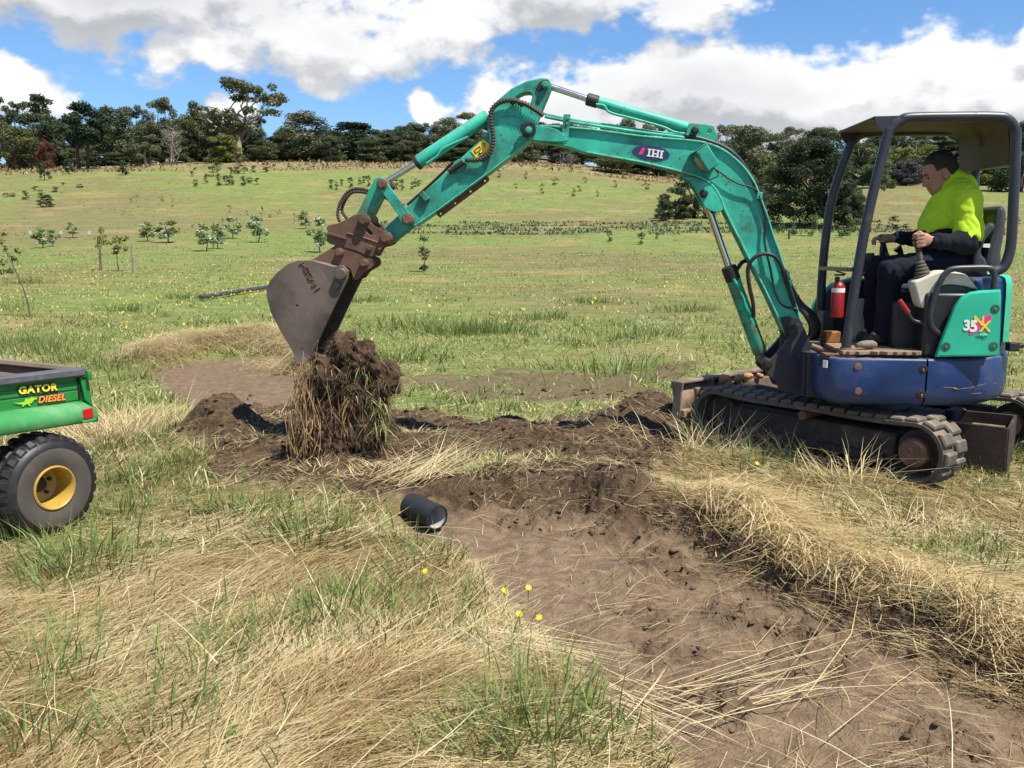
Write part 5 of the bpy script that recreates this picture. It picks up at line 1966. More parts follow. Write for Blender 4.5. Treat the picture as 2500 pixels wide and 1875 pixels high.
# ---------------- fire extinguisher strapped to the post: a thing of its own
fe0 = w3p(Z8([(122, 1300)])[0], -.15)
fe1 = w3p(Z8([(125, 1050)])[0], -.15)
FE = empty('fire_extinguisher', (fe0.x, fe0.y, fe0.z), 'red fire extinguisher strapped beside the front canopy post', 'extinguisher')
hgt = (fe1 - fe0).length
MB().lathe(fe0, ZZ, [(0, .040), (.012, .044), (hgt * .86, .044), (hgt * .95, .032), (hgt, .016)], 22).build('cylinder', REDP, FE, 40)
MB().lathe(fe0 + ZZ * hgt * .70, ZZ, [(0, .0446), (.03, .0446)], 22, cap=False).build('label_band', WHITEP, FE, 60)
MB().box(fe1 + ZZ * .015, (.014, .014, .018)).box(fe1 + ZZ * .045 - XU * .015, (.035, .010, .006), (XU, XV, ZZ)).box(fe1 + ZZ * .062 - XU * .02, (.035, .010, .005), ((XU + ZZ * .3).normalized(), XV, ZZ)).build('valve_head', BLACKP, FE, 40, .003)

# ---------------- undercarriage
def U3(a, l, z):
    return UC + TU * a + TV * l + ZZ * z


TR_HALF, TR_R, TR_W, TR_L = .80, .175, .145, .62
z_c = TR_R + .035


def track_path(n_total):
    per = 4 * TR_HALF + 2 * math.pi * TR_R
    out = []
    for i in range(n_total):
        s = per * i / n_total
        if s < 2 * TR_HALF:
            u = s / (2 * TR_HALF)
            sag = -.018 * math.sin(math.pi * u) - .006 * math.sin(3 * math.pi * u)
            out.append((TR_HALF - s, TR_R + sag, 0.0))
        elif s < 2 * TR_HALF + math.pi * TR_R:
            th = (s - 2 * TR_HALF) / TR_R
            out.append((-TR_HALF - TR_R * math.sin(th), TR_R * math.cos(th), th))
        elif s < 4 * TR_HALF + math.pi * TR_R:
            q = s - 2 * TR_HALF - math.pi * TR_R
            out.append((-TR_HALF + q, -TR_R, math.pi))
        else:
            th = (s - 4 * TR_HALF - math.pi * TR_R) / TR_R
            out.append((TR_HALF + TR_R * math.sin(th), -TR_R * math.cos(th), math.pi + th))
    return out


UND = MB().box(U3(0, 0, .27), (.55, .42, .07), (TU, TV, ZZ)).box(U3(.42, .30, .25), (.20, .10, .09), (TU, TV, ZZ)).box(U3(-.42, .30, .25), (.20, .10, .09), (TU, TV, ZZ)) \
    .box(U3(.42, -.30, .25), (.20, .10, .09), (TU, TV, ZZ)).box(U3(-.42, -.30, .25), (.20, .10, .09), (TU, TV, ZZ)).build('undercarriage', TRACKFR, EX, 40, .02)
MB().cyl(U3(0, 0, .33), U3(0, 0, .50), .34, .31, 36).build('slew_ring', GREASE, UND, 40, .01)
lugm = None
for side in (-1, 1):
    lc = side * TR_L if side < 0 else .80
    path = track_path(96)
    rings = []
    for (a, z, th) in path:
        nx_, nz_ = -math.sin(th), math.cos(th)
        rings.append([U3(a + nx_ * .0, lc - TR_W, z_c + z), U3(a + nx_ * .0, lc + TR_W, z_c + z), U3(a + nx_ * .026, lc + TR_W, z_c + z + nz_ * .026), U3(a + nx_ * .026, lc - TR_W, z_c + z + nz_ * .026)])
    rings.append(rings[0])
    TRK = MB().loft(rings, cap=False).build('track', RUBBER, EX, 50)
    # tread blocks, two staggered rows, each a piece of its own
    NL = 41
    pth = track_path(NL * 2)
    for row in (0, 1):
        for k in range(NL):
            a, z, th = pth[(2 * k + row) % (2 * NL)]
            nx_, nz_ = -math.sin(th), math.cos(th)
            ntop = TU * nx_ + ZZ * nz_
            tdir = TU * math.cos(th) + ZZ * math.sin(th)
            c = U3(a + nx_ * .026, lc + (-.071 if row == 0 else .071), z_c + z + nz_ * .026)
            if lugm is None:
                vs = []
                for (hx, hy, hz) in ((.043, .066, -.004), (.043, .066, .016), (.031, .058, .028)):
                    vs.append([(-hx, -hy, hz), (hx, -hy, hz), (hx, hy, hz), (-hx, hy, hz)])
                lm = MB()
                lm.loft([[Vector(p) for p in r_] for r_ in vs])
                lugm = lm.mesh('tread_lug')
                lugm.materials.append(RUBBER)
                lugm.polygons.foreach_set('use_smooth', [False] * len(lugm.polygons))
            o = bpy.data.objects.new('tread_lug', lugm)
            COL.objects.link(o)
            o.parent = TRK
            M = Matrix((tdir.to_tuple(), TV.to_tuple(), ntop.to_tuple())).transposed().to_4x4()
            M.translation = c - OX
            o.matrix_local = M @ Matrix.Rotation(random.uniform(-.05, .05), 4, 'Z')
    # frame, idler, sprocket, rollers of this side
    sgn = side
    fr = MB().box(U3(0.02, lc, z_c + .01), (.66, .075, .085), (TU, TV, ZZ)).box(U3(.02, lc, z_c - .085), (.60, .11, .03), (TU, TV, ZZ)).build('track_frame', TRACKFR, EX, 40, .015)
    MB().cyl(U3(-TR_HALF, lc - .06, z_c), U3(-TR_HALF, lc + .06, z_c), .150, n=26).build('sprocket', TRACKFR, fr, 40, .01)
    MB().lathe(U3(-TR_HALF, lc - .155, z_c), TV, [(0, .085), (.012, .098), (.31 - .012, .098), (.31, .085)], 26).build('drive_motor', RUST, fr, 40, .004)
    MB().cyl(U3(TR_HALF, lc - .05, z_c), U3(TR_HALF, lc + .05, z_c), .150, n=26).build('idler', TRACKFR, fr, 40, .01)
    MB().cyl(U3(.05, lc - .105, z_c + .115), U3(.05, lc + .105, z_c + .115), .036, n=16).build('top_roller', RUST, fr, 40, .004)
    for k in range(3):
        MB().cyl(U3(-.42 + .42 * k, lc - .10, z_c - .12), U3(-.42 + .42 * k, lc + .10, z_c - .12), .055, n=16).build('bottom_roller', TRACKFR, fr, 40, .004)
    sl = MB().box(U3(.42, lc - .0765, z_c + .0), (.05, .003, .018), (TU, TV, ZZ)).build('frame_slot', BLACKP, fr, 40, .002)
# dozer blade
FB = 1.16
bl = []
for k in range(9):
    t = k / 8
    bl.append((FB + .07 * (1 - 4 * (t - .5) ** 2) * -1 + .02, .13 + .31 * t))
BLD = None
mb = MB()
rings = []
for (a, z) in bl:
    rings.append([U3(a, -.80, z), U3(a, .80, z), U3(a + .016, .80, z), U3(a + .016, -.80, z)])
mb.loft(rings)
BLD = mb.build('dozer_blade', BLADE, EX, 50, .003)
MB().box(U3(FB - .01, 0, .44), (.055, .80, .010), (TU, TV, ZZ)).build('blade_flange', BLADE, BLD, 40, .004)
MB().box(U3(FB - .06, 0, .19), (.03, .80, .03), (TU, TV, ZZ)).build('blade_beam', BLADE, BLD, 40, .006)
MB().box(U3(FB - .05, 0, .30), (.025, .62, .08), (TU, TV, ZZ)).build('blade_backing', BLADE, BLD, 40, .01)
for l in (-.80, .80):
    MB().prism([U3(FB - .05, l, .12), U3(FB + .04, l, .12), U3(FB + .02, l, .30), U3(FB + .05, l, .445), U3(FB - .075, l, .445), U3(FB - .06, l, .36)], TV * -.010, TV * .010).build('blade_end', BLADE, BLD, 40, .004)
for l in (-.42, -.05, .38):
    MB().box(U3(FB - .045, l, .395), (.03, .008, .04), (TU, TV, ZZ)).build('blade_rib', BLADE, BLD, 40, .002)
for l in (-.30, .30):
    MB().box(U3(.86, l, .24), (.30, .045, .05), (TU, TV, ZZ)).build('blade_arm', TRACKFR, BLD, 40, .01)
MB().cyl(U3(.50, 0, .30), U3(1.10, 0, .33), .045, n=16).build('blade_ram', TRACKFR, BLD, 40)
# lumps of dry clay resting on the blade beam
for k, (px, py, r) in enumerate(((1810, 948, .060), (1838, 958, .045), (1862, 955, .040), (1822, 968, .035))):
    s_ = SDF((-.12, -.12, -.1), (.12, .12, .12), .012)
    for _ in range(9):
        s_.ell(RNG.uniform(-r * .7, r * .7, 3), RNG.uniform(r * .3, r * .8, 3), k=.006)
    o = link_mesh('clay_lump', s_.mesh('clay_lump', smooth_iter=0), CLAYM, None, 25)
    l_ = -.30 + .16 * k
    p = U3(FB - .10, l_, .40)
    o.location = p
    tag(o, ['pale orange clay lump on the blade, largest of the four', 'pale orange clay lump on the blade, second from its left end', 'pale orange clay lump on the blade, third from its left end',
            'pale orange clay lump on the blade, nearest the boom foot'][k], 'clay lump', 'dry clay lumps on the blade')
# ------------------------------------------------------------------ operator
def LJ(p, l):
    """photo point -> local (a, l, z)"""
    a, z = tp(p, l)
    return np.array([a, l, z])


def m1(x, y):
    return ZM([(x, y)])[0]


def e1(x, y):
    return Z8([(x, y)])[0]


LC = -.06                                            # body's centre plane
hd = LJ(m1(672, 432), LC)                            # head centre
tilt = math.radians(25)
hf = np.array([math.cos(tilt), 0, -math.sin(tilt)])  # face direction
hu = np.array([math.sin(tilt), 0, math.cos(tilt)])   # crown direction
hl = np.array([0, 1.0, 0])
HS = 1.05


def hp_(f, l, u):
    return hd + (hf * f + hl * l + hu * u) * HS


chest = LJ(m1(800, 850), LC)
belly = LJ(m1(720, 1090), LC)
pelv = LJ(e1(985, 880), LC)
neck0 = LJ(m1(860, 560), LC)
sn, sf = LJ(m1(1000, 740), LC - .20), LJ(m1(960, 740), LC + .20)
en, wn = LJ(m1(1020, 1235), -.33), LJ(m1(610, 1225), -.385)
hn = LJ(m1(450, 1215), -.405)
ef, wf = LJ(m1(560, 1200), .27), LJ(e1(545, 745), .29)
hfar = LJ(e1(455, 752), .295)
hipn, hipf = LJ(e1(960, 925), LC - .11), LJ(e1(960, 925), LC + .11)
kn, kf = LJ(e1(500, 985), -.20), LJ(e1(395, 960), .06)
an_, af_ = LJ(e1(455, 1395), -.19), LJ(e1(385, 1370), .05)
tn, tf_ = LJ(e1(350, 1460), -.19), LJ(e1(300, 1440), .05)
AXH = [hf, hl, hu]


def body_sdf(S):
    S.ell(hp_(-.012, 0, .030), np.array([.100, .078, .098]) * HS, AXH, k=.0)
    S.ell(hp_(.030, 0, -.050), np.array([.070, .062, .085]) * HS, AXH, k=.03)
    S.ell(hp_(.050, 0, -.085), np.array([.045, .048, .042]) * HS, AXH, k=.02)
    S.ell(hp_(.068, 0, -.112), np.array([.024, .026, .020]) * HS, AXH, k=.015)
    S.cap(hp_(.080, -.034, .016), hp_(.080, .034, .016), .014 * HS, k=.012)
    S.ell(hp_(.060, -.040, -.030), np.array([.030, .024, .030]) * HS, AXH, k=.012)
    S.ell(hp_(.060, .040, -.030), np.array([.030, .024, .030]) * HS, AXH, k=.012)
    S.cap(hp_(.086, 0, .006), hp_(.112, 0, -.036), .009 * HS, .014 * HS, k=.010)
    S.cap(hp_(.098, -.012, -.040), hp_(.098, .012, -.040), .010 * HS, k=.006)
    S.ell(hp_(.094, -.033, -.002), np.array([.013, .017, .011]) * HS, AXH, k=.008, op='s')
    S.ell(hp_(.094, .033, -.002), np.array([.013, .017, .011]) * HS, AXH, k=.008, op='s')
    S.cap(hp_(.090, -.020, -.070), hp_(.090, .020, -.070), .009 * HS, k=.006)
    S.cap(hp_(.086, -.018, -.084), hp_(.086, .018, -.084), .010 * HS, k=.006)
    S.cap(hp_(.104, -.022, -.077), hp_(.104, .022, -.077), .004 * HS, k=.004, op='s')
    for s in (-1, 1):
        S.ell(hp_(-.012, s * .080, -.022), np.array([.026, .011, .036]) * HS, AXH, k=.006)
        S.ell(hp_(-.008, s * .090, -.020), np.array([.013, .008, .020]) * HS, AXH, k=.006, op='s')
    S.cap(hp_(-.035, 0, -.060), neck0, .064, .070, k=.03)
    S.ell(chest + np.array([-.02, 0, -.02]), (.095, .160, .165), k=.05)
    S.ell(belly + np.array([-.02, 0, 0]), (.105, .155, .14), k=.05)
    S.ell(pelv, (.13, .155, .11), k=.05)
    S.cap(chest + np.array([-.02, 0, .06]), neck0, .080, .070, k=.03)
    for (s_, e_, w_, h_) in ((sn, en, wn, hn), (sf, ef, wf, hfar)):
        S.cap(chest + np.array([-.02, (s_[1] - LC) * .5, .10]), s_, .075, .065, k=.03)
        S.cap(s_, e_, .058, .048, k=.03)
        S.cap(e_, w_, .050, .032, k=.02)
        S.cap(w_, h_, .030, .034, k=.02)
    for (h_, k_, a_, t_) in ((hipn, kn, an_, tn), (hipf, kf, af_, tf_)):
        S.cap(h_, k_, .095, .062, k=.03)
        S.cap(k_, a_, .062, .040, k=.02)
        S.cap(a_, t_, .040, .034, k=.02)


def fist(S, c, lever, outl, palm_f=1.0):
    """closed hand round an upright grip at c; outl = lateral sign of the back of the hand"""
    up = lever / np.linalg.norm(lever)
    f = np.array([1.0, 0, 0])
    f = f - up * (f @ up)
    f /= np.linalg.norm(f)
    o = np.array([0, outl, 0.0])
    r = .0112
    S.ell(c - f * .030 + o * .020, (.040, .022, .044), [f, o, up], k=.012)
    offs = (.036, .012, -.012, -.035)
    lens = (.92, 1.0, .96, .82)
    for q, ln in zip(offs, lens):
        b = c + up * q
        p0 = b - f * .012 + o * .034
        p1 = b + f * .026 * ln + o * .030
        p2 = b + f * .036 * ln - o * .004
        p3 = b + f * .012 - o * .026
        S.cap(p0, p1, r * 1.12, r * 1.02, k=.004)
        S.cap(p1, p2, r * 1.02, r * .95, k=.002)
        S.cap(p2, p3, r * .95, r * .8, k=.002)
    t0 = c - f * .036 + up * .026 - o * .004
    t1 = c - f * .010 + up * .050 - o * .022
    t2 = c + f * .018 + up * .040 - o * .026
    S.cap(t0, t1, .0150, .0125, k=.008)
    S.cap(t1, t2, .0125, .0105, k=.004)


lo = np.array([pelv[0] - .30, -.52, .86])
hi = np.array([max(tn[0], tf_[0], hfar[0]) + .12, .46, hd[2] + .20])
S = SDF(lo, hi, .0072)
body_sdf(S)
fist(S, hn, np.array([.12, 0, 1.0]), -1)
# far hand lies over the top of its lever, knuckles up, fingers drooping forward
f_ = np.array([.96, 0, -.10])
S.ell(hfar, (.050, .042, .024), k=.012)
for q, ln in zip((-.034, -.012, .011, .032), (.85, 1.0, .95, .8)):
    b = hfar + np.array([.030, q, .006])
    p1 = b + np.array([.034 * ln, 0, .002])
    p2 = p1 + np.array([.020 * ln, 0, -.026])
    p3 = p2 + np.array([-.004, 0, -.024])
    S.cap(b, p1, .0118, .0112, k=.003)
    S.cap(p1, p2, .0112, .0100, k=.002)
    S.cap(p2, p3, .0100, .0088, k=.002)
S.cap(hfar + np.array([-.01, -.036, -.006]), hfar + np.array([.035, -.052, -.022]), .0145, .011, k=.008)


def local_to_world(me):
    n = len(me.vertices)
    co = np.empty(n * 3)
    me.vertices.foreach_get('co', co)
    co = co.reshape(-1, 3)
    w = np.array(XO) + co[:, :1] * np.array(XU) + co[:, 1:2] * np.array(XV) + co[:, 2:] * np.array([0, 0, 1.0])
    me.vertices.foreach_set('co', (w - PB).ravel())
    # the frame (a, l, z) is left handed: turn the faces round again
    bm = bmesh.new()
    bm.from_mesh(me)
    bmesh.ops.recalc_face_normals(bm, faces=bm.faces)
    bm.to_mesh(me)
    bm.free()
    me.update()
    return me


pbw = W3(pelv[0], LC, 0)
PB = np.array([pbw.x, pbw.y, .84])
SKIN = mat('skin', (.40, .20, .135), .6, dirt=(.30, .12, .08), dirt_amt=.25, dirt_scale=14, bump=.06, bump_scale=150, var=.10, var_scale=12)
HIVIS = mat('hi_vis_fleece', (.50, .74, .035), .85, var=.08, bump=.25, bump_scale=160, spec=.2)
NAVY = mat('navy_fleece', (.011, .012, .019), .9, var=.2, bump=.3, bump_scale=160, spec=.2)
TROU = mat('dark_work_trousers', (.010, .012, .022), .9, var=.2, bump=.2, bump_scale=120, spec=.2)
HAIRM = mat('short_dark_hair', (.022, .017, .014), .7, dirt=(.10, .09, .08), dirt_amt=.3, dirt_scale=25, bump=.5, bump_scale=220)
PERSON = link_mesh('person', local_to_world(S.mesh('person', smooth_iter=2)), SKIN, None, 0)
PERSON.data.polygons.foreach_set('use_smooth', [True] * len(PERSON.data.polygons))
PERSON.location = PB
tag(PERSON, 'person in yellow hi-vis fleece seated at the excavator controls, looking down', 'person')


def cloth(name, build, m, h=.0095, fold=0.0, iters=2, seed=3):
    C = SDF(lo - .05, hi + .05, h)
    build(C)
    me = C.mesh(name, smooth_iter=iters)
    if fold:
        n = len(me.vertices)
        co = np.empty(n * 3)
        me.vertices.foreach_get('co', co)
        no = np.array([v.normal[:] for v in me.vertices])
        co = co.reshape(-1, 3)
        d = fbm(co[:, 0] * 9 + co[:, 2] * 7 + co[:, 1] * 4, co[:, 2] * 9 - co[:, 0] * 12 + co[:, 1] * 6, 2, seed) - .5
        d = np.sqrt(np.abs(d) + .01) * 1.6 - .45
        co = co + no * (d * fold)[:, None]
        me.vertices.foreach_set('co', co.ravel())
    o = link_mesh(name, local_to_world(me), m, PERSON, 0)
    me.polygons.foreach_set('use_smooth', [True] * len(me.polygons))
    return o


def hivis(C):
    C.ell(chest + np.array([-.01, 0, -.01]), (.138, .172, .200), k=.05)
    C.ell(belly + np.array([.0, 0, .03]), (.155, .175, .165), k=.06)
    C.cap(chest + np.array([-.03, 0, .09]), neck0 + np.array([-.005, 0, -.03]), .115, .088, k=.05)
    for s_, e_ in ((sn, en), (sf, ef)):
        C.cap(chest + np.array([-.02, (s_[1] - LC) * .5, .10]), s_, .098, .092, k=.035)
        mid = s_ + (e_ - s_) * .86
        C.cap(s_, mid, .090, .090, k=.012)
    # stand-up collar that follows the neck, open in front
    nd = hp_(-.035, 0, -.060) - neck0
    nd = nd / np.linalg.norm(nd)
    C.cap(neck0 - nd * .050, neck0 + nd * .045, .098, .088, k=.03)
    C.cap(neck0 + nd * .035, neck0 + nd * .16, .068, .080, k=.006, op='s')
    C.clip(belly + np.array([0, 0, -.085]), (-.10, 0, 1.0))


def sleeves(C):
    for s_, e_, w_ in ((sn, en, wn), (sf, ef, wf)):
        mid = s_ + (e_ - s_) * .80
        C.cap(mid, e_, .078, .074, k=.02)
        C.cap(e_, w_ + (e_ - w_) * .10, .070, .046, k=.03)
        C.cap(w_ + (e_ - w_) * .12, w_ - (e_ - w_) * .02, .042, .040, k=.01)
    C.ell(belly + np.array([-.01, 0, -.06]), (.172, .200, .13), k=.03)
    C.ell(pelv + np.array([0, 0, .06]), (.16, .185, .11), k=.04)


def trousers(C):
    C.ell(pelv, (.165, .185, .125), k=.05)
    for h_, k_, a_ in ((hipn, kn, an_), (hipf, kf, af_)):
        C.cap(h_, k_, .110, .080, k=.04)
        C.cap(k_, a_ + np.array([0, 0, -.01]), .080, .066, k=.03)


def hair(C):
    C.ell(hp_(-.016, 0, .032), np.array([.106, .0835, .104]) * HS, AXH, k=.0)
    C.ell(hp_(-.052, 0, -.020), np.array([.060, .076, .075]) * HS, AXH, k=.02)
    # hairline: forehead, temple, round the ear, nape
    X, Y, Z = np.meshgrid(*C.ax, indexing='ij')
    f = ((X - hd[0]) * hf[0] + (Z - hd[2]) * hf[2]) / HS
    u = ((X - hd[0]) * hu[0] + (Z - hd[2]) * hu[2]) / HS
    lim = np.where(f > .035, .070 + (f - .035) * .3, np.where(f > .008, .018, -.060 - np.clip(-f - .05, 0, 1) * .3))
    C.F = np.maximum(C.F, (lim - u) * HS)
    ear = np.sqrt(((f + .010) / .030) ** 2 + ((u + .022) / .042) ** 2) - 1
    C.F = np.maximum(C.F, -ear * .03)


cloth('hi_vis_fleece', hivis, HIVIS, fold=.016, seed=5)
cloth('navy_sleeves', sleeves, NAVY, fold=.020, seed=9)
cloth('trousers', trousers, TROU, fold=.016, seed=13)
C = SDF(hd - .17, hd + .17, .006)
hair(C)
hm = C.mesh('hair', smooth_iter=1)
ho = link_mesh('hair', local_to_world(hm), HAIRM, PERSON, 0)
hm.polygons.foreach_set('use_smooth', [True] * len(hm.polygons))
for s in (-1, 1):
    pass
mb = MB()
bootm = mat('work_boot', (.045, .030, .022), .8, dirt=(.10, .07, .05), dirt_amt=.4)
for nm, a_, t_ in (('boot', an_, tn), ('boot', af_, tf_)):
    B = SDF(np.minimum(a_, t_) - .14, np.maximum(a_, t_) + .16, .009)
    B.cap(a_ + np.array([0, 0, .05]), a_ + np.array([-.01, 0, -.03]), .056, .052, k=.02)
    B.cap(a_ + np.array([-.02, 0, -.035]), t_ + np.array([.0, 0, -.0]), .046, .044, k=.03)
    B.clip(np.array([0, 0, min(t_[2], a_[2]) - .045]), (0, 0, 1))
    bm_ = B.mesh(nm, smooth_iter=1)
    link_mesh(nm, local_to_world(bm_), bootm, PERSON, 50)
eyem = mat('dark_eye', (.012, .009, .008), .3)
for s in (-1, 1):
    q = hp_(.080, s * .033, -.004)
    e_ = MB()
    c = W3(q[0], q[1], q[2])
    e_.lathe(c - XU * .008, XU, [(0, .003), (.004, .009), (.009, .0105), (.013, .008), (.0155, .003)], 12)
    o_ = e_.build('eye', eyem, PERSON, 60, origin=tuple(PB))
    a_, b_ = hp_(.100, s * .018, .020), hp_(.084, s * .050, .018)
    br_ = MB().tube([W3(*a_), W3(*((a_ + b_) / 2 + hu * .006)), W3(*b_)], [.004, .0055, .003], 6)
    br_.build('eyebrow', HAIRM, PERSON, 60, origin=tuple(PB))
# zip down the fleece front
zpts = []
for q_ in ((648, 705), (628, 750), (600, 810), (572, 862)):
    a0_, z0_ = tp(m1(*q_), LC - .02)
    zpts.append(W3(a0_ + .006, LC - .03, z0_))
MB().tube(catmull(zpts, 4), .0045, 6).build('zip', BLACKP, PERSON, 60, origin=tuple(PB))
wb = MB().tube([W3(*LJ(m1(168, 1170), .29)), W3(*LJ(m1(185, 1172), .29))], .040, 14).build('wrist_strap', mat('blue_strap', (.05, .16, .30), .6), PERSON, 60, origin=tuple(PB))
# ------------------------------------------------------------------ trees and saplings
FOL = leaf_mat('foliage', 0.6, 0.22)
BARK = mat('dark_bark', (.060, .045, .034), .9, var=.3, var_scale=4, bump=.4, bump_scale=20)
PALEB = mat('pale_gum_bark', (.36, .29, .22), .8, dirt=(.16, .10, .07), dirt_amt=.5, dirt_scale=2, var=.2)
BAREB = mat('bare_grey_twigs', (.27, .24, .20), .9, var=.2)
STEM = mat('sapling_stem', (.11, .085, .055), .9, var=.2)


def leaves(clumps, n_per, leaf, cols, shell=.55, flat=0.0, rng=None, jit=.18):
    """clumps (x,y,z,rx,ry,rz); many small leaf faces through each clump's volume"""
    rng = rng or RNG
    V, C = [], []
    for (cx, cy, cz, rx, ry, rz) in clumps:
        n = max(6, int(n_per * (rx * ry * rz) ** (2 / 3.)))
        d = rng.normal(size=(n, 3))
        d /= np.linalg.norm(d, axis=1)[:, None]
        r = (shell + (1 - shell) * rng.random(n)) ** 1.0
        r = np.where(rng.random(n) < .3, rng.random(n) ** .5, r)
        d = d * r[:, None]
        p = d * np.array([rx, ry, rz]) + np.array([cx, cy, cz])
        p += rng.normal(0, .10, (n, 3)) * np.array([rx, ry, rz])
        # leaf frame: normals lean outwards and up
        nn_ = d + rng.normal(0, .7, (n, 3)) + np.array([0, 0, .35])
        nn_ /= np.linalg.norm(nn_, axis=1)[:, None]
        a = np.cross(nn_, rng.normal(size=(n, 3)))
        a /= np.linalg.norm(a, axis=1)[:, None] + 1e-9
        b = np.cross(nn_, a)
        s = leaf * rng.uniform(.5, 1.35, n)
        w = s * rng.uniform(.45, .9, n)
        V.append(np.stack([p - a * s[:, None], p + b * w[:, None], p + a * s[:, None], p - b * w[:, None]], 1))
        base = np.array(cols[rng.integers(len(cols))])
        k = np.clip(1 + rng.normal(0, jit, n), .5, 1.6)
        tint = base[None] * k[:, None]
        C.append(np.repeat(tint[:, None, :], 4, 1))
    V = np.concatenate(V)
    C = np.concatenate(C)
    n = len(V)
    b = np.arange(n)[:, None] * 4
    T = np.concatenate([b + np.array([0, 1, 2]), b + np.array([0, 2, 3])], 1).reshape(-1, 3)
    return V.reshape(-1, 3), T, C.reshape(-1, 3)


def limb(mb, p, q, r0, r1, rng, wob=.06, n=5, seg=7):
    p, q = Vector(p), Vector(q)
    L = (q - p).length
    pts, rs = [], []
    for i in range(n + 1):
        t = i / n
        w = Vector(tuple(rng.normal(0, wob * L * math.sin(math.pi * t), 3)))
        pts.append(p.lerp(q, t) + w * .5)
        rs.append(r0 + (r1 - r0) * t)
    mb.tube(pts, rs, seg)
    return pts


C_DARK = [(0.055, 0.075, 0.036), (0.07, 0.091, 0.042), (0.047, 0.065, 0.033), (0.086, 0.104, 0.047)]
C_EUC = [(0.109, 0.127, 0.06), (0.144, 0.155, 0.071), (0.086, 0.106, 0.051), (0.172, 0.172, 0.086)]
C_OLIVE = [(.120, .125, .042), (.100, .110, .036), (.145, .145, .050)]
C_MID = [(0.094, 0.117, 0.05), (0.122, 0.143, 0.06), (0.075, 0.1, 0.045)]
C_BRIGHT = [(.18, .20, .045), (.15, .175, .042)]
C_PURP = [(.095, .095, .108), (.075, .078, .085)]
C_RED = [(.16, .060, .028), (.12, .050, .028)]
C_CYP = [(0.021, 0.042, 0.018), (0.03, 0.054, 0.022)]
C_POPL = [(.17, .25, .070), (.24, .30, .13), (.13, .20, .055), (.42, .47, .33)]
C_YELG = [(.22, .23, .05), (.18, .20, .045), (.26, .25, .07)]
C_CON = [(0.029, 0.06, 0.023), (0.039, 0.075, 0.029)]
C_BROWN = [(.075, .045, .026), (.060, .052, .024), (.10, .060, .034)]
C_GREEN = [(.10, .135, .045), (.13, .165, .055), (.085, .115, .042)]

LIB = {}


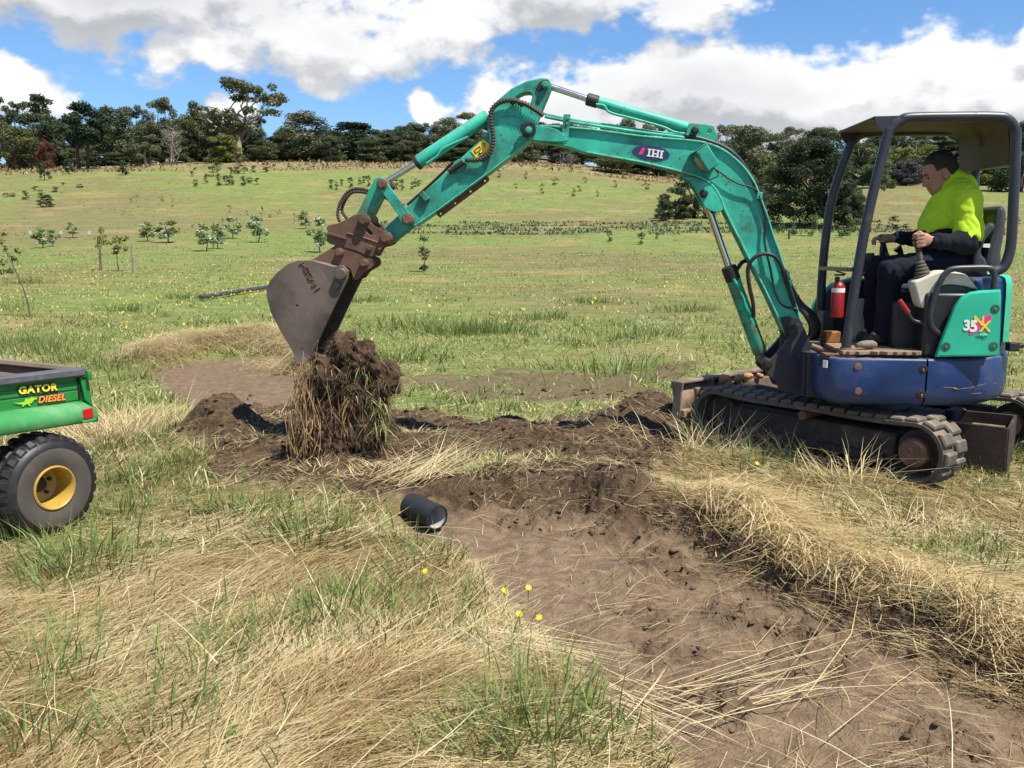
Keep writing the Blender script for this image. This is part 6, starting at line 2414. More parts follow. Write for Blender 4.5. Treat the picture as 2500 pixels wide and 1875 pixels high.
def make_kind(kind, var):
    """meshes (trunk, crown, half width, height) of one tree kind; about 10 m tall"""
    key = (kind, var)
    if key in LIB:
        return LIB[key]
    rng = np.random.default_rng(hash(kind) % 1000 if False else sum(map(ord, kind)) * 7 + var * 131)
    mb = MB()
    cl = []
    bark, cols, leaf, npr = BARK, C_MID, .26, 120
    hw = 3.5
    if kind in ('gum', 'biggum'):
        bark, cols = PALEB, C_EUC
        top = limb(mb, (0, 0, -.5), (rng.normal(0, .4), rng.normal(0, .4), 5.6), .36, .16, rng, .05)
        nb = 9 if kind == 'gum' else 20
        for k in range(nb):
            s = top[int(rng.integers(2, 6))]
            th = 2 * math.pi * k / nb + rng.normal(0, .3)
            rr = rng.uniform(1.2, 3.3)
            e = Vector((rr * math.cos(th), rr * math.sin(th), rng.uniform(4.0, 9.6) - .35 * rr * .6))
            limb(mb, s, e, .13, .03, rng, .10)
            for j in range(3 if kind == 'gum' else 4):
                o = rng.normal(0, .55, 3)
                q = .55 if kind == 'biggum' else .85
                cl.append((e.x + o[0], e.y + o[1], e.z + o[2] * .6 + .1, rng.uniform(.5, .95) * q + .1, rng.uniform(.5, .95) * q + .1, rng.uniform(.5, .9) * q + .05))
        for j in range(5 if kind == 'gum' else 3):
            cl.append((rng.normal(0, .7), rng.normal(0, .7), rng.uniform(7.4, 9.6), .8, .8, .5))
        if kind == 'gum':
            for j in range(20):
                th = rng.uniform(0, 6.28)
                rr = rng.uniform(.6, 2.6)
                cl.append((rr * math.cos(th), rr * math.sin(th), rng.uniform(1.4, 6.2), 1.0, 1.0, .9))
        leaf, npr = .125, 480
    elif kind in ('dense', 'mid', 'greygum', 'olive', 'bright', 'purple', 'red', 'bigdark'):
        cols = {'dense': C_DARK, 'mid': C_MID, 'greygum': C_EUC, 'olive': C_OLIVE, 'bright': C_BRIGHT, 'purple': C_PURP, 'red': C_RED, 'bigdark': [(.040, .060, .026), (.055, .078, .032), (.034, .052, .024)]}[kind]
        limb(mb, (0, 0, -.5), (0, 0, 5), .32, .12, rng, .05)
        for k in range(4):
            th = rng.uniform(0, 6.28)
            limb(mb, (0, 0, 1.5 + k * .5), (1.8 * math.cos(th), 1.8 * math.sin(th), 4.5 + k), .14, .04, rng, .1)
        nb = {'bigdark': 110}.get(kind, 40)
        lowz = .7
        for k in range(nb):
            u = rng.random()
            z = lowz + (9.0 - lowz) * u
            rad = 3.0 * math.sin(math.pi * min(1, (.24 + .72 * u))) ** .6 * rng.uniform(.35, 1.0)
            th = rng.uniform(0, 6.28)
            s = rng.uniform(.65, 1.25) * (.75 if kind == 'bigdark' else 1.0)
            cl.append((rad * math.cos(th), rad * math.sin(th), z, s, s, s * .85))
        leaf, npr = (.095, 640) if kind == 'bigdark' else (.14, 330)
        if kind == 'bigdark':
            hw = 3.6
    elif kind == 'pine':
        cols = C_CYP
        limb(mb, (-.35, 0, -.5), (-.5, 0, 6.5), .24, .14, rng, .02)
        limb(mb, (.55, .3, -.5), (.7, .2, 6.5), .24, .14, rng, .02)
        for k in range(30):
            u = rng.random()
            z = 3.6 + 6.0 * u
            rad = 2.9 * math.sin(math.pi * (.22 + .74 * u)) ** .8 * rng.uniform(.3, 1)
            th = rng.uniform(0, 6.28)
            s = rng.uniform(.7, 1.2)
            cl.append((rad * math.cos(th), rad * math.sin(th), z, s, s, s * .6))
        leaf, npr = .16, 330
    elif kind == 'cypress':
        cols = C_CYP
        limb(mb, (0, 0, -.5), (0, 0, 6), .4, .14, rng, .02)
        for k in range(34):
            u = rng.random()
            z = .9 + 8.4 * u
            rad = 3.2 * math.sin(math.pi * (.30 + .66 * u)) ** .6 * rng.uniform(.4, 1)
            th = rng.uniform(0, 6.28)
            s = rng.uniform(.7, 1.2)
            cl.append((rad * math.cos(th), rad * math.sin(th), z, s, s, s * .55))
        leaf, npr = .17, 330
    elif kind == 'slimgum':
        cols = C_DARK
        bark = PALEB
        top = limb(mb, (0, 0, -.5), (.2, 0, 9.0), .20, .07, rng, .03)
        for k in range(10):
            z = rng.uniform(6.4, 9.8)
            th = rng.uniform(0, 6.28)
            rr = rng.uniform(.2, 1.5)
            cl.append((rr * math.cos(th), rr * math.sin(th), z, .75, .75, .5))
        leaf, npr = .17, 320
        hw = 2.0
    elif kind == 'bare':
        bark = BAREB
        for t in range(5):
            x0 = rng.normal(0, 1.2)
            y0 = rng.normal(0, .8)
            top = limb(mb, (x0, y0, -.3), (x0 + rng.normal(0, .5), y0, rng.uniform(7, 9.5)), .13, .04, rng, .03, 6, 5)
            for k in range(12):
                s = top[int(rng.integers(2, 7))]
                th = rng.uniform(0, 6.28)
                e = (s.x + 1.3 * math.cos(th), s.y + 1.3 * math.sin(th), s.z + rng.uniform(.7, 2.2))
                q = limb(mb, s, e, .05, .02, rng, .1, 4, 4)
                for j in range(2):
                    th = rng.uniform(0, 6.28)
                    limb(mb, q[2], (q[2].x + .8 * math.cos(th), q[2].y + .8 * math.sin(th), q[2].z + rng.uniform(.4, 1.2)), .03, .015, rng, .1, 3, 4)
        for k in range(10):
            cl.append((rng.normal(0, 1.5), rng.normal(0, 1.0), rng.uniform(5.5, 9), .6, .6, .5))
        cols = [(.15, .13, .10), (.20, .18, .14)]
        leaf, npr = .07, 120
        hw = 2.6
    elif kind == 'poplar':          # small plantation sapling with wind-turned pale leaves
        cols, bark = C_POPL, STEM
        limb(mb, (0, 0, -.3), (.5, 0, 7.5), .14, .05, rng, .04, 5, 6)
        for k in range(17):
            u = rng.random()
            z = 2.6 + 7.0 * u
            w = 2.1 * math.sin(math.pi * (.22 + .70 * u)) * rng.uniform(.2, 1)
            th = rng.uniform(0, 6.28)
            s = rng.uniform(.7, 1.1)
            cl.append((w * math.cos(th) - .5 + .9 * (1 - u), w * math.sin(th), z, s, s, s))
        leaf, npr = .36, 46
        hw = 2.1
    elif kind == 'acacia':          # yellow-green feathery sapling on a bare stem
        cols, bark = C_YELG, STEM
        limb(mb, (0, 0, -.3), (.2, 0, 6.5), .16, .06, rng, .03, 5, 6)
        for k in range(14):
            u = rng.random()
            th = rng.uniform(0, 6.28)
            w = 2.6 * rng.random() ** .6
            e = (w * math.cos(th), w * math.sin(th), 5.0 + 4.2 * u)
            limb(mb, (.1, 0, 4.5), e, .05, .02, rng, .08, 3, 4)
            cl.append((e[0], e[1], e[2], .95, .95, .6))
        leaf, npr = .34, 38
        hw = 2.9
    elif kind == 'conifer':
        cols, bark = C_CON, BARK
        limb(mb, (0, 0, -.3), (0, 0, 8), .25, .05, rng, .01, 4, 6)
        for k in range(26):
            u = rng.random()
            w = (3.4 * (1 - u) ** .6 + .2) * rng.uniform(.5, 1)
            th = rng.uniform(0, 6.28)
            cl.append((w * math.cos(th), w * math.sin(th), .8 + 8.6 * u, .9, .9, 1.0))
        leaf, npr = .34, 40
        hw = 3.6
    elif kind in ('shrub', 'sprig', 'brown', 'thin'):
        cols = {'shrub': C_GREEN, 'sprig': C_GREEN, 'brown': C_BROWN, 'thin': C_MID}[kind]
        bark = STEM
        limb(mb, (0, 0, -.3), (0, 0, 8), .16, .05, rng, .04, 4, 5)
        n_ = {'shrub': 20, 'sprig': 12, 'brown': 9, 'thin': 16}[kind]
        for k in range(n_):
            u = rng.random()
            w = (2.6 if kind != 'thin' else 1.3) * math.sin(math.pi * (.15 + .75 * u)) * rng.uniform(.2, 1)
            th = rng.uniform(0, 6.28)
            s = rng.uniform(.7, 1.2) * (.8 if kind in ('brown', 'thin') else 1)
            cl.append((w * math.cos(th), w * math.sin(th), 1.0 + 8.4 * u, s, s, s))
        leaf, npr = .36, 30
        hw = 2.6 if kind != 'thin' else 1.6
    V_, T_, C_ = leaves(cl, npr, leaf, cols, rng=rng)
    cm = fast_mesh(kind + '_crown', V_, T_, C_)
    cm.materials.append(FOL)
    tm = mb.mesh(kind + '_trunk')
    tm.materials.append(bark)
    tm.polygons.foreach_set('use_smooth', [True] * len(tm.polygons))
    LIB[key] = (tm, cm, hw, 10.0)
    return LIB[key]


def plant(name, kind, var, px, py_top, hw, Y, label, cat, group=None, base=None, parts_=('trunk', 'crown'), rz=None, tilt=0.0):
    tm, cm, khw, kh = make_kind(kind, var)
    x = at(px, py_top, Y).x
    zb = Hb(x, Y) if base is None else base
    h = at(px, py_top, Y).z - zb
    r = empty(name, (x, Y, zb - .02), label, cat, group)
    s = max(h, .08) / kh
    sw = hw * Y / FPX / khw
    r.scale = (sw, sw, s)
    r.rotation_euler = (0, tilt, random.uniform(0, 6.28) if rz is None else rz)
    for nm, m_ in zip(parts_, (tm, cm)):
        o = bpy.data.objects.new(nm, m_)
        COL.objects.link(o)
        o.parent = r
    return r


# ---- the wood along the top of the paddock.  px, top row, half width (px), distance, kind
WOOD = [
    (8, 240, 26, 225, 'slimgum', 'slender gum with a small crown at the far left of the wood'),
    (32, 246, 24, 228, 'slimgum', 'second slender gum from the left behind the wood'),
    (88, 227, 46, 222, 'slimgum', 'tall slender gum cluster rising over the left of the wood'),
    (30, 300, 62, 172, 'olive', 'olive green tree at the left edge of the wood'),
    (78, 268, 62, 190, 'dense', 'dark tree behind the olive tree at the far left'),
    (108, 333, 22, 171, 'red', 'small reddish brown tree between dark trees at the left'),
    (126, 268, 50, 186, 'dense', 'dark tree directly left of the twin trunked pine'),
    (188, 242, 74, 163, 'pine', 'tall dark pine on two bare trunks standing in front of the wood'),
    (258, 257, 60, 188, 'dense', 'dark rounded tree right of the twin trunked pine'),
    (312, 250, 62, 184, 'mid', 'broad green tree left of the pale bare saplings'),
    (348, 298, 40, 170, 'gum', 'thin grey gum in front of the wood left of the bare saplings'),
    (388, 236, 52, 186, 'gum', 'dark topped gum behind the pale bare saplings'),
    (425, 312, 46, 169, 'bare', 'cluster of pale bare saplings at the edge of the wood'),
    (432, 285, 50, 196, 'dense', 'dark tree behind the pale bare saplings'),
    (478, 262, 56, 184, 'olive', 'olive gum left of the tallest gum tree'),
    (575, 188, 102, 178, 'biggum', 'tallest gum with pale trunk and open crown above the wood'),
    (548, 325, 50, 170, 'bright', 'low yellow green bush at the foot of the tallest gum'),
    (610, 318, 50, 190, 'dense', 'dark tree right behind the tallest gum'),
    (640, 338, 46, 172, 'mid', 'low dark bush right of the tallest gum'),
    (735, 268, 82, 176, 'greygum', 'broad grey green gum right of the tallest gum'),
    (690, 318, 50, 186, 'mid', 'dark green tree left behind the broad grey gum'),
    (858, 294, 72, 184, 'cypress', 'dark domed cypress above the bucket ram'),
    (800, 330, 46, 176, 'mid', 'dull green tree left of the domed cypress'),
    (905, 330, 50, 174, 'mid', 'dull green tree below the right of the domed cypress'),
    (948, 318, 50, 184, 'dense', 'dark tree right of the domed cypress'),
    (985, 338, 26, 182, 'red', 'reddish tree top right of the domed cypress'),
    (1010, 318, 50, 184, 'dense', 'dark tree behind the upper end of the bucket ram'),
    (1092, 284, 62, 182, 'greygum', 'gum tree crown rising behind the bucket ram'),
    (1150, 276, 52, 188, 'gum', 'gum tree crown just left of the arm crest'),
    (1130, 335, 60, 176, 'dense', 'dark tree seen below the arm pivot'),
    (1215, 330, 60, 184, 'dense', 'dark tree below the left end of the boom'),
    (1290, 310, 60, 190, 'mid', 'green tree showing above the left half of the boom'),
    (1262, 385, 22, 168, 'mid', 'small round bush on the tan bank below the boom'),
    (1350, 300, 60, 188, 'gum', 'gum crown above the middle of the boom'),
    (1390, 372, 30, 166, 'bare', 'pale dead tree below the boom'),
    (1425, 305, 60, 188, 'mid', 'green tree above the boom left of the badge'),
    (1490, 300, 62, 186, 'greygum', 'gum crown above the maker badge on the boom'),
    (1500, 372, 62, 166, 'olive', 'olive tree below the maker badge on the boom'),
    (1560, 315, 56, 190, 'dense', 'dark tree behind the cylinder anchor on the boom'),
    (1620, 330, 62, 172, 'mid', 'green tree behind the bend of the boom'),
    (1712, 318, 56, 178, 'mid', 'green tree right of the bend of the boom'),
    (1830, 296, 82, 120, 'greygum', 'large grey green gum left of the big dark tree'),
    (1915, 322, 36, 125, 'gum', 'pale limbed gum touching the left of the big dark tree'),
    (1888, 390, 48, 100, 'mid', 'lower green tree at the left of the big dark tree'),
    (2120, 345, 52, 150, 'gum', 'pale stemmed gum between the canopy posts'),
    (2150, 372, 50, 140, 'mid', 'green tree between the canopy posts'),
    (2245, 322, 60, 185, 'biggum', 'open crowned gum seen under the canopy roof'),
    (2215, 388, 46, 150, 'purple', 'purplish grey bush beside the operator\'s forehead'),
    (2200, 352, 58, 160, 'bright', 'yellow green tree under the canopy roof left of the operator'),
    (2270, 348, 40, 164, 'bright', 'yellow green tree top just above the operator'),
    (2330, 312, 82, 175, 'cypress', 'very dark cypress above the operator under the canopy roof'),
    (2385, 364, 44, 150, 'bright', 'bright green tree behind the operator\'s head'),
    (2440, 352, 46, 150, 'dense', 'dark tree between the operator and the rear canopy post'),
    (2505, 288, 80, 130, 'dense', 'dark tree at the right edge behind the canopy'),
]
for k, (px, top, hw, Y, kind, lab) in enumerate(WOOD):
    plant({'pine': 'pine_tree', 'cypress': 'cypress_tree', 'gum': 'gum_tree', 'biggum': 'gum_tree', 'greygum': 'gum_tree', 'slimgum': 'gum_tree', 'bare': 'bare_tree'}.get(kind, 'tree'),
          kind, k % 3, px, top, hw, Y, lab, 'tree', 'trees of the wood behind the paddock')
# a second rank closes the wood behind them; nothing tells its trees apart
for k in range(46):
    px = -60 + k * 57 + random.uniform(-14, 14)
    Y = random.uniform(206, 232)
    top = 298 + random.uniform(-14, 16) + (14 if px > 1700 else 0)
    if 640 < px < 1050:
        top += 12
    plant('tree', ('dense', 'mid', 'gum')[k % 3], k % 3, px, top, 50, Y, 'dark tree in the closed rear rank of the wood', 'tree', 'rear rank of the wood')
# undergrowth that fills the foot of the wood
for k in range(56):
    px = -40 + k * 47 + random.uniform(-16, 16)
    Y = random.uniform(172, 190) if px < 1700 else random.uniform(150, 170)
    zb = Hb(at(px, 400, Y).x, Y)
    base_row = 570 - (zb - 1.62) / Y * FPX
    plant('understorey_bush', ('dense', 'mid', 'olive')[k % 3], (k + 1) % 3, px, base_row - random.uniform(40, 82), 40, Y, 'low dark bush in the shade under the wood', 'bush', 'undergrowth of the wood')

plant('tree', 'bigdark', 0, 1985, 322, 128, 76, 'big dark round tree in the paddock behind the canopy posts', 'tree')
plant('bush', 'bigdark', 1, 2075, 440, 48, 74, 'dark bush at the right foot of the big dark tree', 'bush')
plant('bush', 'dense', 1, 1650, 452, 44, 84, 'dark bush on the slope behind the bend of the boom', 'bush')
plant('bush', 'dense', 2, 1700, 400, 62, 86, 'tall dark bush left of the big dark tree, behind the boom', 'bush')
plant('bush', 'dense', 0, 1622, 482, 26, 82, 'low dark bush at the left edge of the bush behind the boom', 'bush')

ORD = ['first', 'second', 'third', 'fourth', 'fifth', 'sixth', 'seventh', 'eighth', 'ninth', 'tenth', 'eleventh', 'twelfth', 'thirteenth', 'fourteenth', 'fifteenth', 'sixteenth', 'seventeenth',
       'eighteenth', 'nineteenth', 'twentieth']


def field_row(rows, kind, name, lab, cat, group, parts_=('stem', 'foliage'), grow=1.0):
    rows = sorted(rows)
    for k, (px, base, top, hw) in enumerate(rows):
        g = on_ground(px, base)
        o = plant(name, kind, k % 3, px, top - (base - top) * (grow - 1) * .3, hw * grow, g.y, lab % ORD[k], cat, group, base=g.z, parts_=parts_)


field_row([(100, 606, 555, 17), (126, 603, 560, 13), (174, 582, 544, 12), (357, 590, 541, 16), (408, 594, 539, 24), (500, 614, 551, 21), (529, 608, 544, 18), (566, 583, 531, 16), (628, 592, 530, 20),
           (745, 560, 514, 14), (778, 618, 534, 20)], 'poplar', 'sapling', 'leafy sapling with wind-turned pale leaves, %s from the left in the near row', 'sapling', 'near row of leafy saplings', grow=1.15)
field_row([(240, 662, 545, 16), (283, 664, 570, 28)], 'acacia', 'sapling', 'yellow green sapling on a bare stem, %s of the pair left of the stake', 'sapling', 'pair of yellow green saplings')
field_row([(105, 440, 394, 16), (165, 424, 373, 15), (229, 414, 394, 8), (277, 398, 362, 11), (296, 428, 391, 17)], 'conifer', 'conifer', 'dark young conifer below the wood, %s from the left', 'conifer',
          'young conifers below the twin trunked pine')
field_row([(14, 482, 470, 9), (29, 480, 470, 8), (61, 488, 464, 11), (85, 468, 454, 9), (99, 479, 461, 9), (134, 470, 455, 10), (153, 453, 445, 8), (193, 459, 448, 10)], 'shrub', 'young_shrub',
          'small light green shrub on the left slope, %s from the left', 'shrub', 'small shrubs on the left slope')
field_row([(468, 431, 417, 7), (476, 456, 436, 8), (502, 447, 423, 7), (519, 431, 405, 16), (533, 454, 423, 9), (551, 453, 427, 11), (565, 453, 425, 10), (529, 406, 384, 13), (586, 406, 391, 9)], 'shrub', 'young_shrub',
          'young grey green shrub below the tallest gum, %s from the left', 'shrub', 'left half of the upper shrub plot')
field_row([(563, 431, 407, 9), (580, 425, 405, 13), (596, 425, 407, 8), (594, 453, 429, 10), (608, 447, 431, 10), (627, 451, 433, 8), (618, 421, 403, 8), (649, 421, 393, 10), (704, 408, 397, 6), (767, 408, 389, 10)], 'shrub',
          'young_shrub', 'young grey green shrub below the broad gum, %s from the left', 'shrub', 'right half of the upper shrub plot')
field_row([(808, 462, 436, 8), (821, 464, 442, 6), (834, 455, 435, 6), (855, 458, 431, 8), (878, 451, 433, 7), (889, 448, 427, 7), (899, 457, 426, 7), (968, 462, 438, 7), (980, 466, 435, 8), (1007, 462, 442, 6), (1014, 457, 435, 7),
           (1023, 455, 438, 7)], 'thin', 'young_shrub', 'upright young shrub behind the bucket linkage, %s from the left', 'shrub', 'upright shrubs behind the linkage')
field_row([(319, 496, 480, 5), (334, 484, 475, 5), (393, 490, 478, 6), (397, 494, 482, 6), (421, 494, 482, 6), (419, 511, 498, 5), (470, 557, 545, 6), (542, 545, 532, 5), (560, 521, 498, 6), (584, 551, 539, 4), (602, 527, 511, 4),
           (639, 547, 496, 5), (659, 531, 521, 8), (680, 523, 509, 6), (718, 543, 517, 4)], 'brown', 'brown_seedling', 'small brown seedling on the dry slope, %s from the left', 'seedling', 'brown seedlings on the dry slope')
field_row([(1216, 434, 412, 8), (1260, 461, 444, 6), (1284, 439, 417, 7), (1325, 473, 448, 8), (1354, 453, 430, 10), (1401, 481, 459, 9), (1414, 468, 453, 9), (1429, 448, 430, 7), (1459, 481, 462, 6), (1501, 457, 439, 8), (1579, 464, 442, 11),
           (1655, 468, 441, 13)], 'sprig', 'young_shrub', 'small bright shrub on the slope below the boom, %s from the left', 'shrub', 'small shrubs below the boom')
field_row([(1488, 591, 560, 9), (1566, 598, 553, 11), (1605, 586, 564, 6)], 'thin', 'young_shrub', 'thin dark sapling left of the boom ram, %s from the left', 'sapling', 'thin saplings left of the boom ram')
field_row([(1034, 666, 572, 17)], 'thin', 'sapling', 'lone upright sapling standing right of the bucket hitch', 'sapling', 'lone sapling by the hitch') if False else None
g_ = on_ground(1034, 666)
plant('sapling', 'thin', 1, 1034, 572, 17, g_.y, 'lone upright sapling standing right of the bucket hitch', 'sapling', base=g_.z, parts_=('stem', 'foliage'))
field_row([(1884, 524, 494, 14), (1903, 572, 527, 12), (1939, 575, 527, 12), (1985, 577, 522, 20), (2056, 580, 550, 11), (2076, 577, 522, 17)], 'shrub', 'sapling', 'bushy sapling in front of the big dark tree, %s from the left',
          'sapling', 'saplings before the big dark tree')
field_row([(2107, 461, 441, 12), (2159, 468, 448, 8), (2182, 461, 438, 11)], 'shrub', 'young_shrub', 'small round shrub far behind the canopy posts, %s from the left', 'shrub', 'far shrubs between the canopy posts')
field_row([(2182, 562, 525, 16), (2212, 562, 546, 14), (2290, 556, 520, 12)], 'thin', 'sapling', 'feathery sapling behind the control levers, %s from the left', 'sapling', 'saplings behind the levers')
field_row([(2444, 580, 511, 16), (2486, 548, 529, 8)], 'thin', 'sapling', 'dull green sapling behind the rear canopy post, %s from the left', 'sapling', 'saplings behind the rear post')
g_ = on_ground(110, 506)
plant('bush', 'mid', 1, 110, 473, 22, g_.y, 'round dark olive bush standing alone on the left slope', 'bush', base=g_.z, parts_=('stem', 'foliage'))

# leaning sapling at the left edge, drawn from its own photo position
gs = on_ground(74, 775)
gs.z = H(gs.x, gs.y)
SAP = empty('sapling', (gs.x, gs.y, gs.z), 'thin leaning sapling with drooping olive leaves at the left edge', 'sapling')
pts = [Vector((gs.x, gs.y, gs.z - .03))] + [at(px, py, gs.y) for px, py in ((68, 740), (55, 700), (40, 665), (25, 635), (8, 600), (-6, 570))]
MB().tube(catmull(pts, 4), [.016 - .010 * i / 24 for i in range(25)], 7).build('stem', STEM, SAP, 60)
cl = []
for (px, py) in ((28, 628), (14, 608), (2, 590), (38, 640), (20, 660), (6, 662), (-8, 620), (45, 612), (10, 640), (30, 660), (-10, 600), (2, 575), (-20, 585)):
    p = at(px, py, gs.y + random.uniform(-.15, .15))
    cl.append((p.x - gs.x, p.y - gs.y, p.z - gs.z, .085, .085, .06))
V_, T_, C_ = leaves(cl, 2600, .034, [(.10, .11, .022), (.075, .09, .02), (.14, .12, .03)])
cm = fast_mesh('foliage', V_, T_, C_)
o = link_mesh('foliage', cm, FOL, SAP, 0)

# ---- stakes and tree guards
def stake(px, base, top, w, name, label, m, cat='stake'):
    g = on_ground(px, base)
    h = at(px, top, g.y).z - g.z
    r = w * g.y / FPX
    mb = MB()
    mb.tube([(g.x, g.y, g.z - .05), (g.x, g.y, g.z + h * .5), (g.x + random.uniform(-.02, .02), g.y, g.z + h)], [r, r * .97, r * .9], 7)
    mb.v = [(x - g.x, y - g.y, z - g.z) for x, y, z in mb.v]
    o = link_mesh(name, mb.mesh(name), m, None, 40)
    o.location = g
    tag(o, label, cat)


WOODST = mat('weathered_stake', (.30, .25, .18), .9, dirt=(.16, .12, .08), dirt_amt=.4, var=.2)
stake(327, 668, 598, 3.0, 'wooden_stake', 'tall weathered stake right of the yellow green saplings', WOODST)
stake(384, 608, 596, 1.2, 'wooden_stake', 'short thin stake below the near sapling row', WOODST)
stake(521, 608, 572, 1.2, 'wooden_stake', 'thin pale stake in front of a near row sapling', WOODST)
stake(246, 662, 610, 2.4, 'wooden_stake', 'stout stake tied beside the left yellow green sapling', mat('dark_stake', (.16, .12, .085), .9))
stake(1926, 584, 562, 2.6, 'wooden_stake', 'short dark post right of the boom', mat('dark_post', (.05, .04, .03), .9))
GUARD = mat('tree_guard_plastic', (.50, .58, .52), .6, var=.08)
for k, px in enumerate((74, 149, 218)):
    g = on_ground(px, 572)
    r = 3.2 * g.y / FPX
    h = 9.5 * g.y / FPX
    mb = MB().lathe((0, 0, -.05), (0, 0, 1), [(0, r), (h, r * 1.05), (h, r * .9), (.06, r * .85)], 4, cap=False)
    o = link_mesh('tree_guard', mb.mesh('tree_guard'), GUARD, None, 20)
    o.location = g
    tag(o, 'pale plastic tree guard on the left of the paddock, %s from the left' % ORD[k], 'tree guard', 'plastic tree guards')

# ---- tall dry grass along the foot of the wood: one mass
n = 15000
y = RNG.uniform(150, 178, n)
x = RNG.uniform(-1, 1, n) * (.62 * y)
keep = RNG.random(n) < sstep(.38, .6, fbm(x * .06, y * .06, 3, 95)) * .8 + .25
x, y = x[keep], y[keep]
n = len(x)
put(*blades_geo(np.stack([x, y, base_h(x, y) - .05], 1), RNG.uniform(0, 6.28, n), np.clip(RNG.normal(.9, .35, n), .2, 1.5), RNG.uniform(.25, .9, n), RNG.uniform(.14, .36, n), RNG.uniform(.1, .6, n),
                lerp_cols([(.16, .115, .055), (.25, .19, .095), (.33, .26, .14)], RNG.random(n))))
flush('dry_scrub', 'tall tan dry grass along the foot of the wood', 'dry grass')
# ------------------------------------------------------------------ utility cart at the left edge
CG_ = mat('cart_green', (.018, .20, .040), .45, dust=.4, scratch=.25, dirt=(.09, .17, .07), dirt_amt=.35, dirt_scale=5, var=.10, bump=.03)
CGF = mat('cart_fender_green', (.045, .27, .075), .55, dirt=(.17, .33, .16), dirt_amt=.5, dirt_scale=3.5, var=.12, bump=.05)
CTYRE = mat('cart_tyre', (.014, .013, .014), .5, dirt=(.045, .036, .030), dirt_amt=.35, dirt_scale=8, bump=.12)
CSIDE = mat('tyre_sidewall', (.075, .062, .052), .75, dirt=(.11, .085, .065), dirt_amt=.4, bump=.1)
CRIM = mat('yellow_rim', (.42, .27, .045), .5, dirt=(.28, .13, .03), dirt_amt=.4, dirt_scale=7, var=.1)
CCAP = mat('grey_rail_cap', (.085, .085, .098), .6, dirt=(.18, .16, .14), dirt_amt=.4, bump=.15)
CLIN = mat('bed_liner_brown', (.145, .082, .055), .8, dirt=(.24, .17, .12), dirt_amt=.4, bump=.2)
# side runs towards the camera's left: its rear (right) end is farther away
pR = at(205, 1000, 5.08)          # rear lower corner of the bed side
pL = at(-10, 1055, 4.64)
CUx = Vector((pL.x - pR.x, pL.y - pR.y, 0)).normalized()      # along the side, forwards (left)
CVx = Vector((-CUx.y, CUx.x, 0))                              # candidate for "inwards"
if CVx.y < 0:
    CVx = -CVx
KO = Vector((pR.x, pR.y, 0))


def cp(p, d=0.0):
    """photo point onto the cart's side plane moved inwards by d -> (s, z)"""
    dd = ray(*p)
    t = (d + (KO - CAMP).dot(CVx)) / dd.dot(CVx)
    q = CAMP + dd * t
    return ((q - KO).dot(CUx), q.z)


def CW3(s, d, z):
    return KO + CUx * s + CVx * d + ZZ * z


ZG = zoomer(0, 860, .12054)
ZY = zoomer(0, 850, .3014)
zb0 = cp((205, 985))[1]
tyc = cp((101, 1172), -.02)
KR = CW3(tyc[0], .1, 0)
CART = empty('utility_cart', (KR.x, KR.y, 0), 'green utility cart bed with yellow wheel at the left edge', 'utility cart')
OC = Vector(CART.location)


def cplate(name, pts, d0, d1, m, parent=CART, bevel=.004, smooth=35):
    fr = (KO + CVx * ((d0 + d1) / 2), CUx, ZZ, CUx.cross(ZZ))
    sgn = 1 if CUx.cross(ZZ).dot(CVx) > 0 else -1
    me = plate_mesh([pts], abs(d1 - d0), fr, bevel, name)
    shift_mesh(me, OC)
    return link_mesh(name, me, m, parent, smooth)


def cps(zf, pts, d=0.0):
    return [cp(q, d) for q in zf(pts)]


S_END = 1.55


def reach(far_, near_):
    """carry a traced line of the bed forwards to the bed's front end"""
    (s0, z0), (s1, z1) = cp(ZG([near_])[0]), cp(ZG([far_])[0])
    return (S_END, z0 + (z1 - z0) * (S_END - s0) / (s1 - s0))


# bed side: recessed panels between ribs
top_rear = cp(ZG([(1700, 420)])[0])
SIDE = cplate('bed_side', [reach((-2400, 850), (1600, 470)), reach((-2400, 1662), (1590, 1000))] + cps(ZG, [(1590, 1000), (1780, 1040), (1860, 1120), (1760, 480), (1600, 470)]), .012, .040, CG_)
cplate('side_panel', [reach((-2400, 1142), (1580, 600)), reach((-2400, 1278), (1580, 745))] + cps(ZG, [(1580, 745), (1580, 600)]), .004, .014, CG_, SIDE, .003)
cplate('side_panel', [reach((-2400, 1327), (1585, 775)), reach((-2400, 1700), (1600, 960))] + cps(ZG, [(1600, 960), (1585, 775)]), .004, .014, CG_, SIDE, .003)
cplate('corner_post', cps(ZG, [(1600, 500), (1765, 480), (1865, 1120), (1690, 960)]), -.012, .010, CG_, SIDE, .006)
cplate('post_gap', cps(ZG, [(1572, 520), (1602, 505), (1650, 960), (1605, 940)]), .000, .012, BLKP, SIDE, .001)
cap_ = MB().loft([[CW3(s, -.03, z - .030), CW3(s, .05, z - .030), CW3(s, .05, z + .016), CW3(s, -.03, z + .016)] for s, z in (cp(ZG([(1690, 365)])[0]), cp(ZG([(800, 465)])[0]), reach((-2400, 841), (1690, 365)))])
cap_.build('rail_cap', CCAP, CART, 40, .010)
cc = cp(ZG([(1720, 430)])[0])
MB().cyl(CW3(cc[0], -.035, cc[1] + .02), CW3(cc[0], -.035, cc[1] - .035), .014, n=10).build('corner_latch', CG_, CART, 40, .003)
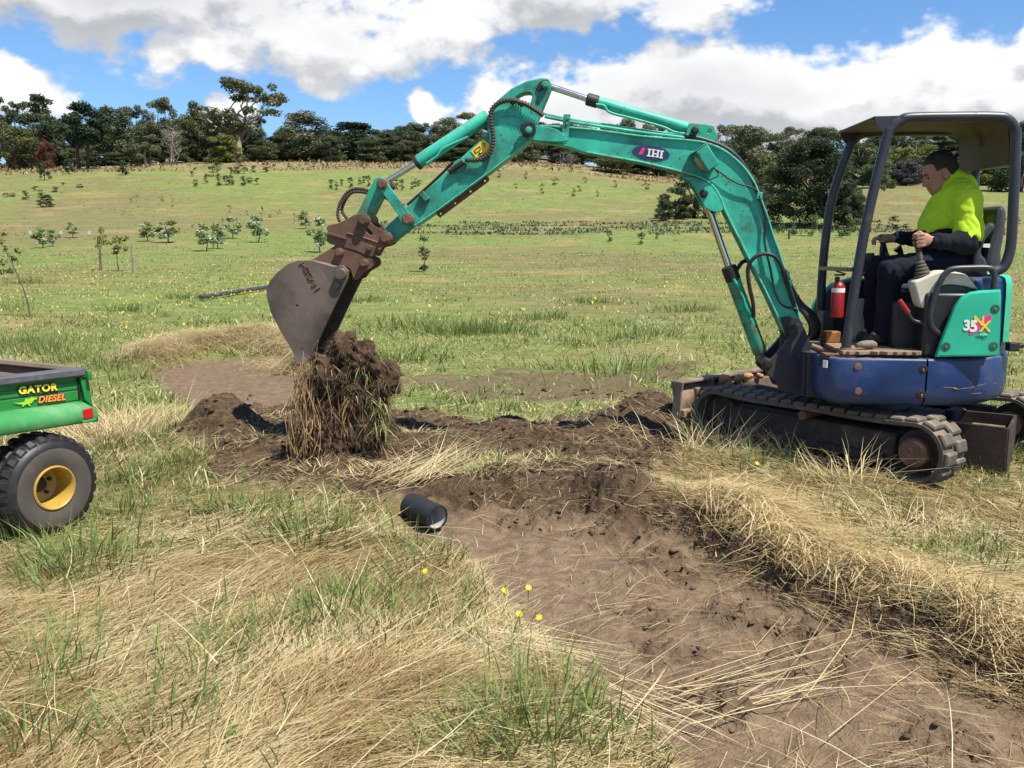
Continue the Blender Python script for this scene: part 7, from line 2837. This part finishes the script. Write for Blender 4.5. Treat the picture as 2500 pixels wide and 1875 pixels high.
# far side and floor of the bed
wB = .85
rz_ = cp(ZG([(1690, 365)])[0])
fr_ = cp(ZG([(1440, 330)])[0], wB)
fa, fb = cp((176, 898), wB), cp((-320, 848), wB)
fb = (S_END, fa[1] + (fb[1] - fa[1]) * (S_END - fa[0]) / (fb[0] - fa[0]))
rf_ = reach((-2400, 841), (1690, 365))
MB().prism([CW3(S_END - .03, .03, zb0 - .02), CW3(S_END - .03, wB, zb0 - .02), CW3(S_END - .03, wB, fb[1] - .015), CW3(S_END - .03, .03, rf_[1] - .035)], CUx * 0, CUx * .03).build('headboard', CLIN, CART, 30, .004)
MB().prism([CW3(fa[0], wB, zb0 - .05), CW3(fb[0], wB, zb0 - .05), CW3(fb[0], wB, fb[1] - .01), CW3(fa[0], wB, fa[1] - .01)], CVx * 0, CVx * .03).build('far_bed_side', CLIN, CART, 30, .004)
MB().loft([[CW3(s, wB - .03, z - .025), CW3(s, wB + .05, z - .025), CW3(s, wB + .05, z + .012), CW3(s, wB - .03, z + .012)] for s, z in (fa, fb)]).build('rail_cap', mat('rail_cap_dusty', (.20, .15, .12), .7), CART, 40, .008)
MB().prism([CW3(rz_[0], .04, zb0 + .10), CW3(S_END - .04, .04, zb0 + .10), CW3(S_END - .04, wB, zb0 + .10), CW3(rz_[0], wB, zb0 + .10)], (0, 0, 0), (0, 0, .02)).build('bed_floor', CLIN, CART, 30, .003)
TG = MB().prism([CW3(rz_[0] - .005, .03, zb0 + .02), CW3(fa[0] - .005, wB, zb0 + .02), CW3(fa[0] - .005, wB, fa[1] - .012), CW3(rz_[0] - .005, .03, rz_[1] - .012)], CUx * 0, CUx * .03).build('tailgate', CG_, CART, 30, .004)
for k in range(int((S_END - fa[0] - .12) / .060)):
    s = fa[0] + .06 + k * .060
    zt_ = np.interp(s, [fa[0], fb[0]], [fa[1], fb[1]]) - .085
    MB().tube([CW3(s, wB - .012, zb0 + .02), CW3(s, wB - .016, zt_ - .025), CW3(s, wB - .006, zt_)], [.017, .017, .010], 8).build('liner_rib', CLIN, CART, 60)
# fender: rolled sheet standing out from the side
prof_f = [(.012, .0), (-.04, -.003), (-.080, -.016), (-.100, -.038), (-.108, -.062), (-.106, -.098)]
f0, f1 = cp(ZG([(1700, 975)])[0], 0), reach((-2400, 1516), (1700, 975))
rings = []
for (s, z, k) in ((f0[0] - .02, f0[1] - .03, .80), (f0[0] + .03, f0[1], 1.0), ((f0[0] + f1[0]) / 2, (f0[1] + f1[1]) / 2, 1.0), (f1[0], f1[1], 1.0)):
    rings.append([CW3(s, d * k, z + h * k) for d, h in prof_f] + [CW3(s, d * k + .010, z + h * k - .010) for d, h in reversed(prof_f)])
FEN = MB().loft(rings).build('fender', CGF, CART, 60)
rr = cp(ZG([(1790, 1240)])[0], -.11)
MB().box(CW3(rr[0] + .0, -.108, rr[1]), (.030, .006, .028), (CUx, CVx, ZZ)).build('reflector', mat('red_reflector', (.50, .012, .02), .25), FEN, 40, .004)
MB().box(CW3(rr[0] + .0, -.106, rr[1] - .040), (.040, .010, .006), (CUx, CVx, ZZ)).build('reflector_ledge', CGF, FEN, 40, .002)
for q in ((1330, 1110), (690, 1260)):
    pass


# lettering on the bed side
def cart_text(body, c, h, m, d, bold, tilt, depth=.001, width=1.0, shear=0.0, name='lettering', spacing=1.0, outline=0.0):
    s, z = cp(ZG([c])[0], d)
    P = CW3(s, d, z)
    s1, z1 = cp(ZG([(c[0], c[1] - h / 2)])[0], d)
    s2, z2 = cp(ZG([(c[0], c[1] + h / 2)])[0], d)
    rt = -CUx
    rt2 = (rt * math.cos(tilt) + ZZ * math.sin(tilt)).normalized()
    up = (ZZ * math.cos(tilt) - rt * math.sin(tilt)).normalized()
    me = text_mesh(body, (P, rt2, up, -CVx), abs(z1 - z2) * 1.40, depth=depth, bold=bold, width=width, shear=shear, spacing=spacing)
    if outline:
        bm = bmesh.new()
        for k in range(8):
            m2 = me.copy()
            off = (rt2 * math.cos(k * math.pi / 4) + up * math.sin(k * math.pi / 4)) * outline + CVx * (.0002 * k)
            for v in m2.vertices:
                v.co += off
            bm.from_mesh(m2)
            bpy.data.meshes.remove(m2)
        bm.to_mesh(me)
        bm.free()
    shift_mesh(me, OC)
    return link_mesh(name, me, m, SIDE, 0)


a_, b_ = cp(ZG([(400, 780)])[0], 0), cp(ZG([(1150, 700)])[0], 0)
tlt = math.atan2(b_[1] - a_[1], -(b_[0] - a_[0]))
ORNG = mat('orange_print', (.80, .26, .05), .5, var=.05)
cart_text('GATOR', (775, 745), 138, BLKP, -.0025, .048, tlt, width=1.16, outline=.0042, name='lettering_outline', spacing=1.12)
cart_text('GATOR', (775, 745), 138, mat('signal_yellow', (.85, .66, .06), .5, var=.04), -.0055, .048, tlt, width=1.16, spacing=1.12)
cart_text('DIESEL', (1050, 938), 130, BLKP, -.0025, .042, tlt, width=1.04, outline=.0036, shear=.2, name='lettering_outline', spacing=1.08)
cart_text('DIESEL', (1050, 938), 130, ORNG, -.0055, .042, tlt, width=1.04, shear=.2, spacing=1.08)
# small running reptile emblem beside the lettering
emb = [(260, 1020), (400, 1025), (500, 1005), (505, 960), (540, 935), (600, 940), (640, 905), (690, 920), (740, 915), (745, 945), (690, 965), (665, 1000), (640, 1030), (600, 1035), (620, 1075), (585, 1088), (560, 1045), (500, 1070), (470, 1100), (430, 1095), (470, 1060), (400, 1055), (320, 1035)]
fr = cps(ZG, emb, -.002)
cplate('emblem', fr, -.0035, -.0015, mat('lime_print', (.33, .56, .03), .5), SIDE, .0003, 0)

# wheel: tyre with lugs, dished yellow rim
wc = CW3(tyc[0], -.02, .285)
WR, WW = .285, .13
KR_ = .80
axw = -CVx                                    # outwards, towards the camera
WH = MB().lathe(wc + CVx * WW * .9, axw, [(0, .15), (.0, .21), (.02, .255), (.06, .272), (WW * 1.0, .275), (WW * 1.45, .268), (WW * 1.7, .245), (WW * 1.82, .215), (WW * 1.80, .175), (WW * 1.66, .118)], 56, cap=False).build('wheel', CTYRE, CART, 50)
MB().lathe(wc + CVx * WW * .9, axw, [(WW * 1.815, .214), (WW * 1.845, .205), (WW * 1.835, .150), (WW * 1.74, .118)], 56, cap=False).build('sidewall', CSIDE, WH, 50)
MB().lathe(wc + CVx * WW * .9, axw, [(WW * 1.70, .120), (WW * 1.80, .120), (WW * 1.83, .113), (WW * 1.79, .106), (WW * 1.30, .100), (WW * .80, .095), (WW * .70, .075), (WW * .68, .040)], 48, cap=False).build('rim', CRIM, WH, 50)
MB().lathe(wc + CVx * WW * .9, axw, [(WW * .58, .040), (WW * .74, .040), (WW * .86, .032), (WW * .88, .010)], 24).build('hub_cap', GREASE, WH, 40)
for k in range(5):
    th = 2 * math.pi * k / 5 + .3
    c = wc + CVx * WW * .9 + axw * WW * .70 + (CUx * math.cos(th) + ZZ * math.sin(th)) * .060
    MB().cyl(c, c + axw * .014, .011, n=6).build('wheel_nut', GREASE, WH, 0)
# tread lugs
lgm = None
for row, (dd, off) in enumerate(((WW * 1.48, 0), (WW * .95, .5), (WW * .40, 0))):
    for k in range(26):
        th = 2 * math.pi * (k + off) / 26
        rad = CUx * math.cos(th) + ZZ * math.sin(th)
        tan_ = -CUx * math.sin(th) + ZZ * math.cos(th)
        c = wc + CVx * WW * .9 + axw * dd + rad * (.262 if row == 0 else .272)
        if lgm is None:
            q = MB().loft([[Vector((x * sx, y * sx, z)) for x, y in ((-.5, -.36), (.5, -.5), (.5, .5), (-.5, .36))] for sx, z in ((.056, -.012), (.050, .004), (.034, .011))])
            lgm = q.mesh('tyre_lug')
            lgm.materials.append(CTYRE)
        o = bpy.data.objects.new('tyre_lug', lgm)
        COL.objects.link(o)
        o.parent = WH
        out = rad if row else (rad * .80 + axw * .60).normalized()
        sid = axw if row else (axw * .80 - rad * .60).normalized()
        M = Matrix((sid.to_tuple(), tan_.to_tuple(), out.to_tuple())).transposed().to_4x4()
        M.translation = c - OC
        o.matrix_local = M
MB().cyl(wc + CVx * .1, wc + CVx * .9, .03, n=12).box(wc + CVx * .45 + ZZ * .02 + CUx * .3, (.6, .25, .06), (CUx, CVx, ZZ)).build('axle', GREASE, CART, 40)

# ------------------------------------------------------------------ corrugated pipe offcut in the cut
pe = gnd(1068, 1262, .06)
pz = .0
axp = Vector((-.66, .75, .05)).normalized()
PIPEM = mat('black_corrugated_plastic', (.016, .017, .018), .42, dirt=(.07, .055, .04), dirt_amt=.3)
PR = .067
end = at(1068, 1260, gnd(1068, 1260, .08).y)
PIPE = empty('drain_pipe', (end.x, end.y, 0), 'short black corrugated drain pipe with white inside lying in the cut', 'pipe')
pr = []
h = 0.0
while h < .25:
    pr += [(h, PR), (h + .004, PR + .007), (h + .013, PR + .007), (h + .017, PR)]
    h += .022
c0 = Vector((end.x, end.y, H(end.x, end.y) + PR + .012))
MB().lathe(c0, axp, [(.012, PR - .0065), (.0, PR - .0065)] + pr, 40, cap=False).build('corrugated_wall', PIPEM, PIPE, 35)
MB().lathe(c0, axp, [(.006, PR - .004), (.006, PR - .008), (.25, PR - .008)], 40, cap=False).build('liner', mat('pipe_liner_white', (.40, .40, .39), .5, dirt=(.25, .20, .15), dirt_amt=.2), PIPE, 40)

# long pipe lying in the grass behind the bucket
g0, g1 = gnd(490, 737), gnd(760, 695)
dv = (g1 - g0)
LP = MB().tube([Vector((p.x, p.y, Hb(p.x, p.y) + .09)) for p in (g0, g0.lerp(g1, .5), g1)], .052, 16)
o = LP.build('long_pipe', mat('dark_poly_pipe', (.045, .052, .058), .4, dirt=(.10, .09, .07), dirt_amt=.2), None, 50)
tag(o, 'long dark plastic pipe lying in the grass behind the bucket', 'pipe')

# ------------------------------------------------------------------ rusty steel box behind the tracks
sb0, sb1 = gnd(2460, 1140), gnd(2330, 1075)
ux = Vector((.70, -.45, 0)).normalized()
vx_ = Vector((.45, .70, 0)).normalized()
cB = at(2462, 1046, 6.05)
SBX = empty('steel_box', (cB.x, cB.y, 0), 'rust brown open steel box on the grass behind the tracks', 'steel box')
BROWN = mat('dark_rust_box', (.038, .022, .017), .7, .1, dirt=(.11, .06, .04), dirt_amt=.45, dirt_scale=5, bump=.2)
zt = cB.z
A = Vector((cB.x, cB.y, 0))
l1_, l2_ = .85, .55
for nm, p, q in (('side_wall', A, A - ux * l1_), ('end_wall', A, A + vx_ * l2_), ('side_wall', A + vx_ * l2_, A - ux * l1_ + vx_ * l2_)):
    n_ = (q - p).normalized().cross(ZZ)
    MB().prism([p + ZZ * .01, q + ZZ * .01, q + ZZ * zt, p + ZZ * zt], n_ * .010, n_ * -.010).build(nm, BROWN, SBX, 30, .003)
MB().prism([A + ZZ * .03, A - ux * l1_ + ZZ * .03, A - ux * l1_ + vx_ * l2_ + ZZ * .03, A + vx_ * l2_ + ZZ * .03], (0, 0, 0), (0, 0, .012)).build('base', BROWN, SBX, 30)
MB().tube([A + ZZ * (zt + .004) - ux * .02, A - ux * l1_ * .55 + ZZ * (zt + .010)], .011, 8).build('rim_bar', BLADE, SBX, 60)

# ------------------------------------------------------------------ the lifted turf clod under the bucket
cy = 6.50
CLX = [(690, 1010), (700, 900), (735, 850), (800, 825), (870, 820), (915, 845), (945, 900), (955, 980), (935, 1050), (915, 1130), (890, 1185), (800, 1195), (740, 1180), (720, 1100)]
cc = at(830, 1000, cy)
gz = H(cc.x, cc.y)
CL = SDF((-.62, -.45, -.75), (.62, .45, .75), .018)
rg = np.random.default_rng(5)
for (px, py, r) in ((805, 885, .11), (830, 858, .12), (875, 852, .13), (910, 880, .13), (930, 940, .12), (790, 940, .12), (825, 920, .17), (880, 950, .18), (925, 1000, .11), (800, 1000, .18), (870, 1030, .18), (775, 1010, .11),
                    (820, 1090, .17), (880, 1100, .15), (790, 1150, .15), (850, 1165, .16), (830, 1195, .15), (755, 1090, .10), (905, 1060, .11), (835, 845, .10), (770, 970, .09), (890, 1170, .13), (760, 1190, .12)):
    p = at(px, py, cy)
    for j in range(3):
        o_ = rg.normal(0, r * .45, 3)
        CL.ell(np.array(p - cc) + o_ * np.array([.6, 1.1, .6]), np.array([r, r * 1.1, r]) * rg.uniform(.5, .85), k=.03)
cm = CL.mesh('turf_clod', smooth_iter=0)
n = len(cm.vertices)
co = np.empty(n * 3)
cm.vertices.foreach_get('co', co)
co = co.reshape(-1, 3)
no = np.array([v.normal[:] for v in cm.vertices])
d = (fbm(co[:, 0] * 13 + co[:, 1] * 5, co[:, 2] * 13 - co[:, 1] * 7, 4, 301) - .5) * .16 + (fbm(co[:, 0] * 40 + co[:, 1] * 21, co[:, 2] * 40 + 3, 2, 305) - .5) * .085
co = co + no * d[:, None]
cm.vertices.foreach_set('co', co.ravel())
ca = cm.color_attributes.new('Col', 'FLOAT_COLOR', 'POINT')
tone = np.clip(fbm(co[:, 0] * 7, co[:, 2] * 7, 3, 311) * 1.6 - .3, 0, 1)[:, None]
rgba = np.ones((n, 4), np.float32)
rgba[:, :3] = np.array([.042, .026, .017]) * (1 - tone) + np.array([.150, .096, .060]) * tone
ca.data.foreach_set('color', rgba.ravel())
CLOD = link_mesh('turf_clod', cm, SOIL, None, 0)
CLOD.location = cc
tag(CLOD, 'ragged dark clod of turf and soil hanging below the bucket', 'turf clod')
# roots and straw that cling to it
idx = RNG.choice(n, min(n, 14000), replace=False)
front = (no[idx, 1] < .3)
idx = idx[front]
P = co[idx] + no[idx] * .004
m = len(idx)
head = np.arctan2(no[idx, 1], no[idx, 0]) + RNG.normal(0, .8, m)
put(*blades_geo(P, head, RNG.normal(-.45, .55, m), RNG.uniform(.02, .12, m) , RNG.uniform(.0016, .0036, m), RNG.uniform(-.1, .6, m), lerp_cols([(.045, .028, .018), (.09, .056, .033), (.18, .12, .065), (.42, .31, .16)], RNG.random(m) ** 1.5)))
V_, T_, C_ = parts.pop()
rm = fast_mesh('roots', V_, T_, C_)
o = link_mesh('roots', rm, LEAF, CLOD, 0)
tag(o, kind='stuff')
# a hank of long straw roots hanging on its left
mb_V = []
for k in range(58):
    a = at(748 + RNG.normal(0, 20), 920 + RNG.normal(0, 30), cy - .16 + RNG.normal(0, .03)) - cc
    b = at(705 + RNG.uniform(0, 135) * RNG.random() ** .5, RNG.uniform(1080, 1190), cy - .24 + RNG.normal(0, .05)) - cc
    mid = (a + b) / 2 + Vector((RNG.normal(-.01, .055), RNG.normal(-.03, .03), RNG.normal(0, .03)))
    mb_V.append(catmull([a, mid, b + Vector((RNG.normal(0, .02), 0, 0))], 4))
mb = MB()
for pth in mb_V:
    mb.tube(pth, .0030, 4, cap=False)
# finer roots trailing from the whole front of the clod
for k in idx[RNG.choice(len(idx), 150, replace=False)]:
    if co[k, 2] > .30:
        continue
    a = Vector(co[k])
    L = RNG.uniform(.10, .32)
    dx, dy = RNG.normal(0, .05), -abs(RNG.normal(.03, .03))
    mb.tube(catmull([a, a + Vector((dx, dy, -L * .5)), a + Vector((dx * 1.5 + RNG.normal(0, .03), dy, -L))], 3), .0022, 3, cap=False)
o = link_mesh('hanging_straw', mb.mesh('hanging_straw', recalc=False), mat('root_straw', (.30, .19, .085), .8, var=.5, var_scale=9), CLOD, 60)
tag(o, kind='stuff')
# tufts of living grass on its right flank
for (px, py, ny) in ((925, 990, 50), (930, 1030, 40), (880, 900, 20), (790, 905, 24), (880, 960, 20)):
    p = at(px, py, cy - .17) - cc
    q = np.array(p)[None] + RNG.normal(0, .035, (ny, 3))
    put(*blades_geo(q, RNG.uniform(3.2, 6.2, ny), RNG.normal(-.8, .4, ny), RNG.uniform(.06, .16, ny), RNG.uniform(.004, .007, ny), RNG.uniform(0, .5, ny), lerp_cols(GREEN[1:] + STRAW[3:4], RNG.random(ny))))
V2, T2, C2, k2 = [], [], [], 0
for v, t, c in parts:
    V2.append(v)
    T2.append(t + k2)
    C2.append(c)
    k2 += len(v)
parts.clear()
o = link_mesh('grass_tuft', fast_mesh('grass_tuft', np.concatenate(V2), np.concatenate(T2), np.concatenate(C2)), LEAF, CLOD, 0)
tag(o, kind='stuff')

# ------------------------------------------------------------------ nearest single flowers
PET = mat('yellow_petals', (.80, .56, .015), .6, var=.1)
FST = mat('flower_stalk', (.10, .15, .035), .7)
FLOW = [(1038, 1395, 'on the grass left of the drain pipe end'), (1232, 1442, 'at the left lip of the cut, leftmost of four'), (1290, 1435, 'at the left lip of the cut, highest of four'), (1268, 1500, 'at the left lip of the cut, third of four'),
        (1317, 1508, 'at the left lip of the cut, lowest of four'), (1906, 1062, 'in front of the track frame, upper one'), (1946, 1107, 'in front of the track frame, lower one'), (1848, 1132, 'left of the track, on green grass')]
for k, (px, py, where) in enumerate(FLOW):
    g = gnd(px, py + 32)
    z = H(g.x, g.y)
    r = empty('dandelion', (g.x, g.y, z), 'single yellow dandelion ' + where, 'flower', 'nearest single flowers')
    hd_ = at(px, py, g.y - .02)
    hz = max(hd_.z, z + .05)
    MB().tube([(g.x, g.y, z - .01), ((g.x + hd_.x) / 2, g.y, (z + hz) / 2), (hd_.x, hd_.y, hz)], .0022, 5).build('stalk', FST, r, 60)
    mb = MB()
    c = Vector((hd_.x, hd_.y, hz))
    up = Vector((random.uniform(-.3, .3), -.55, .8)).normalized()
    a = up.orthogonal().normalized()
    b = up.cross(a)
    for j in range(14):
        th = 2 * math.pi * j / 14
        e = a * math.cos(th) + b * math.sin(th)
        s_ = up.cross(e)
        rr_ = .015 if j % 2 else .011
        mb.add([c - s_ * .0012, c + s_ * .0012, c + e * rr_ + s_ * .003 + up * .004, c + e * rr_ - s_ * .003 + up * .004], [(0, 1, 2, 3)])
    mb.lathe(c - up * .003, up, [(0, .002), (.004, .006), (.007, .003)], 8)
    mb.build('flower_head', PET, r, 0)
# broad-leaved weed among the straw in the foreground
gw = gnd(570, 1800)
WEED = empty('dock_weed', (gw.x, gw.y, H(gw.x, gw.y)), 'broad leaved green weed in the foreground straw', 'weed')
for k in range(7):
    th = random.uniform(0, 6.28)
    L = random.uniform(.035, .065)
    mb = MB()
    dv_ = Vector((math.cos(th), math.sin(th), .5)).normalized()
    sd = dv_.cross(ZZ).normalized()
    rings_ = []
    P0 = Vector((gw.x, gw.y, H(gw.x, gw.y) + .03))
    vs, fs = [], []
    for i in range(6):
        t = i / 5
        w = .015 * math.sin(math.pi * min(1, .12 + .88 * t)) + .002
        c = P0 + dv_ * L * t - ZZ * .03 * t * t
        vs += [c - sd * w + ZZ * .006, c, c + sd * w + ZZ * .006]
    for i in range(5):
        fs += [(3 * i, 3 * i + 1, 3 * i + 4, 3 * i + 3), (3 * i + 1, 3 * i + 2, 3 * i + 5, 3 * i + 4)]
    mb.add(vs, fs)
    mb.build('leaf', mat('weed_leaf', (.10, .17, .035), .55, var=.15), WEED, 60)
